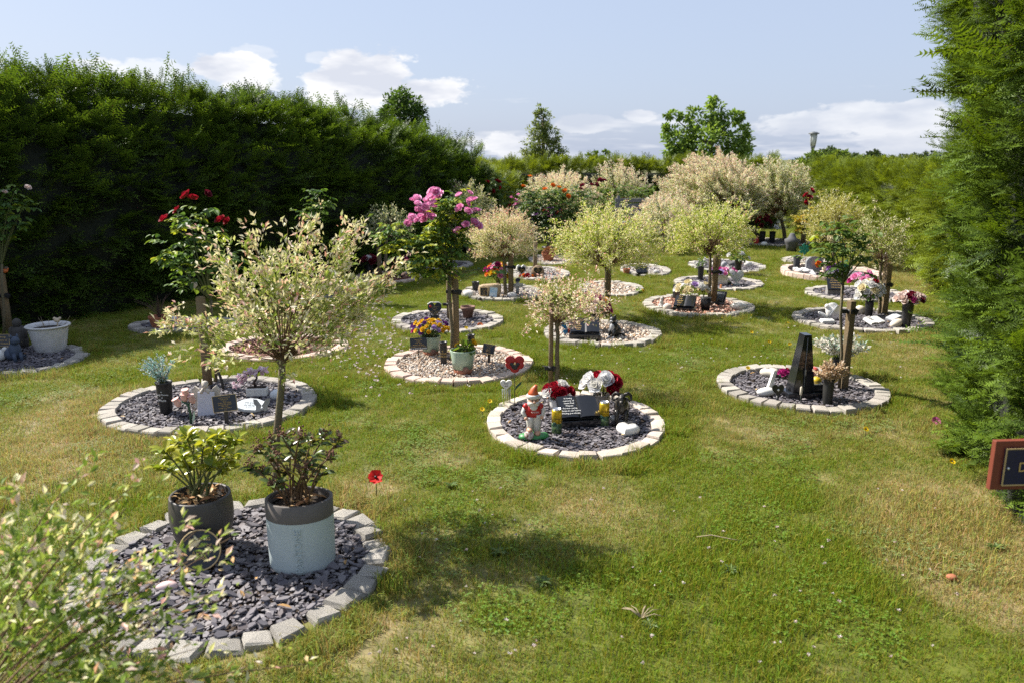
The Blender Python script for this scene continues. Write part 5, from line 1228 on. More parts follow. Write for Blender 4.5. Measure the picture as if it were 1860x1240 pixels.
# ---- bed B: angel plaque and neighbours
v = vase(303, 753, .225, .058, .040, 'black tapered vase with pale lettering holding teal sprigs', lines=(), mat=M('matt black plastic', (.014, .014, .015), rough=.5, var=.2))
for i, s in enumerate(('In', 'Loving Memory', 'of', 'Mum')): text(s, .015 if i < 3 else .026, WHITEL, v, (0, -.0545 + i * .0022, .165 - i * .021), (PI / 2, 0, 0))
sprig_bunch(on_vase(v), 'teal and white artificial heather sprigs in black vase', 34, .26, .15, [(.30, .52, .50), (.42, .62, .58), (.70, .76, .74), (.22, .42, .42), (.66, .60, .52)], .014, per=46, lean=(-.12, 0))
b = gp(347, 775); b.z = ZS; t = thing('flower_ornament', 'pink lily shaped ornament with curved dark green stem', 'ornament', b)
DGRN = M('dark green enamel', (.02, .07, .035), rough=.35, var=.15)
MB().tube([(0, 0, -.02), (.004, 0, .08), (-.006, 0, .14), (-.045, 0, .165)], .009, 8).tube([(-.004, 0, .13), (.015, 0, .175)], .006, 6).build('stem', DGRN, t)
MB().prism([(.0, .0), (.022, .05), (.024, .10), (.012, .08)], -.002, .002).build('leaf', M('pale green enamel', (.42, .55, .40), rough=.4), t, (.012, -.005, 0))
PKM = M('blush glaze', (.62, .36, .32), rough=.45, var=.25, scale=25)
for k, (x, z) in enumerate(((-.075, .155), (-.03, .185), (.02, .175), (-.02, .215))):
    MB().lathe([(.004, -.035), (.020, -.02), (.024, .0), (.018, .018), (.026, .03)], 8, cx=x, cy=random.uniform(-.01, .01), cz=z, rot=(.2, random.uniform(-.4, .4), 0)).build('petal_cup', PKM, t)
b = gp(377, 757); b.z = ZS - .01; t = thing('angel_statue', 'cream praying angel with wings holding a blank white plaque', 'statue', b, .12)
ANG = M('cream resin', (.50, .45, .38), rough=.8, var=.15, scale=30, bump=.3)
for s in (-1, 1):
    w_ = [(s * .02, .10), (s * .045, .195), (s * .072, .215), (s * .090, .19), (s * .092, .13), (s * .075, .06), (s * .045, .02), (s * .02, .04)]
    MB().prism(w_, -.010, .012).build('wing', ANG, t, (0, .02, 0))
m = MB(); m.ball(0, 0, .222, .021, .022, .026); m.ball(0, .006, .232, .024, .022, .022); m.lathe([(.012, .17), (.014, .205)], 10); m.ball(0, .005, .175, .040, .022, .026); m.ball(-.02, -.012, .185, .011, .02, .022, rot=(0, .4, 0)); m.ball(.02, -.012, .185, .011, .02, .022, rot=(0, -.4, 0)); m.build('figure', ANG, t)
MB().box(0, 0, 0, .112, .012, .175, bev=.003).build('plaque_panel', M('pale lilac panel', (.56, .58, .66), rough=.6, var=.04), t, (.004, -.022, .092), (-.08, .06, 0))
sign(412, 775, .215, .158, .112, ('In loving memory of', 'Cynthia Mary', 'Green', 'Mother, Wife, Mother', 'Grandmother & Sister', '1932 - 2021', 'Forever in our hearts', 'x x x'), 'gold rimmed black plaque on stake in front of the angel', rz=.12, tilt=-.22, roll=-.10, stake_w=.026, ls=.0118)
b = gp(455, 752); b.z = ZS; t = thing('memorial_stone', 'large white pointed oval stone lying tilted, with faint writing', 'memorial stone', b, .35)
ov = [(-.125, 0), (-.10, .03), (-.05, .062), (.0, .075), (.06, .065), (.105, .03), (.118, -.01), (.09, -.045), (.03, -.068), (-.04, -.055), (-.1, -.022)]
mb = MB(); n = len(ov); vs = [(x * .96, y * .96, 0) for x, y in ov] + [(x, y, .012) for x, y in ov] + [(x * .95, y * .95, .024) for x, y in ov]
mb.add(vs, [(j * n + i, j * n + (i + 1) % n, (j + 1) * n + (i + 1) % n, (j + 1) * n + i) for j in range(2) for i in range(n)] + [tuple(2 * n + i for i in range(n)), tuple(reversed(range(n)))], 0, False)
o = mb.build('slab', M('pale blue white stone', (.60, .64, .66), rough=.6, var=.06), t, (0, 0, .035), (.38, .05, 0))
for i in range(4): text(('Those we love', 'do not go away', 'they walk beside', 'us every day')[i], .012, M('grey lettering', (.12, .12, .12), var=0), o, (0, .03 - i * .018, .0252), (0, 0, 0))
b = gp(477, 762); b.z = ZS; t = thing('butterfly_ornament', 'grey metal butterfly on wire in front of the white oval stone', 'ornament', b, .2)
MB().tube([(0, 0, -.02), (0, 0, .07)], .0016, 5).build('wire', BLACKP, t)
for s in (-1, 1): MB().prism([(0, .0), (s * .03, .045), (s * .058, .05), (s * .052, .015), (s * .04, .0), (s * .042, -.03), (s * .018, -.04)], -.0015, .0015).build('wing', M('dull tin', (.27, .26, .25), rough=.5, metal=.3, var=.2), t, (0, 0, .085), (-.3, s * .1, s * .25))
b = gp(468, 722); b.z = ZS; t = thing('trough_planter', 'small white trough planter standing by the far kerb', 'planter', b, .12)
mb = MB(); mb.box(0, 0, .032, .155, .065, .064, bev=.008); mb.build('trough', STONEW, t); MB().box(0, 0, .066, .135, .048, .008).build('soil', SOIL, t)
b = b + Vector((0, 0, .066)); t = thing('bonsai_blossom', 'artificial bonsai with pale pink blossom in the white trough', 'artificial plant', b)
MB().tube([(-.01, 0, 0), (-.018, 0, .04), (.004, 0, .07), (.006, 0, .12)], [.011, .009, .008, .005], 7).tube([(.004, 0, .10), (-.07, -.01, .10), (-.13, -.02, .04)], .004, 5).tube([(.004, 0, .11), (.06, 0, .14)], .004, 5).build('trunk', M('dark wood', (.05, .03, .025), rough=.8), t)
BLM = [bloom_mesh('blossom', [(.84, .64, .72), (.86, .76, .80), (.80, .56, .66)], 2, 5) for _ in range(3)]
for (x, z, n) in ((-.13, .035, 8), (-.11, .065, 10), (-.07, .095, 12), (-.03, .12, 12), (.01, .13, 12), (.05, .14, 10), (-.145, .01, 5), (.075, .13, 6)):
    for _ in range(n): link('blossom', random.choice(BLM), t, (x + random.gauss(0, .018), random.gauss(0, .018), z + random.gauss(0, .014)), (random.gauss(0, .8), random.gauss(0, .8), 0), random.uniform(.018, .03))
stone(503, 728, (.05, .035, .042), 'white rounded stone next to the trough planter', M('blue white stone', (.62, .66, .68), rough=.7, var=.12), seed=3, noise_=.05)
b = gp(407, 712); b.z = ZS; t = MB(); t.tube([(.0, 0, -.03), (-.012, 0, .08), (-.035, 0, .155), (-.055, 0, .19)], [.012, .011, .011, .010], 8); tag(t.build('pruned_stem', M('dark stem', (.045, .04, .035), rough=.85, var=.3), None, b), 'dark cut off rose stem behind the angel plaque', 'stem')

# ---- bed C: the gnome bed
b = gp(968, 800); b.z = ZS; t = thing('garden_gnome', 'garden gnome in orange hat and red shirt, one foot on a ball', 'garden gnome', b, .12)
ORG = M('orange paint', (.55, .10, .025), rough=.4, var=.12); REDP = M('red paint', (.42, .012, .012), rough=.4, var=.12); CRM = M('cream paint', (.60, .58, .54), rough=.5, var=.1); SKIN = M('skin paint', (.58, .33, .22), rough=.5, var=.08); GRNP = M('green paint', (.04, .22, .06), rough=.45, var=.2)
mb = MB(); mb.ball(.02, 0, .014, .085, .055, .022, noise=.05); mb.ball(-.05, -.01, .016, .045, .04, .024, noise=.04); mb.ball(.07, 0, .018, .03, .03, .018); mb.build('base', GRNP, t)
mb = MB(); mb.lathe([(.024, .045), (.026, .09), (.030, .14), (.038, .165)], 12, cx=.022, cy=.0); mb.lathe([(.019, .06), (.020, .095), (.024, .115), (.026, .15)], 12, cx=-.022, cy=-.012, rot=None); mb.ball(0, 0, .155, .045, .036, .024); mb.build('trousers', CRM, t)
mb = MB(); mb.ball(.025, -.012, .038, .022, .034, .018); mb.ball(-.026, -.028, .066, .020, .030, .016); mb.build('boots', SKIN, t)
mb = MB(); mb.ball(-.030, -.035, .035, .032, .032, .032, n=14, m=10); bl = mb.build('ball', M('football leather', (.62, .60, .56), rough=.45, col2=(.12, .03, .02), scale=55, var=.1), t)
mb = MB(); mb.lathe([(.044, .148), (.050, .165), (.052, .185), (.050, .205), (.036, .225), (.02, .232)], 16, sy=.78); mb.ball(-.047, 0, .212, .020, .020, .022); mb.ball(.047, 0, .212, .020, .020, .022); mb.build('shirt', REDP, t)
mb = MB(); mb.tube([(-.055, 0, .205), (-.066, -.004, .175), (-.052, -.03, .150)], [.014, .013, .010], 8); mb.tube([(.055, 0, .205), (.064, -.002, .18), (.055, -.02, .150)], [.014, .013, .010], 8); mb.build('sleeves', CRM, t)
mb = MB(); mb.ball(-.050, -.034, .145, .012, .012, .012); mb.ball(.053, -.024, .146, .012, .012, .012); mb.ball(0, -.012, .248, .034, .030, .032); mb.ball(.002, -.045, .252, .010, .010, .009); mb.build('skin', SKIN, t)
mb = MB(); mb.ball(0, -.016, .236, .040, .030, .026); mb.ball(0, -.024, .212, .026, .020, .026); mb.ball(0, .012, .25, .038, .03, .036); mb.ball(-.012, -.042, .243, .014, .008, .007, rot=(0, .3, 0)); mb.ball(.012, -.042, .243, .014, .008, .007, rot=(0, -.3, 0)); mb.build('beard', CRM, t)
mb = MB(); mb.ball(-.012, -.040, .262, .0045, .004, .005); mb.ball(.012, -.040, .262, .0045, .004, .005); mb.build('eyes', BLACKP, t)
mb = MB(); mb.lathe([(.040, .268), (.043, .276), (.043, .288), (.038, .293)], 16); mb.build('hat_brim', CRM, t)
mb = MB(); mb.tube([(0, 0, .286), (.002, 0, .305), (.006, 0, .325), (.016, 0, .342), (.020, 0, .352)], [.037, .030, .021, .013, .008], 14); mb.build('hat', ORG, t)
text('CROSSA', .013, WHITEL, t, (.006, -.0412, .185), (PI / 2, 0, .1))
CANM = M('can base', (.05, .09, .06), rough=.35, metal=.35, var=.3, scale=45, col2=(.10, .16, .05)); CANY = M('can yellow', (.62, .42, .02), rough=.32, metal=.4, var=.06); TIN = M('aluminium', (.68, .68, .69), rough=.28, metal=.9, var=.05)
def can(px, py, label):
    b = gp(px, py); b.z = ZS; t = thing('drinks_can', label, 'drinks can', b, -.15, 'tall yellow and green drinks cans')
    R, Hh = .0332, .168
    MB().lathe([(.026, 0), (R, .008), (R, Hh * .44)], 28).build('green_band', CANM, t)
    MB().lathe([(R, Hh * .44), (R, Hh * .90), (R * .88, Hh * .965)], 28).build('yellow_band', CANY, t)
    MB().lathe([(R * .88, Hh * .965), (R * .90, Hh * .985), (R * .86, Hh), (R * .80, Hh), (R * .78, Hh * .975), (.001, Hh * .972)], 28).build('lid', TIN, t)
    MB().box(.0, -.006, Hh * .985, .014, .022, .0015).build('ring_pull', TIN, t)
    # apple tree picture and the word across the front
    mb = MB()
    for k in range(16):
        a = random.uniform(0, 2 * PI); r = random.uniform(0, .016); x, z = -.014 + r * math.cos(a), Hh * .40 + r * math.sin(a) * .8; th = x / R
        mb.ball(R * math.sin(th), -R * math.cos(th), z, .007, .0016, .006, n=7, m=5)
    mb.build('tree_print', M('can dark green', (.015, .06, .04), rough=.4, var=.3, scale=90), t)
    wd = 'Thatchers'
    for i, ch in enumerate(wd): a = (i - 4) * .15 + .25; text(ch, .013, M('can lettering', (.10, .06, .02), var=0), t, ((R + .0004) * math.sin(a), -(R + .0004) * math.cos(a), Hh * .64), (PI / 2, 0, a))
    return t
can(1011, 791, 'yellow and green drinks can beside the gnome'); can(1097, 777, 'yellow and green drinks can below the white roses')
book(1050, 775, .262, 'open black granite book with white lettering behind the gnome cans', .17, ('In loving', 'memory of', 'Gavin Paul', 'Maynan', 'Forever caring', 'Always in our hearts', 'Missing you always'), ls=.0165, ph=.055)
b = gp(1012, 742); b.z = ZS; t = thing('flower_pot', 'small white pot behind the black granite book', 'flower pot', b); MB().lathe(pot_prof(.06, .06, .05), 18).build('body', RESIN, t)
bouquet(b + Vector((0, 0, .055)), 'low red and white carnations at the left corner of the granite book', [('red', 10), ('white', 7)], .085, .055, .055, 24, .045, stem_h=.02)
v = vase(1092, 757, .15, .060, .046, 'plain grey vase behind the right hand drinks can', M('warm grey plastic', (.36, .33, .31), rough=.5))
bouquet(on_vase(v), 'large white and deep red silk roses in the grey vase', [('white', 7), ('red', 5)], .105, .085, .074, 30, .06, stem_h=.03)
# dark ram ornament
b = gp(1128, 776); b.z = ZS; t = thing('ram_statue', 'dark bronze ram figure with curled horns beside the white heart', 'statue', b, -.15)
BRZ = M('dark bronze', (.035, .032, .028), rough=.32, metal=.35, var=.4, scale=40, bump=.6, bscale=80)
mb = MB(); mb.ball(0, .03, .125, .048, .078, .052, n=14, m=10, noise=.03); mb.ball(0, -.035, .150, .042, .045, .055, n=14, m=10); mb.ball(0, -.075, .205, .026, .040, .030, rot=(.5, 0, 0)); mb.ball(0, -.108, .188, .017, .020, .017)
for sx in (-1, 1):
    mb.tube([(sx * .028, -.045, .12), (sx * .031, -.05, .07), (sx * .030, -.055, .008)], [.020, .013, .011], 8); mb.ball(sx * .030, -.060, .008, .013, .016, .009)
    mb.tube([(sx * .03, .075, .115), (sx * .034, .090, .07), (sx * .032, .082, .008)], [.024, .014, .011], 8)
mb.build('body', BRZ, t)
for sx in (-1, 1): MB().tube([(sx * .014, -.066, .228), (sx * .040, -.05, .238), (sx * .060, -.045, .220), (sx * .062, -.06, .196), (sx * .046, -.075, .190)], [.012, .012, .010, .008, .005], 8).build('horn', BRZ, t)
for sx in (-1, 1): MB().ball(sx * .036, -.070, .203, .018, .007, .009, rot=(0, sx * .5, 0)).build('ear', BRZ, t)
MB().ball(0, 0, .024, .024, n=16, m=10).build('glass_orb', M('clear glass orb', (.45, .45, .46), rough=.08, var=.3, scale=30, spec=.8), None, gp(1113, 770) + Vector((0, 0, ZS))); tag(bpy.data.objects['glass_orb'], 'small glass ball lying between the can and the ram', 'glass ball')
lying_heart(1139, 792, .155, 'white heart stone with grey verse at the front of the gnome bed', RESIN, -.35, ('Loved', 'and remembered', 'every single', 'day'), .055)
def stick(px, py, zt, label, name, cat_, r=.0022): 
    b = gp(px, py); t = thing(name, label, cat_, b); MB().tube([(0, 0, -.02), (0, 0, zt)], r, 6).build('stick', M('wire stake', (.02, .035, .02), rough=.5), t); return t, b
b0 = gp(935, 742); zt = top(b0, 660)
t, b = stick(935, 742, zt, 'red metal pansy on a tall stick with one green leaf', 'pansy_stake', 'garden ornament', .0028)
RP = M('red enamel', (.36, .008, .010), rough=.4, var=.2, scale=12)
mb = MB()
for x, z, rx, rz in ((-.032, .026, .036, .032), (.032, .026, .036, .032), (-.036, -.008, .030, .030), (.036, -.008, .030, .030), (0, -.034, .034, .030)): mb.ball(x, random.uniform(-.003, .003), z, rx, .005, rz, n=14, m=7)
mb.build('petals', RP, t, (0, -.006, zt), (-.1, 0, 0))
mb = MB(); mb.ball(0, -.007, -.018, .024, .004, .022, n=12, m=6); mb.ball(-.022, -.006, -.002, .014, .004, .012); mb.ball(.022, -.006, -.002, .014, .004, .012); mb.build('dark_face', BLACKP, t, (0, -.006, zt), (-.1, 0, 0))
MB().ball(0, -.011, .002, .009, .004, .008).build('eye', GOLD, t, (0, -.006, zt), (-.1, 0, 0))
MB().prism([(0, 0), (.020, .022), (.045, .045), (.048, .066), (.028, .05), (.006, .03)], -.0012, .0012).build('leaf', DGRN, t, (.002, 0, zt * .42))
b0 = gp(919, 738); zt = top(b0, 692)
t, b = stick(925, 738, zt * .95, 'white heart wind chime with thin hanging rods', 'wind_chime', 'wind chime', .002)
o = MB().prism(heart(.085, .075), -.010, .010).build('heart', STONEW, t, (-.022, 0, zt - .065))
for i, s in enumerate(('Forever', 'in our', 'hearts')): text(s, .010, M('grey lettering', (.12, .12, .12), var=0), o, (0, -.0108, .056 - i * .012), (PI / 2, 0, 0))
for k in range(5): MB().tube([(-.05 + k * .014, 0, zt - .055), (-.05 + k * .014, 0, zt - .15 - .012 * (k % 3))], .0028, 6).build('rod', TIN, t)

# ---- bed D: pebbles
def two_tone(px, py, h, rt, rb, label, rz=0.0):
    b = gp(px, py); b.z = ZS; t = thing('flower_pot', label, 'flower pot', b, rz, 'sage green pots with terracotta bases'); hb = h * .24; rm = rb + (rt - rb) * .28
    MB().lathe([(rb * .96, 0), (rb, .004), (rm - .002, hb)], 28).build('saucer_base', M('terracotta plastic', (.34, .13, .07), rough=.5, var=.1), t)
    MB().lathe([(rm + .002, hb - .002), (rb + (rt - rb) * .55, h * .55), (rt, h - .004), (rt - .001, h), (rt - .008, h), (rt - .010, h - .02), (rt - .014, h - .04)], 28).build('body', SAGE, t)
    MB().lathe([(.001, h - .022), (rt - .012, h - .024)], 20).build('soil', SOIL, t)
    a = -PI / 2 - .1
    MB().lathe([(.001, .004), (.026, .004), (.026, 0)], 18, rot=(PI / 2, 0, 0)).build('filler_hole', BROWNT, t, (.03, -rm - .008, hb + .004)); t['h'] = h
    return t
pA = two_tone(783, 647, .172, .092, .066, 'sage green pot with yellow pansies behind the left plaque')
pB = two_tone(841, 681, .20, .106, .072, 'sage green pot with lettuce at the front of the pebbles')
bouquet(Vector(pA.location) + Vector((.0, 0, .15)), 'yellow and violet pansies filling the sage green pot', [('yellow', 26), ('purple', 9), ('lilac', 5), ('magenta', 3)], .15, .11, .036, 190, .045, [(.06, .12, .03), (.09, .16, .04), (.05, .09, .03)], .02, 'pansies')
t = bouquet(Vector(pB.location) + Vector((.02, 0, .185)), 'lettuce like bedding plant with one yellow flower', [('yellow', 2)], .085, .055, .05, 60, .075, [(.16, .26, .04), (.24, .30, .05), (.09, .16, .03), (.30, .30, .05)], .0, 'bedding_plant', cat_='plant')
sign(761, 655, .200, .150, .105, ('Frances Amy', 'Cuffley', '1942 - 2021', 'Always loved, never', 'forgotten, forever missed'), 'black plaque with gold lettering left of the pansies', rz=.04, tilt=-.25, roll=-.05, rim=False, ls=.015, stake_w=.010,
     extra=lambda b, w, h: [MB().lathe([(.003, 0), (.0055, 0), (.0055, .001), (.003, .001), (.003, 0)], 10, rot=(PI / 2, 0, 0)).build('scroll', WHITEL, b, (-w * .42 + i * w * .105, -.0035, -h * .40)) for i in range(9)])
sign(888, 664, .185, .110, .086, ('In loving memory', 'Frances Amy', 'Cuffley', '1942 - 2021', 'Mum & Nan', 'love always'), 'small gold edged plaque right of the lettuce pot', rz=-.25, tilt=-.35, roll=.12, ls=.0105, stake_w=.022)
vase(806, 664, .195, .036, .026, 'slim black vase with gold words between the two sage pots', lines=('In', 'LOVING', 'MEMORY'), ls=.019)
vase(856, 645, .175, .036, .026, 'slim black vase behind the lettuce pot')
# ---- bed E
heart_plate(790, 590, .150, .165, .024, 'black heart plaque with gold lettering and red rose behind the pansies', SLATEB, -.30, .08, lines=('Treasured memory', 'of a loving', 'Mum', 'Always in our hearts', 'and thoughts', 'forever'), ls=.0135, lift=.06)
hp = [o for o in bpy.data.objects if o.name.startswith('heart_plaque')][-1]; plate = hp.children[0]
MB().box(0, 0, .04, .09, .05, .09, bev=.004).build('foot', GRAN, hp); MB().ball(-.045, -.014, .125, .014, .004, .014).build('rose_print', RP, plate)
mb = MB(); mb.tube([(-.076, 0, .148), (-.04, 0, .170), (0, 0, .168), (.04, 0, .170), (.076, 0, .145)], [.008, .007, .006, .007, .006], 7); mb.build('cream_edge', STONEW, plate)
b = gp(850, 581); b.z = ZS; t = thing('terracotta_pot', 'empty brown terracotta pot in the heart plaque bed', 'flower pot', b)
MB().lathe([(.048, 0), (.068, .095), (.078, .098), (.082, .135), (.074, .135), (.070, .1), (.05, .05)], 26).build('body', BROWNT, t)
# ---- bed F
SAND = M('sandstone', (.36, .27, .17), rough=.9, var=.2, scale=14, bump=.5, bscale=30)
b = gp(890, 544); b.z = ZS; t = thing('memorial_boulder', 'sandstone boulder bearing two small framed plaques', 'memorial', b); random.seed(8)
mb = MB(); mb.box(0, .04, .085, .30, .13, .19, bev=.062); o = mb.build('boulder', SAND, t)
for v_ in o.data.vertices: v_.co += Vector((mn.noise(v_.co * 9), mn.noise(v_.co * 9 + Vector((5, 0, 0))), mn.noise(v_.co * 9 + Vector((0, 5, 0))))) * .022
pq = MB(); pq.box(0, 0, 0, .098, .010, .108); pq = pq.build('plaque', GOLDF, t, (-.075, -.042, .09), (-.06, 0, 0)); MB().box(0, -.006, 0, .082, .004, .092).build('plaque_face', SLATEB, pq)
for i, s in enumerate(('In loving', 'memory of', 'Dad', 'Forever', 'loved')): text(s, .014, GOLD, pq, (0, -.0085, .034 - i * .017), (PI / 2, 0, 0))
bp_ = MB(); bp_.box(0, 0, 0, .094, .008, .132); bp_ = bp_.build('picture', M('sky blue print', (.30, .48, .66), rough=.5, col2=(.60, .68, .74), scale=14, var=.1), t, (.045, -.052, .075), (-.12, .12, 0))
bouquet(gp(905, 536) + Vector((0, 0, .17)), 'tall bouquet of yellow, red and orange flowers over the boulder', [('yellow', 6), ('orange', 7), ('magenta', 4), ('red', 2), ('pink', 3), ('white', 5)], .15, .16, .065, 120, .06, stem_h=.02)
vase(864, 531, .125, .055, .04, 'black pot standing left of the sandstone boulder')
stone(852, 543, (.075, .06, .055), 'white cone shaped rock beside the sandstone boulder', M('white quartz', (.64, .62, .60), rough=.9, var=.15, scale=20, bump=.6), seed=4, noise_=.06)
b = gp(940, 539); b.z = ZS; t = thing('wicker_cross', 'white wicker cross with a dark ribbon standing by the willow stem', 'cross', b, .25); random.seed(3)
mb = MB()
for k in range(5): mb.tube([(-.018 + k * .009, random.gauss(0, .002), 0), (-.018 + k * .009, 0, .20)], .005, 6)
for k in range(5): mb.tube([(-.072, -.009, .115 + k * .009), (.072, -.009, .115 + k * .009)], .005, 6)
mb.build('woven_rods', M('white washed wicker', (.50, .50, .50), rough=.9, var=.25, scale=40), t); MB().prism([(-.03, 0), (.03, 0), (.036, .03), (0, .045), (-.03, .03)], -.018, -.006).build('ribbon', M('navy ribbon', (.02, .02, .07), rough=.6), t, (0, 0, .185))
stone(930, 543, (.065, .05, .038), 'white rock at the foot of the wicker cross', M('white quartz', (.64, .62, .60)), seed=5)
stone(893, 548, (.022, .016, .030), 'small dark bird figure in front of the blue picture', M('dark figure', (.06, .055, .055), rough=.6), name='bird_figure', cat_='figurine', seed=6)
stone(872, 548, (.026, .018, .020), 'small dark hedgehog figure under the gold framed plaque', M('dark figure', (.06, .055, .055)), name='hedgehog_figure', cat_='figurine', seed=7)
# ---- bed G
heart_plate(947, 506, .15, .17, .05, 'white stone heart with black heart plate, left of the pair', STONEW, -.08, .15, lift=.02)
o = [o for o in bpy.data.objects if o.name.startswith('heart_plaque')][-1]; MB().prism(heart(.115, .115), -.034, -.026).build('black_heart', GRAN, o, (0, 0, .05), (-.08, 0, 0)); [text(s, .013, GOLD, o, (0, -.046, .125 - i * .017), (PI / 2 - .08, 0, 0)) for i, s in enumerate(('In loving', 'memory of', 'Grandad'))]
b = gp(977, 507); b.z = ZS; t = thing('memorial_boulder', 'brown rock carrying a gold rimmed black heart, right of the pair', 'memorial', b); random.seed(12); MB().ball(0, .03, .085, .10, .06, .10, n=14, m=9, noise=.07).build('rock', M('brown rock', (.20, .14, .09), rough=.9, var=.25, scale=14, bump=.5), t)
MB().prism(heart(.14, .13), -.048, -.038).build('gold_edge', GOLDF, t, (0, 0, .035), (-.05, 0, 0)); o = MB().prism(heart(.126, .116), -.053, -.047).build('black_heart', GRAN, t, (0, 0, .042), (-.05, 0, 0)); [text(s, .013, GOLD, o, (0, -.0538, .085 - i * .017), (PI / 2, 0, 0)) for i, s in enumerate(('In loving', 'memory of', 'Nan'))]
bouquet(gp(956, 508) + Vector((0, 0, ZS)), 'small red flowers at the feet of the two hearts', [('red', 8), ('orange', 3)], .10, .04, .04, 20, .03, stem_h=.0)
b = gp(961, 503); b.z = ZS; mb = MB(); random.seed(4)
for k in range(6): mb.box(0, 0, .015 + k * .022, .085, .03, .009, rot=(0, random.gauss(0, .06), 0))
mb.box(-.04, 0, .07, .008, .02, .14); mb.box(.04, 0, .07, .008, .02, .14); tag(mb.build('wicker_rack', M('pale wicker', (.5, .46, .38), rough=.9, var=.2), None, b), 'small pale slatted rack between the two hearts', 'ornament')
# ---- bed H
book(1062, 619, .275, 'polished black book memorial with gold text beside the cat figure', -.06, ('In loving', 'memory of', 'a dear', 'Mum', 'and Nan', 'Always', 'loved'), ls=.018, ink=GOLD, ph=.065)
v = vase(1080, 602, .16, .05, .04, 'black vase behind the polished black book'); bouquet(on_vase(v), 'cream, magenta and yellow silk flowers over the black book', [('cream', 8), ('magenta', 6), ('yellow', 2), ('blush', 5), ('dark', 2)], .15, .14, .062, 80, .05, stem_h=.0)
b = gp(1114, 616); b.z = ZS; t = thing('cat_statue', 'black cat figure with white chest sitting next to the black book', 'statue', b, -.55)
FURB = M('black paint', (.012, .012, .012), rough=.45, var=.3); WHF = M('grey white paint', (.42, .42, .43), rough=.6)
mb = MB(); mb.ball(.0, .045, .062, .058, .070, .062, n=14, m=9); mb.ball(0, .0, .105, .045, .048, .065, n=14, m=9); mb.ball(0, -.025, .182, .036, .036, .034, n=14, m=9)
for s in (-1, 1): mb.lathe([(.015, 0), (.008, .018), (.001, .03)], 8, cx=s * .022, cy=-.018, cz=.205); mb.tube([(s * .022, -.035, .09), (s * .023, -.05, .004)], [.016, .013], 8)
mb.tube([(.02, .10, .02), (.075, .10, .014), (.095, .06, .014)], [.014, .012, .006], 7); mb.build('body', FURB, t)
mb = MB(); mb.ball(0, -.040, .105, .026, .016, .042); mb.ball(0, -.052, .172, .017, .014, .014); mb.ball(.023, -.058, .012, .015, .018, .011); mb.ball(-.023, -.058, .012, .015, .018, .011); mb.build('white_markings', WHF, t)
b = gp(1031, 613); b.z = ZS; t = thing('butterfly_ornament', 'blue and red glass butterfly propped left of the black book', 'ornament', b, .3); MB().tube([(0, 0, -.01), (0, 0, .15)], .003, 6).build('wire', BLACKP, t)
BLU = M('blue glass', (.03, .16, .32), rough=.25, var=.35, scale=30); RDG = M('red glass', (.40, .05, .03), rough=.25, var=.35, scale=30)
for s, m_ in ((-1, BLU), (1, RDG)): MB().prism([(0, .0), (s * .02, .07), (s * .058, .09), (s * .066, .05), (s * .04, .02)], -.002, .002).build('upper_wing', m_, t, (0, 0, .055)); MB().prism([(0, .0), (s * .045, .015), (s * .050, -.015), (s * .03, -.04), (s * .006, -.03)], -.002, .002).build('lower_wing', m_, t, (0, 0, .055))
# ---- bed I, J
bouquet(gp(1160, 535), 'little green clump with one yellow flower at the pale pebble bed', [('yellow', 1)], .05, .05, .05, 30, .06, [(.16, .26, .04)], 0, 'primrose', cat_='plant')
book(1166, 502, .17, 'small dark open book standing in far gravel', .1, (), ph=.03, tilt=.95)
b = gp(1138, 499); b.z = ZS; t = thing('terracotta_pot', 'orange clay pot left of the small dark book', 'flower pot', b); MB().lathe(pot_prof(.075, .06, .042), 18).build('body', TERRA, t)
stone(1192, 500, (.05, .04, .035), 'grey stone right of the small dark book', M('grey stone', (.38, .37, .36), rough=.9, var=.2), seed=9)
# ---- bed K
book(1243, 567, .235, 'black open book with gold text under the white and lime flowers', -.42, ('To a', 'very', 'special', 'Dad', 'x x'), ls=.026, ink=GOLD, tilt=.72, ph=.045)
bouquet(gp(1255, 558) + Vector((0, 0, .12)), 'white and lime daisies spilling over the black book', [('white', 12), ('cream', 8), ('lilac', 2)], .19, .10, .065, 60, .05, [(.25, .36, .05), (.18, .28, .05)], .03)
b = gp(1228, 545); b.z = ZS; t = thing('perforated_box', 'tall black perforated box behind the white and lime flowers', 'vase', b, .3)
mb = MB(); mb.box(0, 0, .09, .075, .06, .18, bev=.003); mb.build('body', BLACKP, t)
for i in range(4):
    for j in range(7): MB().box(-.024 + i * .016, -.031, .02 + j * .022, .006, .002, .010).build('slot', M('pale slot', (.35, .33, .30)), t)
b = gp(1281, 567); b.z = ZS; t = thing('mesh_basket', 'black mesh flower basket beside the stake on red chips', 'vase', b)
mb = MB()
for k in range(14): a = 2 * PI * k / 14; mb.tube([(.045 * math.cos(a), .045 * math.sin(a), 0), (.060 * math.cos(a + .4), .060 * math.sin(a + .4), .15)], .004, 5); mb.tube([(.045 * math.cos(a), .045 * math.sin(a), 0), (.060 * math.cos(a - .4), .060 * math.sin(a - .4), .15)], .004, 5)
mb.lathe([(.058, .145), (.064, .145), (.064, .155), (.058, .155)], 18); mb.build('mesh', BLACKP, t); MB().lathe([(.04, .004), (.052, .14)], 16).build('liner', M('dark liner', (.02, .02, .022), rough=.3, var=.4, scale=60), t)
bouquet(gp(1277, 560) + Vector((0, 0, .17)), 'pale roses in the black mesh basket', [('cream', 5), ('white', 2)], .05, .09, .05, 10, .04, stem_h=.0)
b = gp(1306, 556); b.z = ZS; t = thing('carved_plaque', 'carved black plaque leaning back right of the stake', 'memorial', b, -.5); MB().box(0, .03, .03, .12, .11, .06, bev=.006).build('prop', GRAN, t)
o = MB().box(0, 0, 0, .16, .020, .185, bev=.006).build('panel', GRAN, t, (0, -.01, .085), (-.75, 0, 0))
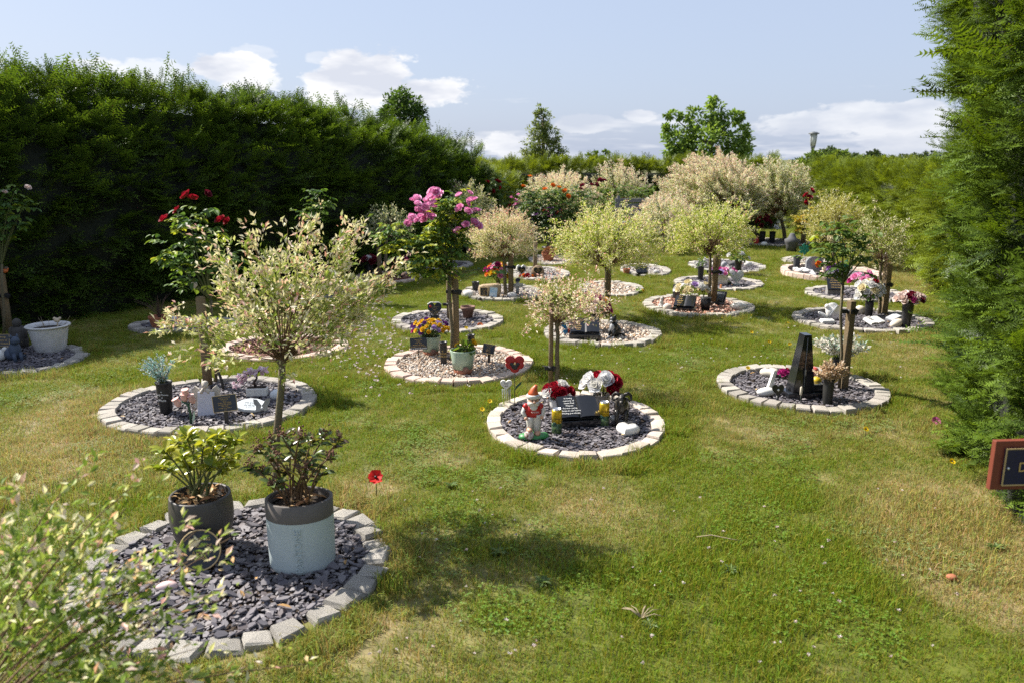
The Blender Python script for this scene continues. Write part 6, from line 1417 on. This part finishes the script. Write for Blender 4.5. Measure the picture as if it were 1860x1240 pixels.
random.seed(5); mb = MB()
for k in range(9): mb.tube([(-.06 + .014 * k, -.012, -.07 + random.uniform(0, .03)), (-.05 + .013 * k, -.015, random.uniform(-.02, .02)), (-.06 + .014 * k, -.012, .07)], .004, 5)
mb.build('carving', M('grey relief', (.16, .17, .18), rough=.35), o)
stone(1341, 566, (.105, .065, .055), 'clear plastic bag of shells at the right edge of the red chips', M('crinkled clear bag', (.60, .56, .50), rough=.22, var=.35, scale=22, bump=.8, bscale=14, spec=.8), name='plastic_bag', cat_='bag', seed=10, noise_=.09)
stone(1212, 566, (.055, .045, .045), 'white rough stone left of the black book on red chips', M('pink white stone', (.62, .54, .48), rough=.9, var=.15, scale=20), seed=11, noise_=.06)
b = gp(1201, 563); b.z = ZS; t = thing('sitting_figure', 'pale grey sitting figurine at the left of the red chips', 'figurine', b, .4); mb = MB(); mb.ball(0, 0, .03, .04, .035, .035); mb.ball(0, 0, .075, .026, .024, .035); mb.ball(0, -.005, .118, .020); mb.tube([(-.02, -.02, .03), (-.03, -.06, .02)], .010, 6); mb.tube([(.02, -.02, .03), (.03, -.06, .02)], .010, 6); mb.build('body', M('pale grey stone', (.45, .44, .43), rough=.9, var=.2), t)
# ---- bed L
b = gp(1337, 521); b.z = ZS; t = thing('glass_heart', 'clear glass heart ornament standing on dark slate', 'ornament', b)
GLS = M('glass', (.50, .53, .54), rough=.06, var=.25, scale=16, spec=.9, trans=.35); MB().prism(heart(.19, .19), -.02, .02, smooth=False).build('heart', GLS, t, (0, 0, .02)); MB().box(0, 0, .012, .09, .06, .026, bev=.004).build('foot', GLS, t)
b = gp(1310, 520); b.z = ZS; t = thing('cube_planter', 'silver cube planter with pink flowers by the glass heart', 'planter', b, .05); MB().box(0, 0, .075, .145, .12, .15, bev=.004).build('body', M('brushed metal', (.50, .50, .52), rough=.3, metal=.8, var=.3, scale=8), t); MB().box(0, .03, .02, .26, .16, .05).build('stone_tray', GRAN, t)
bouquet(b + Vector((.02, 0, .14)), 'pink and violet daisies in the silver cube planter', [('pink', 8), ('magenta', 3), ('lilac', 3), ('white', 2)], .16, .06, .06, 40, .05, stem_h=.0)
b = gp(1297, 517); b.z = ZS; t = thing('wicker_planter', 'round wicker planter left of the silver cube', 'planter', b); mb = MB(); [mb.lathe([(.055, .01 + k * .026), (.066, .02 + k * .026), (.055, .034 + k * .026)], 16) for k in range(5)]; mb.build('weave', M('weathered wicker', (.36, .31, .25), rough=.9, var=.2), t)
vase(1272, 511, .20, .05, .035, 'tall black vase with green foliage left of the stake'); bouquet(gp(1272, 511) + Vector((0, 0, .19)), 'green foliage standing in the tall black vase', [('white', 2)], .07, .12, .04, 50, .06, [(.16, .24, .10), (.12, .19, .08)], 0, 'foliage_spray')
stone(1297, 529, (.055, .04, .035), 'white pebble at the kerb in front of the silver cube', RESIN, seed=12)
b = gp(1309, 528); b.z = ZS; t = thing('toy_bear', 'tiny orange bear figurine on the kerb near the white pebble', 'figurine', b); mb = MB(); mb.ball(0, 0, .02, .018, .015, .02); mb.ball(0, 0, .048, .015); mb.ball(-.01, 0, .06, .005); mb.ball(.01, 0, .06, .005); mb.build('body', M('orange plastic', (.55, .18, .04), rough=.5), t)
# ---- bed M
for (px, py, r, lab, sd) in ((1299, 487, (.06, .05, .055), 'pale round stone in the stone bed, nearest the stake', 1), (1315, 488, (.05, .04, .055), 'striped grey stone in the stone bed, beside the pale round stone', 2), (1359, 487, (.07, .05, .05), 'white stone in the stone bed, nearest its right kerb', 3), (1330, 485, (.06, .05, .04), 'dark low stone in the middle of the stone bed', 4)):
    stone(px, py, r, lab, M('stone ' + str(sd), ((.52, .49, .45), (.38, .38, .40), (.58, .56, .53), (.10, .10, .10))[sd - 1], rough=.9, var=.25, scale=16), seed=20 + sd)
v = vase(1340, 499, .20, .06, .045, 'black bucket vase in the stone bed'); bouquet(on_vase(v), 'green leafy spray with white flowers in the black bucket vase', [('white', 6)], .14, .16, .055, 110, .08, [(.08, .15, .04), (.12, .19, .05)], .0)
# ---- bed N: wedge memorial
b = gp(1459, 722); b.z = ZS - .006; t = thing('wedge_memorial', 'tall polished black wedge memorial on a black plinth', 'memorial', b, .10)
pw = 74 * mpp(b); MB().box(0, 0, .024, pw, .17, .048, bev=.004).build('plinth', GRAN, t)
hz = top(b, 606) - .05
vs = [(-.115, -.06, 0), (.055, -.06, 0), (.055, .06, 0), (-.115, .06, 0), (-.048, -.042, hz), (.006, -.042, hz), (.006, .048, hz), (-.048, .048, hz), ]
MB().add([(x, y, z + .048) for x, y, z in vs], [(0, 1, 5, 4), (1, 2, 6, 5), (2, 3, 7, 6), (3, 0, 4, 7), (4, 5, 6, 7), (3, 2, 1, 0)]).build('wedge', GRAN, t)
MB().box(-.086, 0, .10, .035, .125, .10, rot=(0, .20, 0)).build('side_block', GRAN, t); mb = MB(); mb.tube([(-.034, -.0635, .06), (-.024, -.046, hz + .03)], .0022, 4); mb.build('edge_line', M('cut edge', (.22, .22, .23), rough=.4), t)
MB().box(0.09, .0, .075, .10, .10, .055, bev=.004).build('step', GRAN, t)
b = gp(1392, 722); b.z = ZS; t = thing('white_ornament', 'white boot shaped ornament with an upright blade at the slate edge', 'ornament', b, .3); mb = MB(); mb.ball(0, 0, .03, .085, .045, .034, n=14, m=8); mb.build('foot', RESIN, t); mb = MB(); mb.prism([(-.012, 0), (.03, 0), (.062, .15), (.04, .16)], -.012, .012); mb.build('blade', RESIN, t, (.02, .02, .03))
heart_plate(1411, 738, .088, .092, .012, 'black heart on a short stake in front of the white ornament', BLACKP, -.05, 0, lift=.062, name='heart_stake', cat_='ornament'); o = [o for o in bpy.data.objects if o.name.startswith('heart_stake')][-1]; MB().tube([(0, 0, -.02), (0, 0, .07)], [.008, .011], 7).build('stake', BLACKP, o); MB().ball(0, -.009, .115, .008).build('stud', RESIN, o)
lying_heart(1399, 686, .16, 'cream shell patterned heart at the far kerb of the wedge bed', M('cream glaze', (.60, .55, .45), rough=.4, var=.12, scale=30), .2, th=.05)
t, b = stick(1453, 738, .09, 'pale bulrush headed stick in front of the wedge memorial', 'bulrush_stake', 'ornament', .002); MB().lathe([(.002, .085), (.009, .092), (.009, .145), (.002, .153)], 10).build('head', M('pale fluff', (.55, .50, .40), rough=.9), t)
t, b = stick(1459, 727, .20, 'second thinner bulrush stick against the wedge memorial', 'bulrush_stake', 'ornament', .002); MB().lathe([(.002, .19), (.006, .197), (.006, .235), (.002, .24)], 8).build('head', M('grey fluff', (.22, .21, .18), rough=.9), t)
YEL = M('yellow toy plastic', (.58, .42, .015), rough=.45, var=.08)
for px, py, r, lab, face in ((1481, 716, .038, 'yellow smiling ball beside the black plinth', 1), (1512, 710, .034, 'second yellow ball half hidden behind the dried flower vase', 0)):
    b = gp(px, py); b.z = ZS + .05; t = thing('yellow_ball', lab, 'ball', b); MB().ball(0, 0, r, r, n=18, m=12).build('ball', YEL, t)
    if face: MB().tube([(-.016, -r * .93, r * .85), (-.006, -r * 1.0, r * .72), (.006, -r * 1.0, r * .72), (.016, -r * .93, r * .85)], .0025, 5).build('smile', M('dark yellow', (.28, .2, .01)), t)
b = gp(1477, 693); b.z = ZS + .03; tag(MB().ball(0, 0, .04, .04, n=14, m=10).build('red_ball', M('red white toy', (.55, .06, .04), rough=.5, col2=(.65, .6, .58), scale=8), None, b), 'red and white ball behind the wedge memorial', 'ball')
bouquet(gp(1424, 690) + Vector((0, 0, ZS)), 'small crimson flower clump left of the wedge memorial', [('magenta', 5), ('red', 3)], .04, .04, .035, 12, .03, stem_h=.01)
v = vase(1502, 737, .185, .042, .033, 'dark ribbed vase with dried flowers in front of the square stake', M('dark ribbed plastic', (.022, .022, .02), rough=.6, var=.3))
sprig_bunch(on_vase(v), 'dried straw coloured flower bunch in the ribbed vase', 36, .19, .13, [(.62, .44, .26), (.66, .54, .36), (.50, .34, .20), (.62, .50, .40)], .026, per=46, dense=.35, lean=(0, -.1))
v = vase(1520, 684, .14, .05, .04, 'black vase hidden behind the square stake'); sprig_bunch(on_vase(v), 'spray of white artificial flowers spreading behind the square stake', 46, .27, .26, [(.78, .74, .66), (.70, .66, .50), (.30, .42, .34), (.78, .76, .72)], .032, per=34, dense=.4)
# ---- bed O
b = gp(1508, 583); b.z = ZS; t = thing('angel_statue', 'white resin angel lying back against a silver book', 'statue', b, -.3)
mb = MB(); mb.ball(0, 0, .075, .05, .045, .075, rot=(0, -.5, 0), noise=.04); mb.ball(-.045, -.01, .145, .026); mb.ball(-.075, -.02, .045, .07, .025, .022, rot=(0, .5, 0)); mb.ball(.01, .03, .12, .07, .014, .06, rot=(0, -.5, 0)); mb.build('figure', RESIN, t); MB().box(.055, .0, .085, .085, .10, .14, rot=(0, .55, 0), bev=.004).build('silver_book', M('silver glitter', (.62, .62, .64), rough=.22, metal=.75, var=.4, scale=120), t)
b = gp(1502, 591); b.z = ZS; t = thing('stone_pillow', 'flat white pillow stone in front of the lying angel', 'memorial stone', b, .1); MB().box(0, 0, .025, .15, .085, .05, bev=.018, rot=(.15, 0, 0)).build('body', RESIN, t)
b = gp(1546, 592); b.z = ZS; t = thing('memorial_tablet', 'narrow white tablet leaning beside the square stake', 'memorial', b, .1); MB().box(0, 0, .09, .085, .016, .18, rot=(-.25, .25, 0), bev=.003).build('body', M('white tile', (.66, .65, .66), rough=.5, var=.05), t)
stone(1561, 573, (.065, .05, .055), 'ribbed cream shell dome between tablet and bouquet', M('cream shell', (.62, .56, .46), rough=.7, var=.15, scale=25), name='shell_ornament', cat_='shell', seed=13, noise_=.03)
book(1587, 590, .20, 'white tile book lying open among the stones', .45, ('In our', 'hearts', 'always'), mat=RESIN, tilt=.35, plinth=False, ink=M('grey lettering', (.12, .12, .12), var=0), ls=.02, d=.12, name='tile_book')
b = gp(1622, 586); b.z = ZS; t = thing('stone_slab', 'grey topped white slab beside the lying white pebble', 'memorial stone', b, .5); MB().box(0, 0, .035, .15, .09, .035, rot=(.2, -.25, 0), bev=.006).build('body', M('grey white slab', (.48, .49, .52), rough=.7, var=.15), t)
stone(1629, 596, (.085, .05, .045), 'cream pebble leaning at the foot of the tall black vase', M('cream pebble', (.66, .58, .47), rough=.7, var=.08), rz=.4, seed=14, noise_=.02, tilt=(0, -.3))
v = vase(1645, 597, .265, .062, .042, 'tall black vase with blush and burgundy flowers near the hedge'); bouquet(on_vase(v), 'blush and burgundy chrysanthemums in the tall black vase', [('blush', 17), ('dark', 5), ('magenta', 2)], .12, .08, .062, 40, .05, [(.05, .08, .03)], .0)
v = vase(1577, 577, .17, .05, .04, 'black vase in front of the pale square stake'); bouquet(on_vase(v), 'dome of white roses with scarlet accents before the pale stake', [('white', 17), ('red', 3), ('cream', 8)], .13, .17, .062, 60, .075, [(.13, .24, .05), (.09, .18, .05)], .02)
bouquet(gp(1566, 546) + Vector((0, 0, .16)), 'pink roses standing behind the white rose dome', [('pink', 9), ('magenta', 2)], .15, .14, .068, 20, .05, stem_h=.0)
b = Vector(gp(1598, 571)); b.z = .60; t = thing('angel_figure', 'small white winged figure fixed on top of the pale stake', 'figurine', b); mb = MB(); mb.lathe([(.028, 0), (.024, .05), (.012, .08)], 10); mb.ball(0, 0, .098, .017); mb.ball(-.03, .008, .06, .014, .008, .045, rot=(0, -.3, 0)); mb.ball(.03, .008, .06, .014, .008, .045, rot=(0, .3, 0)); mb.build('body', RESIN, t)
b = gp(1608, 507); t = thing('bird_ornament', 'cream bird shaped ornament on a rod by the lower hedge', 'garden ornament', b); mb = MB(); mb.tube([(0, 0, 0), (0, 0, .05)], .006, 6); mb.ball(0, 0, .12, .028, .028, .08); mb.ball(0, -.01, .20, .02); mb.build('body', M('cream paint old', (.55, .46, .34), rough=.8, var=.2), t)
# ---- bed P
b = gp(1515, 538); b.z = ZS; t = thing('memorial_tablet', 'tilted black tablet with rows of gold lettering on stone block', 'memorial', b, -.12); MB().box(0, .02, .05, .19, .12, .10, bev=.005).build('block', M('grey stone block', (.24, .23, .22), rough=.8, var=.15), t); o = MB().box(0, 0, 0, .21, .022, .20, bev=.004).build('tablet', GRAN, t, (0, -.01, .155), (-.65, 0, 0))
for i, s in enumerate(('In loving memory', 'of a devoted', 'husband, father', 'and grandad', 'rest in peace')): text(s, .024, GOLD, o, (0, -.012, .066 - i * .034), (PI / 2, 0, 0))
# ---- bed Q
b = gp(1447, 503); b.z = ZS + .05
for k, lab in ((0, 'white baby shoe at the left end of the brick edged bed'), (1, 'white baby shoe beside the small open book')):
    q = b + Vector((k * .11, -.03 * k, 0)); t = thing('baby_shoe', lab, 'shoe', q, .6, 'white stone baby shoes'); mb = MB(); mb.ball(0, -.02, .03, .042, .075, .034, n=12, m=8); mb.lathe([(.036, .02), (.040, .065), (.034, .07), (.03, .05)], 12, cy=.03); mb.build('body', RESIN, t)
book(1468, 503, .19, 'small white open book next to the baby shoes', .2, (), mat=M('white tile', (.66, .65, .66)), plinth=False, tilt=.5, d=.13, name='tile_book')
b = gp(1478, 500); b.z = ZS + .03; t = thing('headstone', 'grey round topped small headstone with an orange bloom', 'memorial', b); out = [(-.13, 0), (.13, 0), (.13, .14)] + [(.13 * math.cos(a), .14 + .10 * math.sin(a)) for a in np.linspace(.3, PI - .3, 7)] + [(-.13, .14)]; MB().prism(out, -.03, .03).build('slab', M('grey polished stone', (.24, .25, .27), rough=.3, var=.1), t, rot=(-.12, 0, 0)); link('bloom_print', random.choice(BL['orange']), t, (.03, -.05, .13), (PI / 2, 0, 0), .08)
vase(1446, 494, .24, .06, .045, 'dark grey bucket vase at the back of the brick edged bed', M('dark grey plastic', (.05, .055, .06), rough=.5))
b = gp(1495, 509); b.z = ZS + .05; t = thing('teddy_bear', 'pale pink teddy bear sitting on the brick edge', 'toy bear', b); mb = MB(); mb.ball(0, 0, .04, .045, .04, .045); mb.ball(0, -.01, .105, .034); mb.ball(-.028, 0, .135, .012); mb.ball(.028, 0, .135, .012)
for s in (-1, 1): mb.ball(s * .035, -.05, .015, .018, .035, .016); mb.ball(s * .05, -.02, .06, .014, .03, .014)
mb.build('body', M('pale pink plush', (.60, .46, .40), rough=.95, var=.1), t)
bouquet(gp(1520, 506) + Vector((0, 0, .08)), 'violet and teal silk flowers at the right of the brick edged bed', [('lilac', 6), ('purple', 4)], .13, .10, .07, 40, .07, [(.05, .28, .22), (.08, .18, .06)], 0)
b = gp(1459, 476); t = thing('toy_windmill', 'teal foil windmill on a stick near the far gravel', 'windmill', b); MB().tube([(0, 0, 0), (0, 0, .22)], .004, 6).build('stick', RESIN, t); TEAL = M('teal foil', (.02, .25, .20), rough=.3, metal=.4, var=.3)
for k in range(6): MB().prism([(0, 0), (.02, .05), (.0, .105), (-.045, .07)], -.004, .008).build('vane', TEAL, t, (0, -.01, .22), (0, k * PI / 3, 0))
b = gp(1536, 508); t = thing('toy_windmill', 'teal foil windmill behind the leafy green rose', 'windmill', b); MB().tube([(0, 0, 0), (0, 0, .20)], .004, 6).build('stick', RESIN, t)
for k in range(6): MB().prism([(0, 0), (.02, .05), (.0, .095), (-.045, .07)], -.004, .008).build('vane', TEAL, t, (0, -.01, .20), (0, k * PI / 3, 0))
# ---- bed S and the far end
v = vase(1384, 443, .24, .07, .05, 'dark vase under the dark topped willow, left one'); bouquet(on_vase(v), 'dark red flowers in the shade under the willow', [('dark', 7), ('red', 2)], .14, .2, .09, 40, .08, stem_h=.05)
v = vase(1402, 443, .24, .07, .05, 'dark vase under the dark topped willow, middle one'); bouquet(on_vase(v), 'grey green foliage in the shade under the willow', [('white', 3)], .15, .12, .08, 60, .09, [(.10, .14, .08)], .05, 'foliage_spray')
stone(1373, 446, (.06, .05, .09), 'small red lantern at the kerb of the far shaded bed', M('red lantern', (.40, .03, .03), rough=.4), name='grave_lantern', cat_='lantern', seed=15, noise_=.0)
stone(1388, 448, (.07, .05, .045), 'white figurine at the kerb of the far shaded bed', RESIN, name='figurine', cat_='figurine', seed=16)
b = gp(1437, 458); t = thing('urn', 'dark stone urn on a block near the far gravel', 'urn', b); MB().lathe([(.09, 0), (.10, .12), (.13, .18), (.14, .24), (.08, .27), (.05, .34), (.03, .36)], 16).build('body', M('dark stone', (.08, .08, .085), rough=.8, var=.2), t)
b = gp(996, 452); b.z = ZS; t = thing('flower_stand', 'tall black stand beneath the purple and white flowers', 'stand', b); MB().tube([(0, 0, 0), (0, 0, .45)], .03, 8).lathe([(.14, .0), (.12, .03)], 14).lathe([(.06, .44), (.15, .55), (.14, .56)], 14).build('stand', BLACKP, t)
bouquet(b + Vector((0, 0, .5)), 'purple, white and red flowers on the tall black stand', [('purple', 9), ('white', 8), ('red', 5), ('pink', 4)], .24, .22, .12, 40, .09, stem_h=.0)
b = gp(996, 476); b.z = ZS; t = thing('terracotta_bowl', 'terracotta bowl with rusty foliage in the far pebble bed', 'flower pot', b); MB().lathe(pot_prof(.13, .12, .075), 18).build('body', TERRA, t); bouquet(b + Vector((0, 0, .12)), 'rusty brown foliage plant in the terracotta bowl', [('orange', 1)], .12, .09, .05, 90, .07, [(.20, .08, .05), (.26, .12, .07)], 0, 'foliage_plant', cat_='plant')
b = onY(1175, 385, 17.0); b.z = 0; t = thing('garden_bench', 'dark grey slatted bench half hidden between the willows', 'bench', b, .05); GB = M('grey bench timber', (.16, .16, .17), rough=.8, var=.15)
for k in range(4): MB().box(0, -.12 + k * .11, .44, 1.25, .09, .03, bev=.004).build('seat_slat', GB, t)
for k in range(4): MB().box(0, .26 + .015 * k, .55 + k * .11, 1.25, .03, .08, bev=.004).build('back_slat', GB, t)
for x in (-.55, .55):
    for y in (-.12, .24): MB().box(x, y, .22, .06, .06, .44).build('leg', GB, t)
    MB().box(x, .30, .70, .06, .05, .56, rot=(-.12, 0, 0)).build('back_post', GB, t)
# ---- shaded beds on the left
b = gp(292, 600); b.z = ZS; t = thing('terracotta_pot', 'red terracotta pot with bare twigs in the shaded bed', 'flower pot', b); MB().lathe(pot_prof(.135, .115, .075), 22).build('body', TERRA, t)
q = b + Vector((0, 0, .12)); t = thing('bare_shrub', 'leafless twiggy plant in the red terracotta pot', 'plant', q); mb = MB(); random.seed(9)
for k in range(34): e = Vector((random.gauss(0, .11), random.gauss(0, .09), random.uniform(.10, .26))); mb.tube(bez(Vector((0, 0, -.02)), Vector((e.x * .2, e.y * .2, e.z * .7)), e, 4), [.004, .003, .002, .0012], 4, cap=False)
mb.build('twigs', M('dark twigs', (.10, .06, .045), rough=.9), t)
for px, py, rz, lab in ((325, 597, .3, 'flat pale stone right of the red terracotta pot'), (356, 597, .2, 'second flat pale stone farther from the terracotta pot')):
    b = gp(px, py); b.z = ZS; t = thing('flat_stone', lab, 'stone', b, rz); MB().box(0, 0, .028, .165, .10, .028, rot=(.2, -.15, 0), bev=.010).build('body', M('pale flat stone', (.55, .53, .48), rough=.8, var=.12), t)
stone(317, 586, (.035, .03, .03), 'small white ball stone behind the flat pale stones', RESIN, seed=17, noise_=.0)
for px, py, lab, lab2 in ((672, 505, 'black vase in the small bark bed, left of its stake', 'maroon flowers in the shade, left of the stake'), (725, 507, 'black vase in the small bark bed, right of its stake', 'maroon and white flowers in the shade, right of the stake')):
    v = vase(px, py, .19, .055, .04, lab); bouquet(on_vase(v), lab2, [('dark', 9), ('magenta', 3), ('white', 3)], .12, .09, .075, 30, .06, stem_h=.0)
b = onY(352, 508, gp(392, 698).y - .12); b.z -= .0; t = thing('heart_tag', 'small pale heart hanging in the dark red rose tree', 'ornament', b); MB().prism(heart(.05, .055), -.003, .003).build('heart', M('pale wood', (.50, .44, .36), rough=.8), t, (0, 0, -.075)); MB().tube([(0, 0, -.03), (0, 0, .05)], .0012, 4).build('cord', TWIG, t)
# white planter bed
b = gp(93, 640); b.z = ZS; t = thing('planter', 'large white ribbed planter with a few dead stems', 'planter', b); hh = .245; mb = MB(); rb, rt = .120, .165; pr = [(rb, 0)]
for k in range(11): f = k / 11; pr += [(rb + (rt - rb) * f ** .8 + .003, hh * (f * .88 + .01)), (rb + (rt - rb) * f ** .8 + .0005, hh * (f * .88 + .055))]
pr += [(rt, hh * .93), (rt + .022, hh * .94), (rt + .026, hh * .97), (rt + .018, hh), (rt - .004, hh * .99), (rt - .012, hh * .9), (rt - .02, hh * .75)]; mb.lathe(pr, 36); mb.build('body', WHITEP, t); MB().lathe([(.001, hh * .86), (rt - .015, hh * .85)], 24).build('soil', SOIL, t)
q = b + Vector((0, 0, hh * .86)); t = thing('dead_stems', 'dry stems and a pale bird stake inside the white planter', 'plant', q); mb = MB(); random.seed(2)
for k in range(14): e = Vector((random.gauss(.02, .1), random.gauss(0, .06), random.uniform(.03, .13))); mb.tube([(e.x * .6, e.y, 0), tuple(e)], [.002, .001], 4)
mb.build('stems', M('straw stem', (.30, .24, .15), rough=.9), t); mb = MB(); mb.tube([(.09, 0, 0), (.09, 0, .05)], .006, 6); mb.ball(.09, 0, .075, .03, .016, .022); mb.ball(.07, 0, .09, .014); mb.ball(.115, 0, .09, .02, .006, .012, rot=(0, -.6, 0)); mb.build('bird', M('cream paint old', (.55, .46, .34)), t)
p = gp(16, 606); t = thing('robin_ornament', 'robin ornament with orange breast perched on the broad stake', 'bird ornament', (p.x + .03, p.y, .615)); mb = MB(); mb.ball(0, 0, .035, .045, .028, .028, rot=(0, -.35, 0)); mb.ball(.038, 0, .058, .022); mb.prism([(0, 0), (-.05, .02), (-.055, .01), (0, -.012)], -.01, .01); mb.build('body', M('brown paint', (.10, .07, .045), rough=.6), t); mb = MB(); mb.ball(.030, -.008, .035, .027, .026, .024); mb.ball(.050, -.002, .052, .013); mb.build('breast', M('robin orange', (.52, .13, .03), rough=.6), t); mb = MB(); mb.lathe([(.004, 0), (.001, .014)], 6, cx=.06, cy=0, cz=.058, rot=(0, PI / 2, 0)); mb.build('beak', BLACKP, t)
sign(6, 648, .20, .15, .11, ('In loving', 'memory of', 'a dear friend'), 'small gilt edged plaque at the shaded left edge', rz=.1, tilt=-.2, stake_w=.02)
b = gp(28, 658); b.z = ZS; t = thing('cat_statue', 'dark blue sitting cat statue left of the white planter', 'statue', b, .9); NB = M('dark blue stone', (.05, .07, .11), rough=.7, var=.2); mb = MB(); mb.ball(0, .03, .06, .07, .085, .06); mb.ball(0, -.03, .10, .05, .05, .075); mb.ball(0, -.05, .185, .04, .04, .038)
for s in (-1, 1): mb.lathe([(.016, 0), (.009, .02), (.001, .034)], 8, cx=s * .025, cy=-.045, cz=.21); mb.tube([(s * .025, -.06, .08), (s * .026, -.085, .005)], [.018, .014], 8)
mb.tube([(.03, .1, .02), (.09, .09, .015), (.10, .03, .015)], [.016, .013, .008], 7); mb.build('body', NB, t)
b = gp(38, 634); b.z = ZS; t = thing('stone_figure', 'dark weathered stone figure behind the blue cat', 'statue', b); mb = MB(); mb.lathe([(.07, 0), (.075, .08), (.06, .16), (.045, .2)], 12); mb.ball(0, -.01, .235, .04, .04, .045); mb.ball(-.06, -.01, .14, .025, .03, .06); mb.ball(.06, -.01, .14, .025, .03, .06); mb.build('body', M('dark weathered stone', (.06, .055, .05), rough=.95, var=.3), t)
b = gp(2, 658); b.z = ZS; t = thing('bird_figure', 'pale stone hen at the left edge of the shaded bed', 'figurine', b); mb = MB(); mb.ball(0, 0, .05, .06, .045, .05); mb.ball(.045, 0, .10, .022); mb.ball(-.06, 0, .085, .03, .02, .025); mb.build('body', STONEW, t)

# ================================================================== the sign at the right edge
c = onY(1803, 845, 2.38); t = thing('wooden_sign', 'red framed sign with navy panel and gold letter, cut by the right edge', 'sign', (c.x, c.y, 0), .07)
hgt = .165; zc_ = c.z; wd = .44; MAH = M('red stained wood', (.17, .04, .022), rough=.55, var=.2, scale=14)
MB().box(wd / 2, .008, zc_, wd, .020, hgt, bev=.002).build('backing_board', MAH, t)
pn = MB().box(wd / 2 + .0, -.006, zc_ - .002, wd - .064, .008, hgt * .74).build('navy_panel', M('navy enamel', (.012, .012, .05), rough=.3, var=.1), t)
e = MB(); pw_, ph_, q = wd - .064, hgt * .74, .004
for cx, cz, sx, sz in ((0, ph_ / 2, pw_ + q, q), (0, -ph_ / 2, pw_ + q, q), (-pw_ / 2, 0, q, ph_ - q), (pw_ / 2, 0, q, ph_ - q)): e.box(wd / 2 + .0 + cx, -.0115, zc_ - .002 + cz, sx, .003, sz)
e.build('gilt_edge', GOLDF, t); text('D', .046, GOLD, t, (.094, -.0125, zc_ - .004), (PI / 2, 0, 0)); MB().ball(.046, -.011, zc_ - .006, .005).build('screw', TIN, t)
for x in (.34, wd - .05): MB().box(x, .052, (zc_ + .06) / 2 - .02, .05, .045, zc_ + .06 + .04).build('post', STAKE, t)
# ---- bird in the sky, twig on the lawn, clover heads
b = onY(1660, 162, 55.0); t = thing('flying_bird', 'tiny dark bird flying before the tall bright hedge', 'bird', b, .6); mb = MB(); mb.ball(0, 0, 0, .05, .16, .05); mb.prism([(0, 0), (.12, .05), (.30, .02), (.13, -.02)], -.05, .04); mb.prism([(0, 0), (-.12, .05), (-.30, .02), (-.13, -.02)], -.05, .04); mb.build('body', BLACKP, t)
b = gp(1300, 985); tag(MB().tube([(-.09, 0, .03), (-.02, .01, .034), (.06, -.02, .03), (.11, -.03, .026)], [.0025, .003, .0025, .0015], 5).build('dry_twig', M('straw stem', (.30, .24, .15)), None, b), 'bare dry twig lying on the lawn in front', 'twig')
b = gp(1165, 1130); mb = MB(); random.seed(6)
for k in range(9): a = random.uniform(-.4, PI); mb.tube([(0, 0, .02), (.05 * math.cos(a), .03 * math.sin(a), .045), (.09 * math.cos(a), .06 * math.sin(a), .04)], [.003, .002, .001], 4)
tag(mb.build('withered_weed', M('straw stem', (.30, .24, .15)), None, b), 'cluster of dry stems on the lawn near the bottom', 'weed')
tag(MB().ball(0, 0, .02, .024, .02, .012, noise=.08).build('clay_crumb', TERRA, None, gp(1728, 1055)), 'orange clay crumb on the lawn near the bare hedge foot', 'clay piece')
# white clover heads and petals in the grass: too many and small to count
def speck(n, sel, size, cols, name, label, zh):
    P = []; r = np.random.default_rng(len(name))
    while len(P) < n:
        px, py = sel(r); g = gp(px, py)
        if not in_bed(g.x, g.y, .03) and on_lawn(g.x, g.y): P.append((g.x, g.y, zh * r.uniform(.7, 1.2)))
    P = np.array(P, np.float32); k = 9
    Q = np.repeat(P, k, 0); D = rvec(len(Q)); D[:, 2] = np.abs(D[:, 2]); sz = np.repeat(r.uniform(.7, 1.3, n), k) * size
    V, F, C = leaves(Q, D, rvec(len(Q)), sz, sz * .6, pick(cols, len(Q)))
    tag(link(name, np_mesh(name, V, F, C, mat=PETAL)), label, 'wild flowers', kind='stuff')
speck(70, lambda r: (r.uniform(650, 1750), r.uniform(900, 1220)), .009, [(.70, .62, .58), (.74, .70, .64), (.62, .46, .42)], 'clover_heads', 'scattered pale clover heads in the near lawn', .045)
speck(190, lambda r: (r.normal(670, 45), r.normal(610, 40)), .016, [(.76, .66, .66), (.74, .70, .68), (.70, .54, .56)], 'fallen_petals', 'pale fallen petals strewn on the lawn behind the cream willow', .035)
speck(160, lambda r: (r.uniform(560, 1640), r.uniform(500, 720)), .010, [(.74, .72, .66), (.72, .64, .60)], 'daisies', 'tiny pale daisies dotted over the middle lawn', .04)
speck(45, lambda r: (r.uniform(1100, 1640), r.uniform(450, 600)), .013, [(.66, .48, .02)], 'buttercups', 'yellow buttercup dots in the far lawn', .05)

# a few broad leaved weeds flat in the turf
for i, (px, py, lab) in enumerate([(1180, 1140, 'broad leaved weed rosette by the withered weed near the bottom'), (905, 1008, 'broad leaved weed in the willow shadow, nearest the pot bed'), (985, 1062, 'broad leaved weed at the near edge of the willow shadow'), (1325, 1040, 'broad leaved weed in front of the bare dry twig'), (1810, 998, 'grey green weed on the bare ground by the hedge foot'), (820, 885, 'weed tuft to the right of the red poppy')]):
    b = gp(px, py); n = 22; random.seed(30 + i); a = np.linspace(0, 4.2 * PI, n) + rng.normal(0, .25, n); D = np.stack([np.cos(a), np.sin(a), rng.uniform(.1, .55, n)], 1).astype(np.float32)
    Q = np.zeros((n, 3), np.float32); Q[:, 2] = .012; V, F, C = leaves(Q, D, np.tile([[0, 0, 1.]], (n, 1)), rng.uniform(.026, .052, n), rng.uniform(.012, .020, n), pick([(.13, .20, .06), (.17, .24, .08), (.11, .17, .05)], n), T_OVAL)
    o = link('lawn_weed', np_mesh('lawn_weed', V, F, C, mat=LEAF), None, b); tag(o, lab, 'weed')
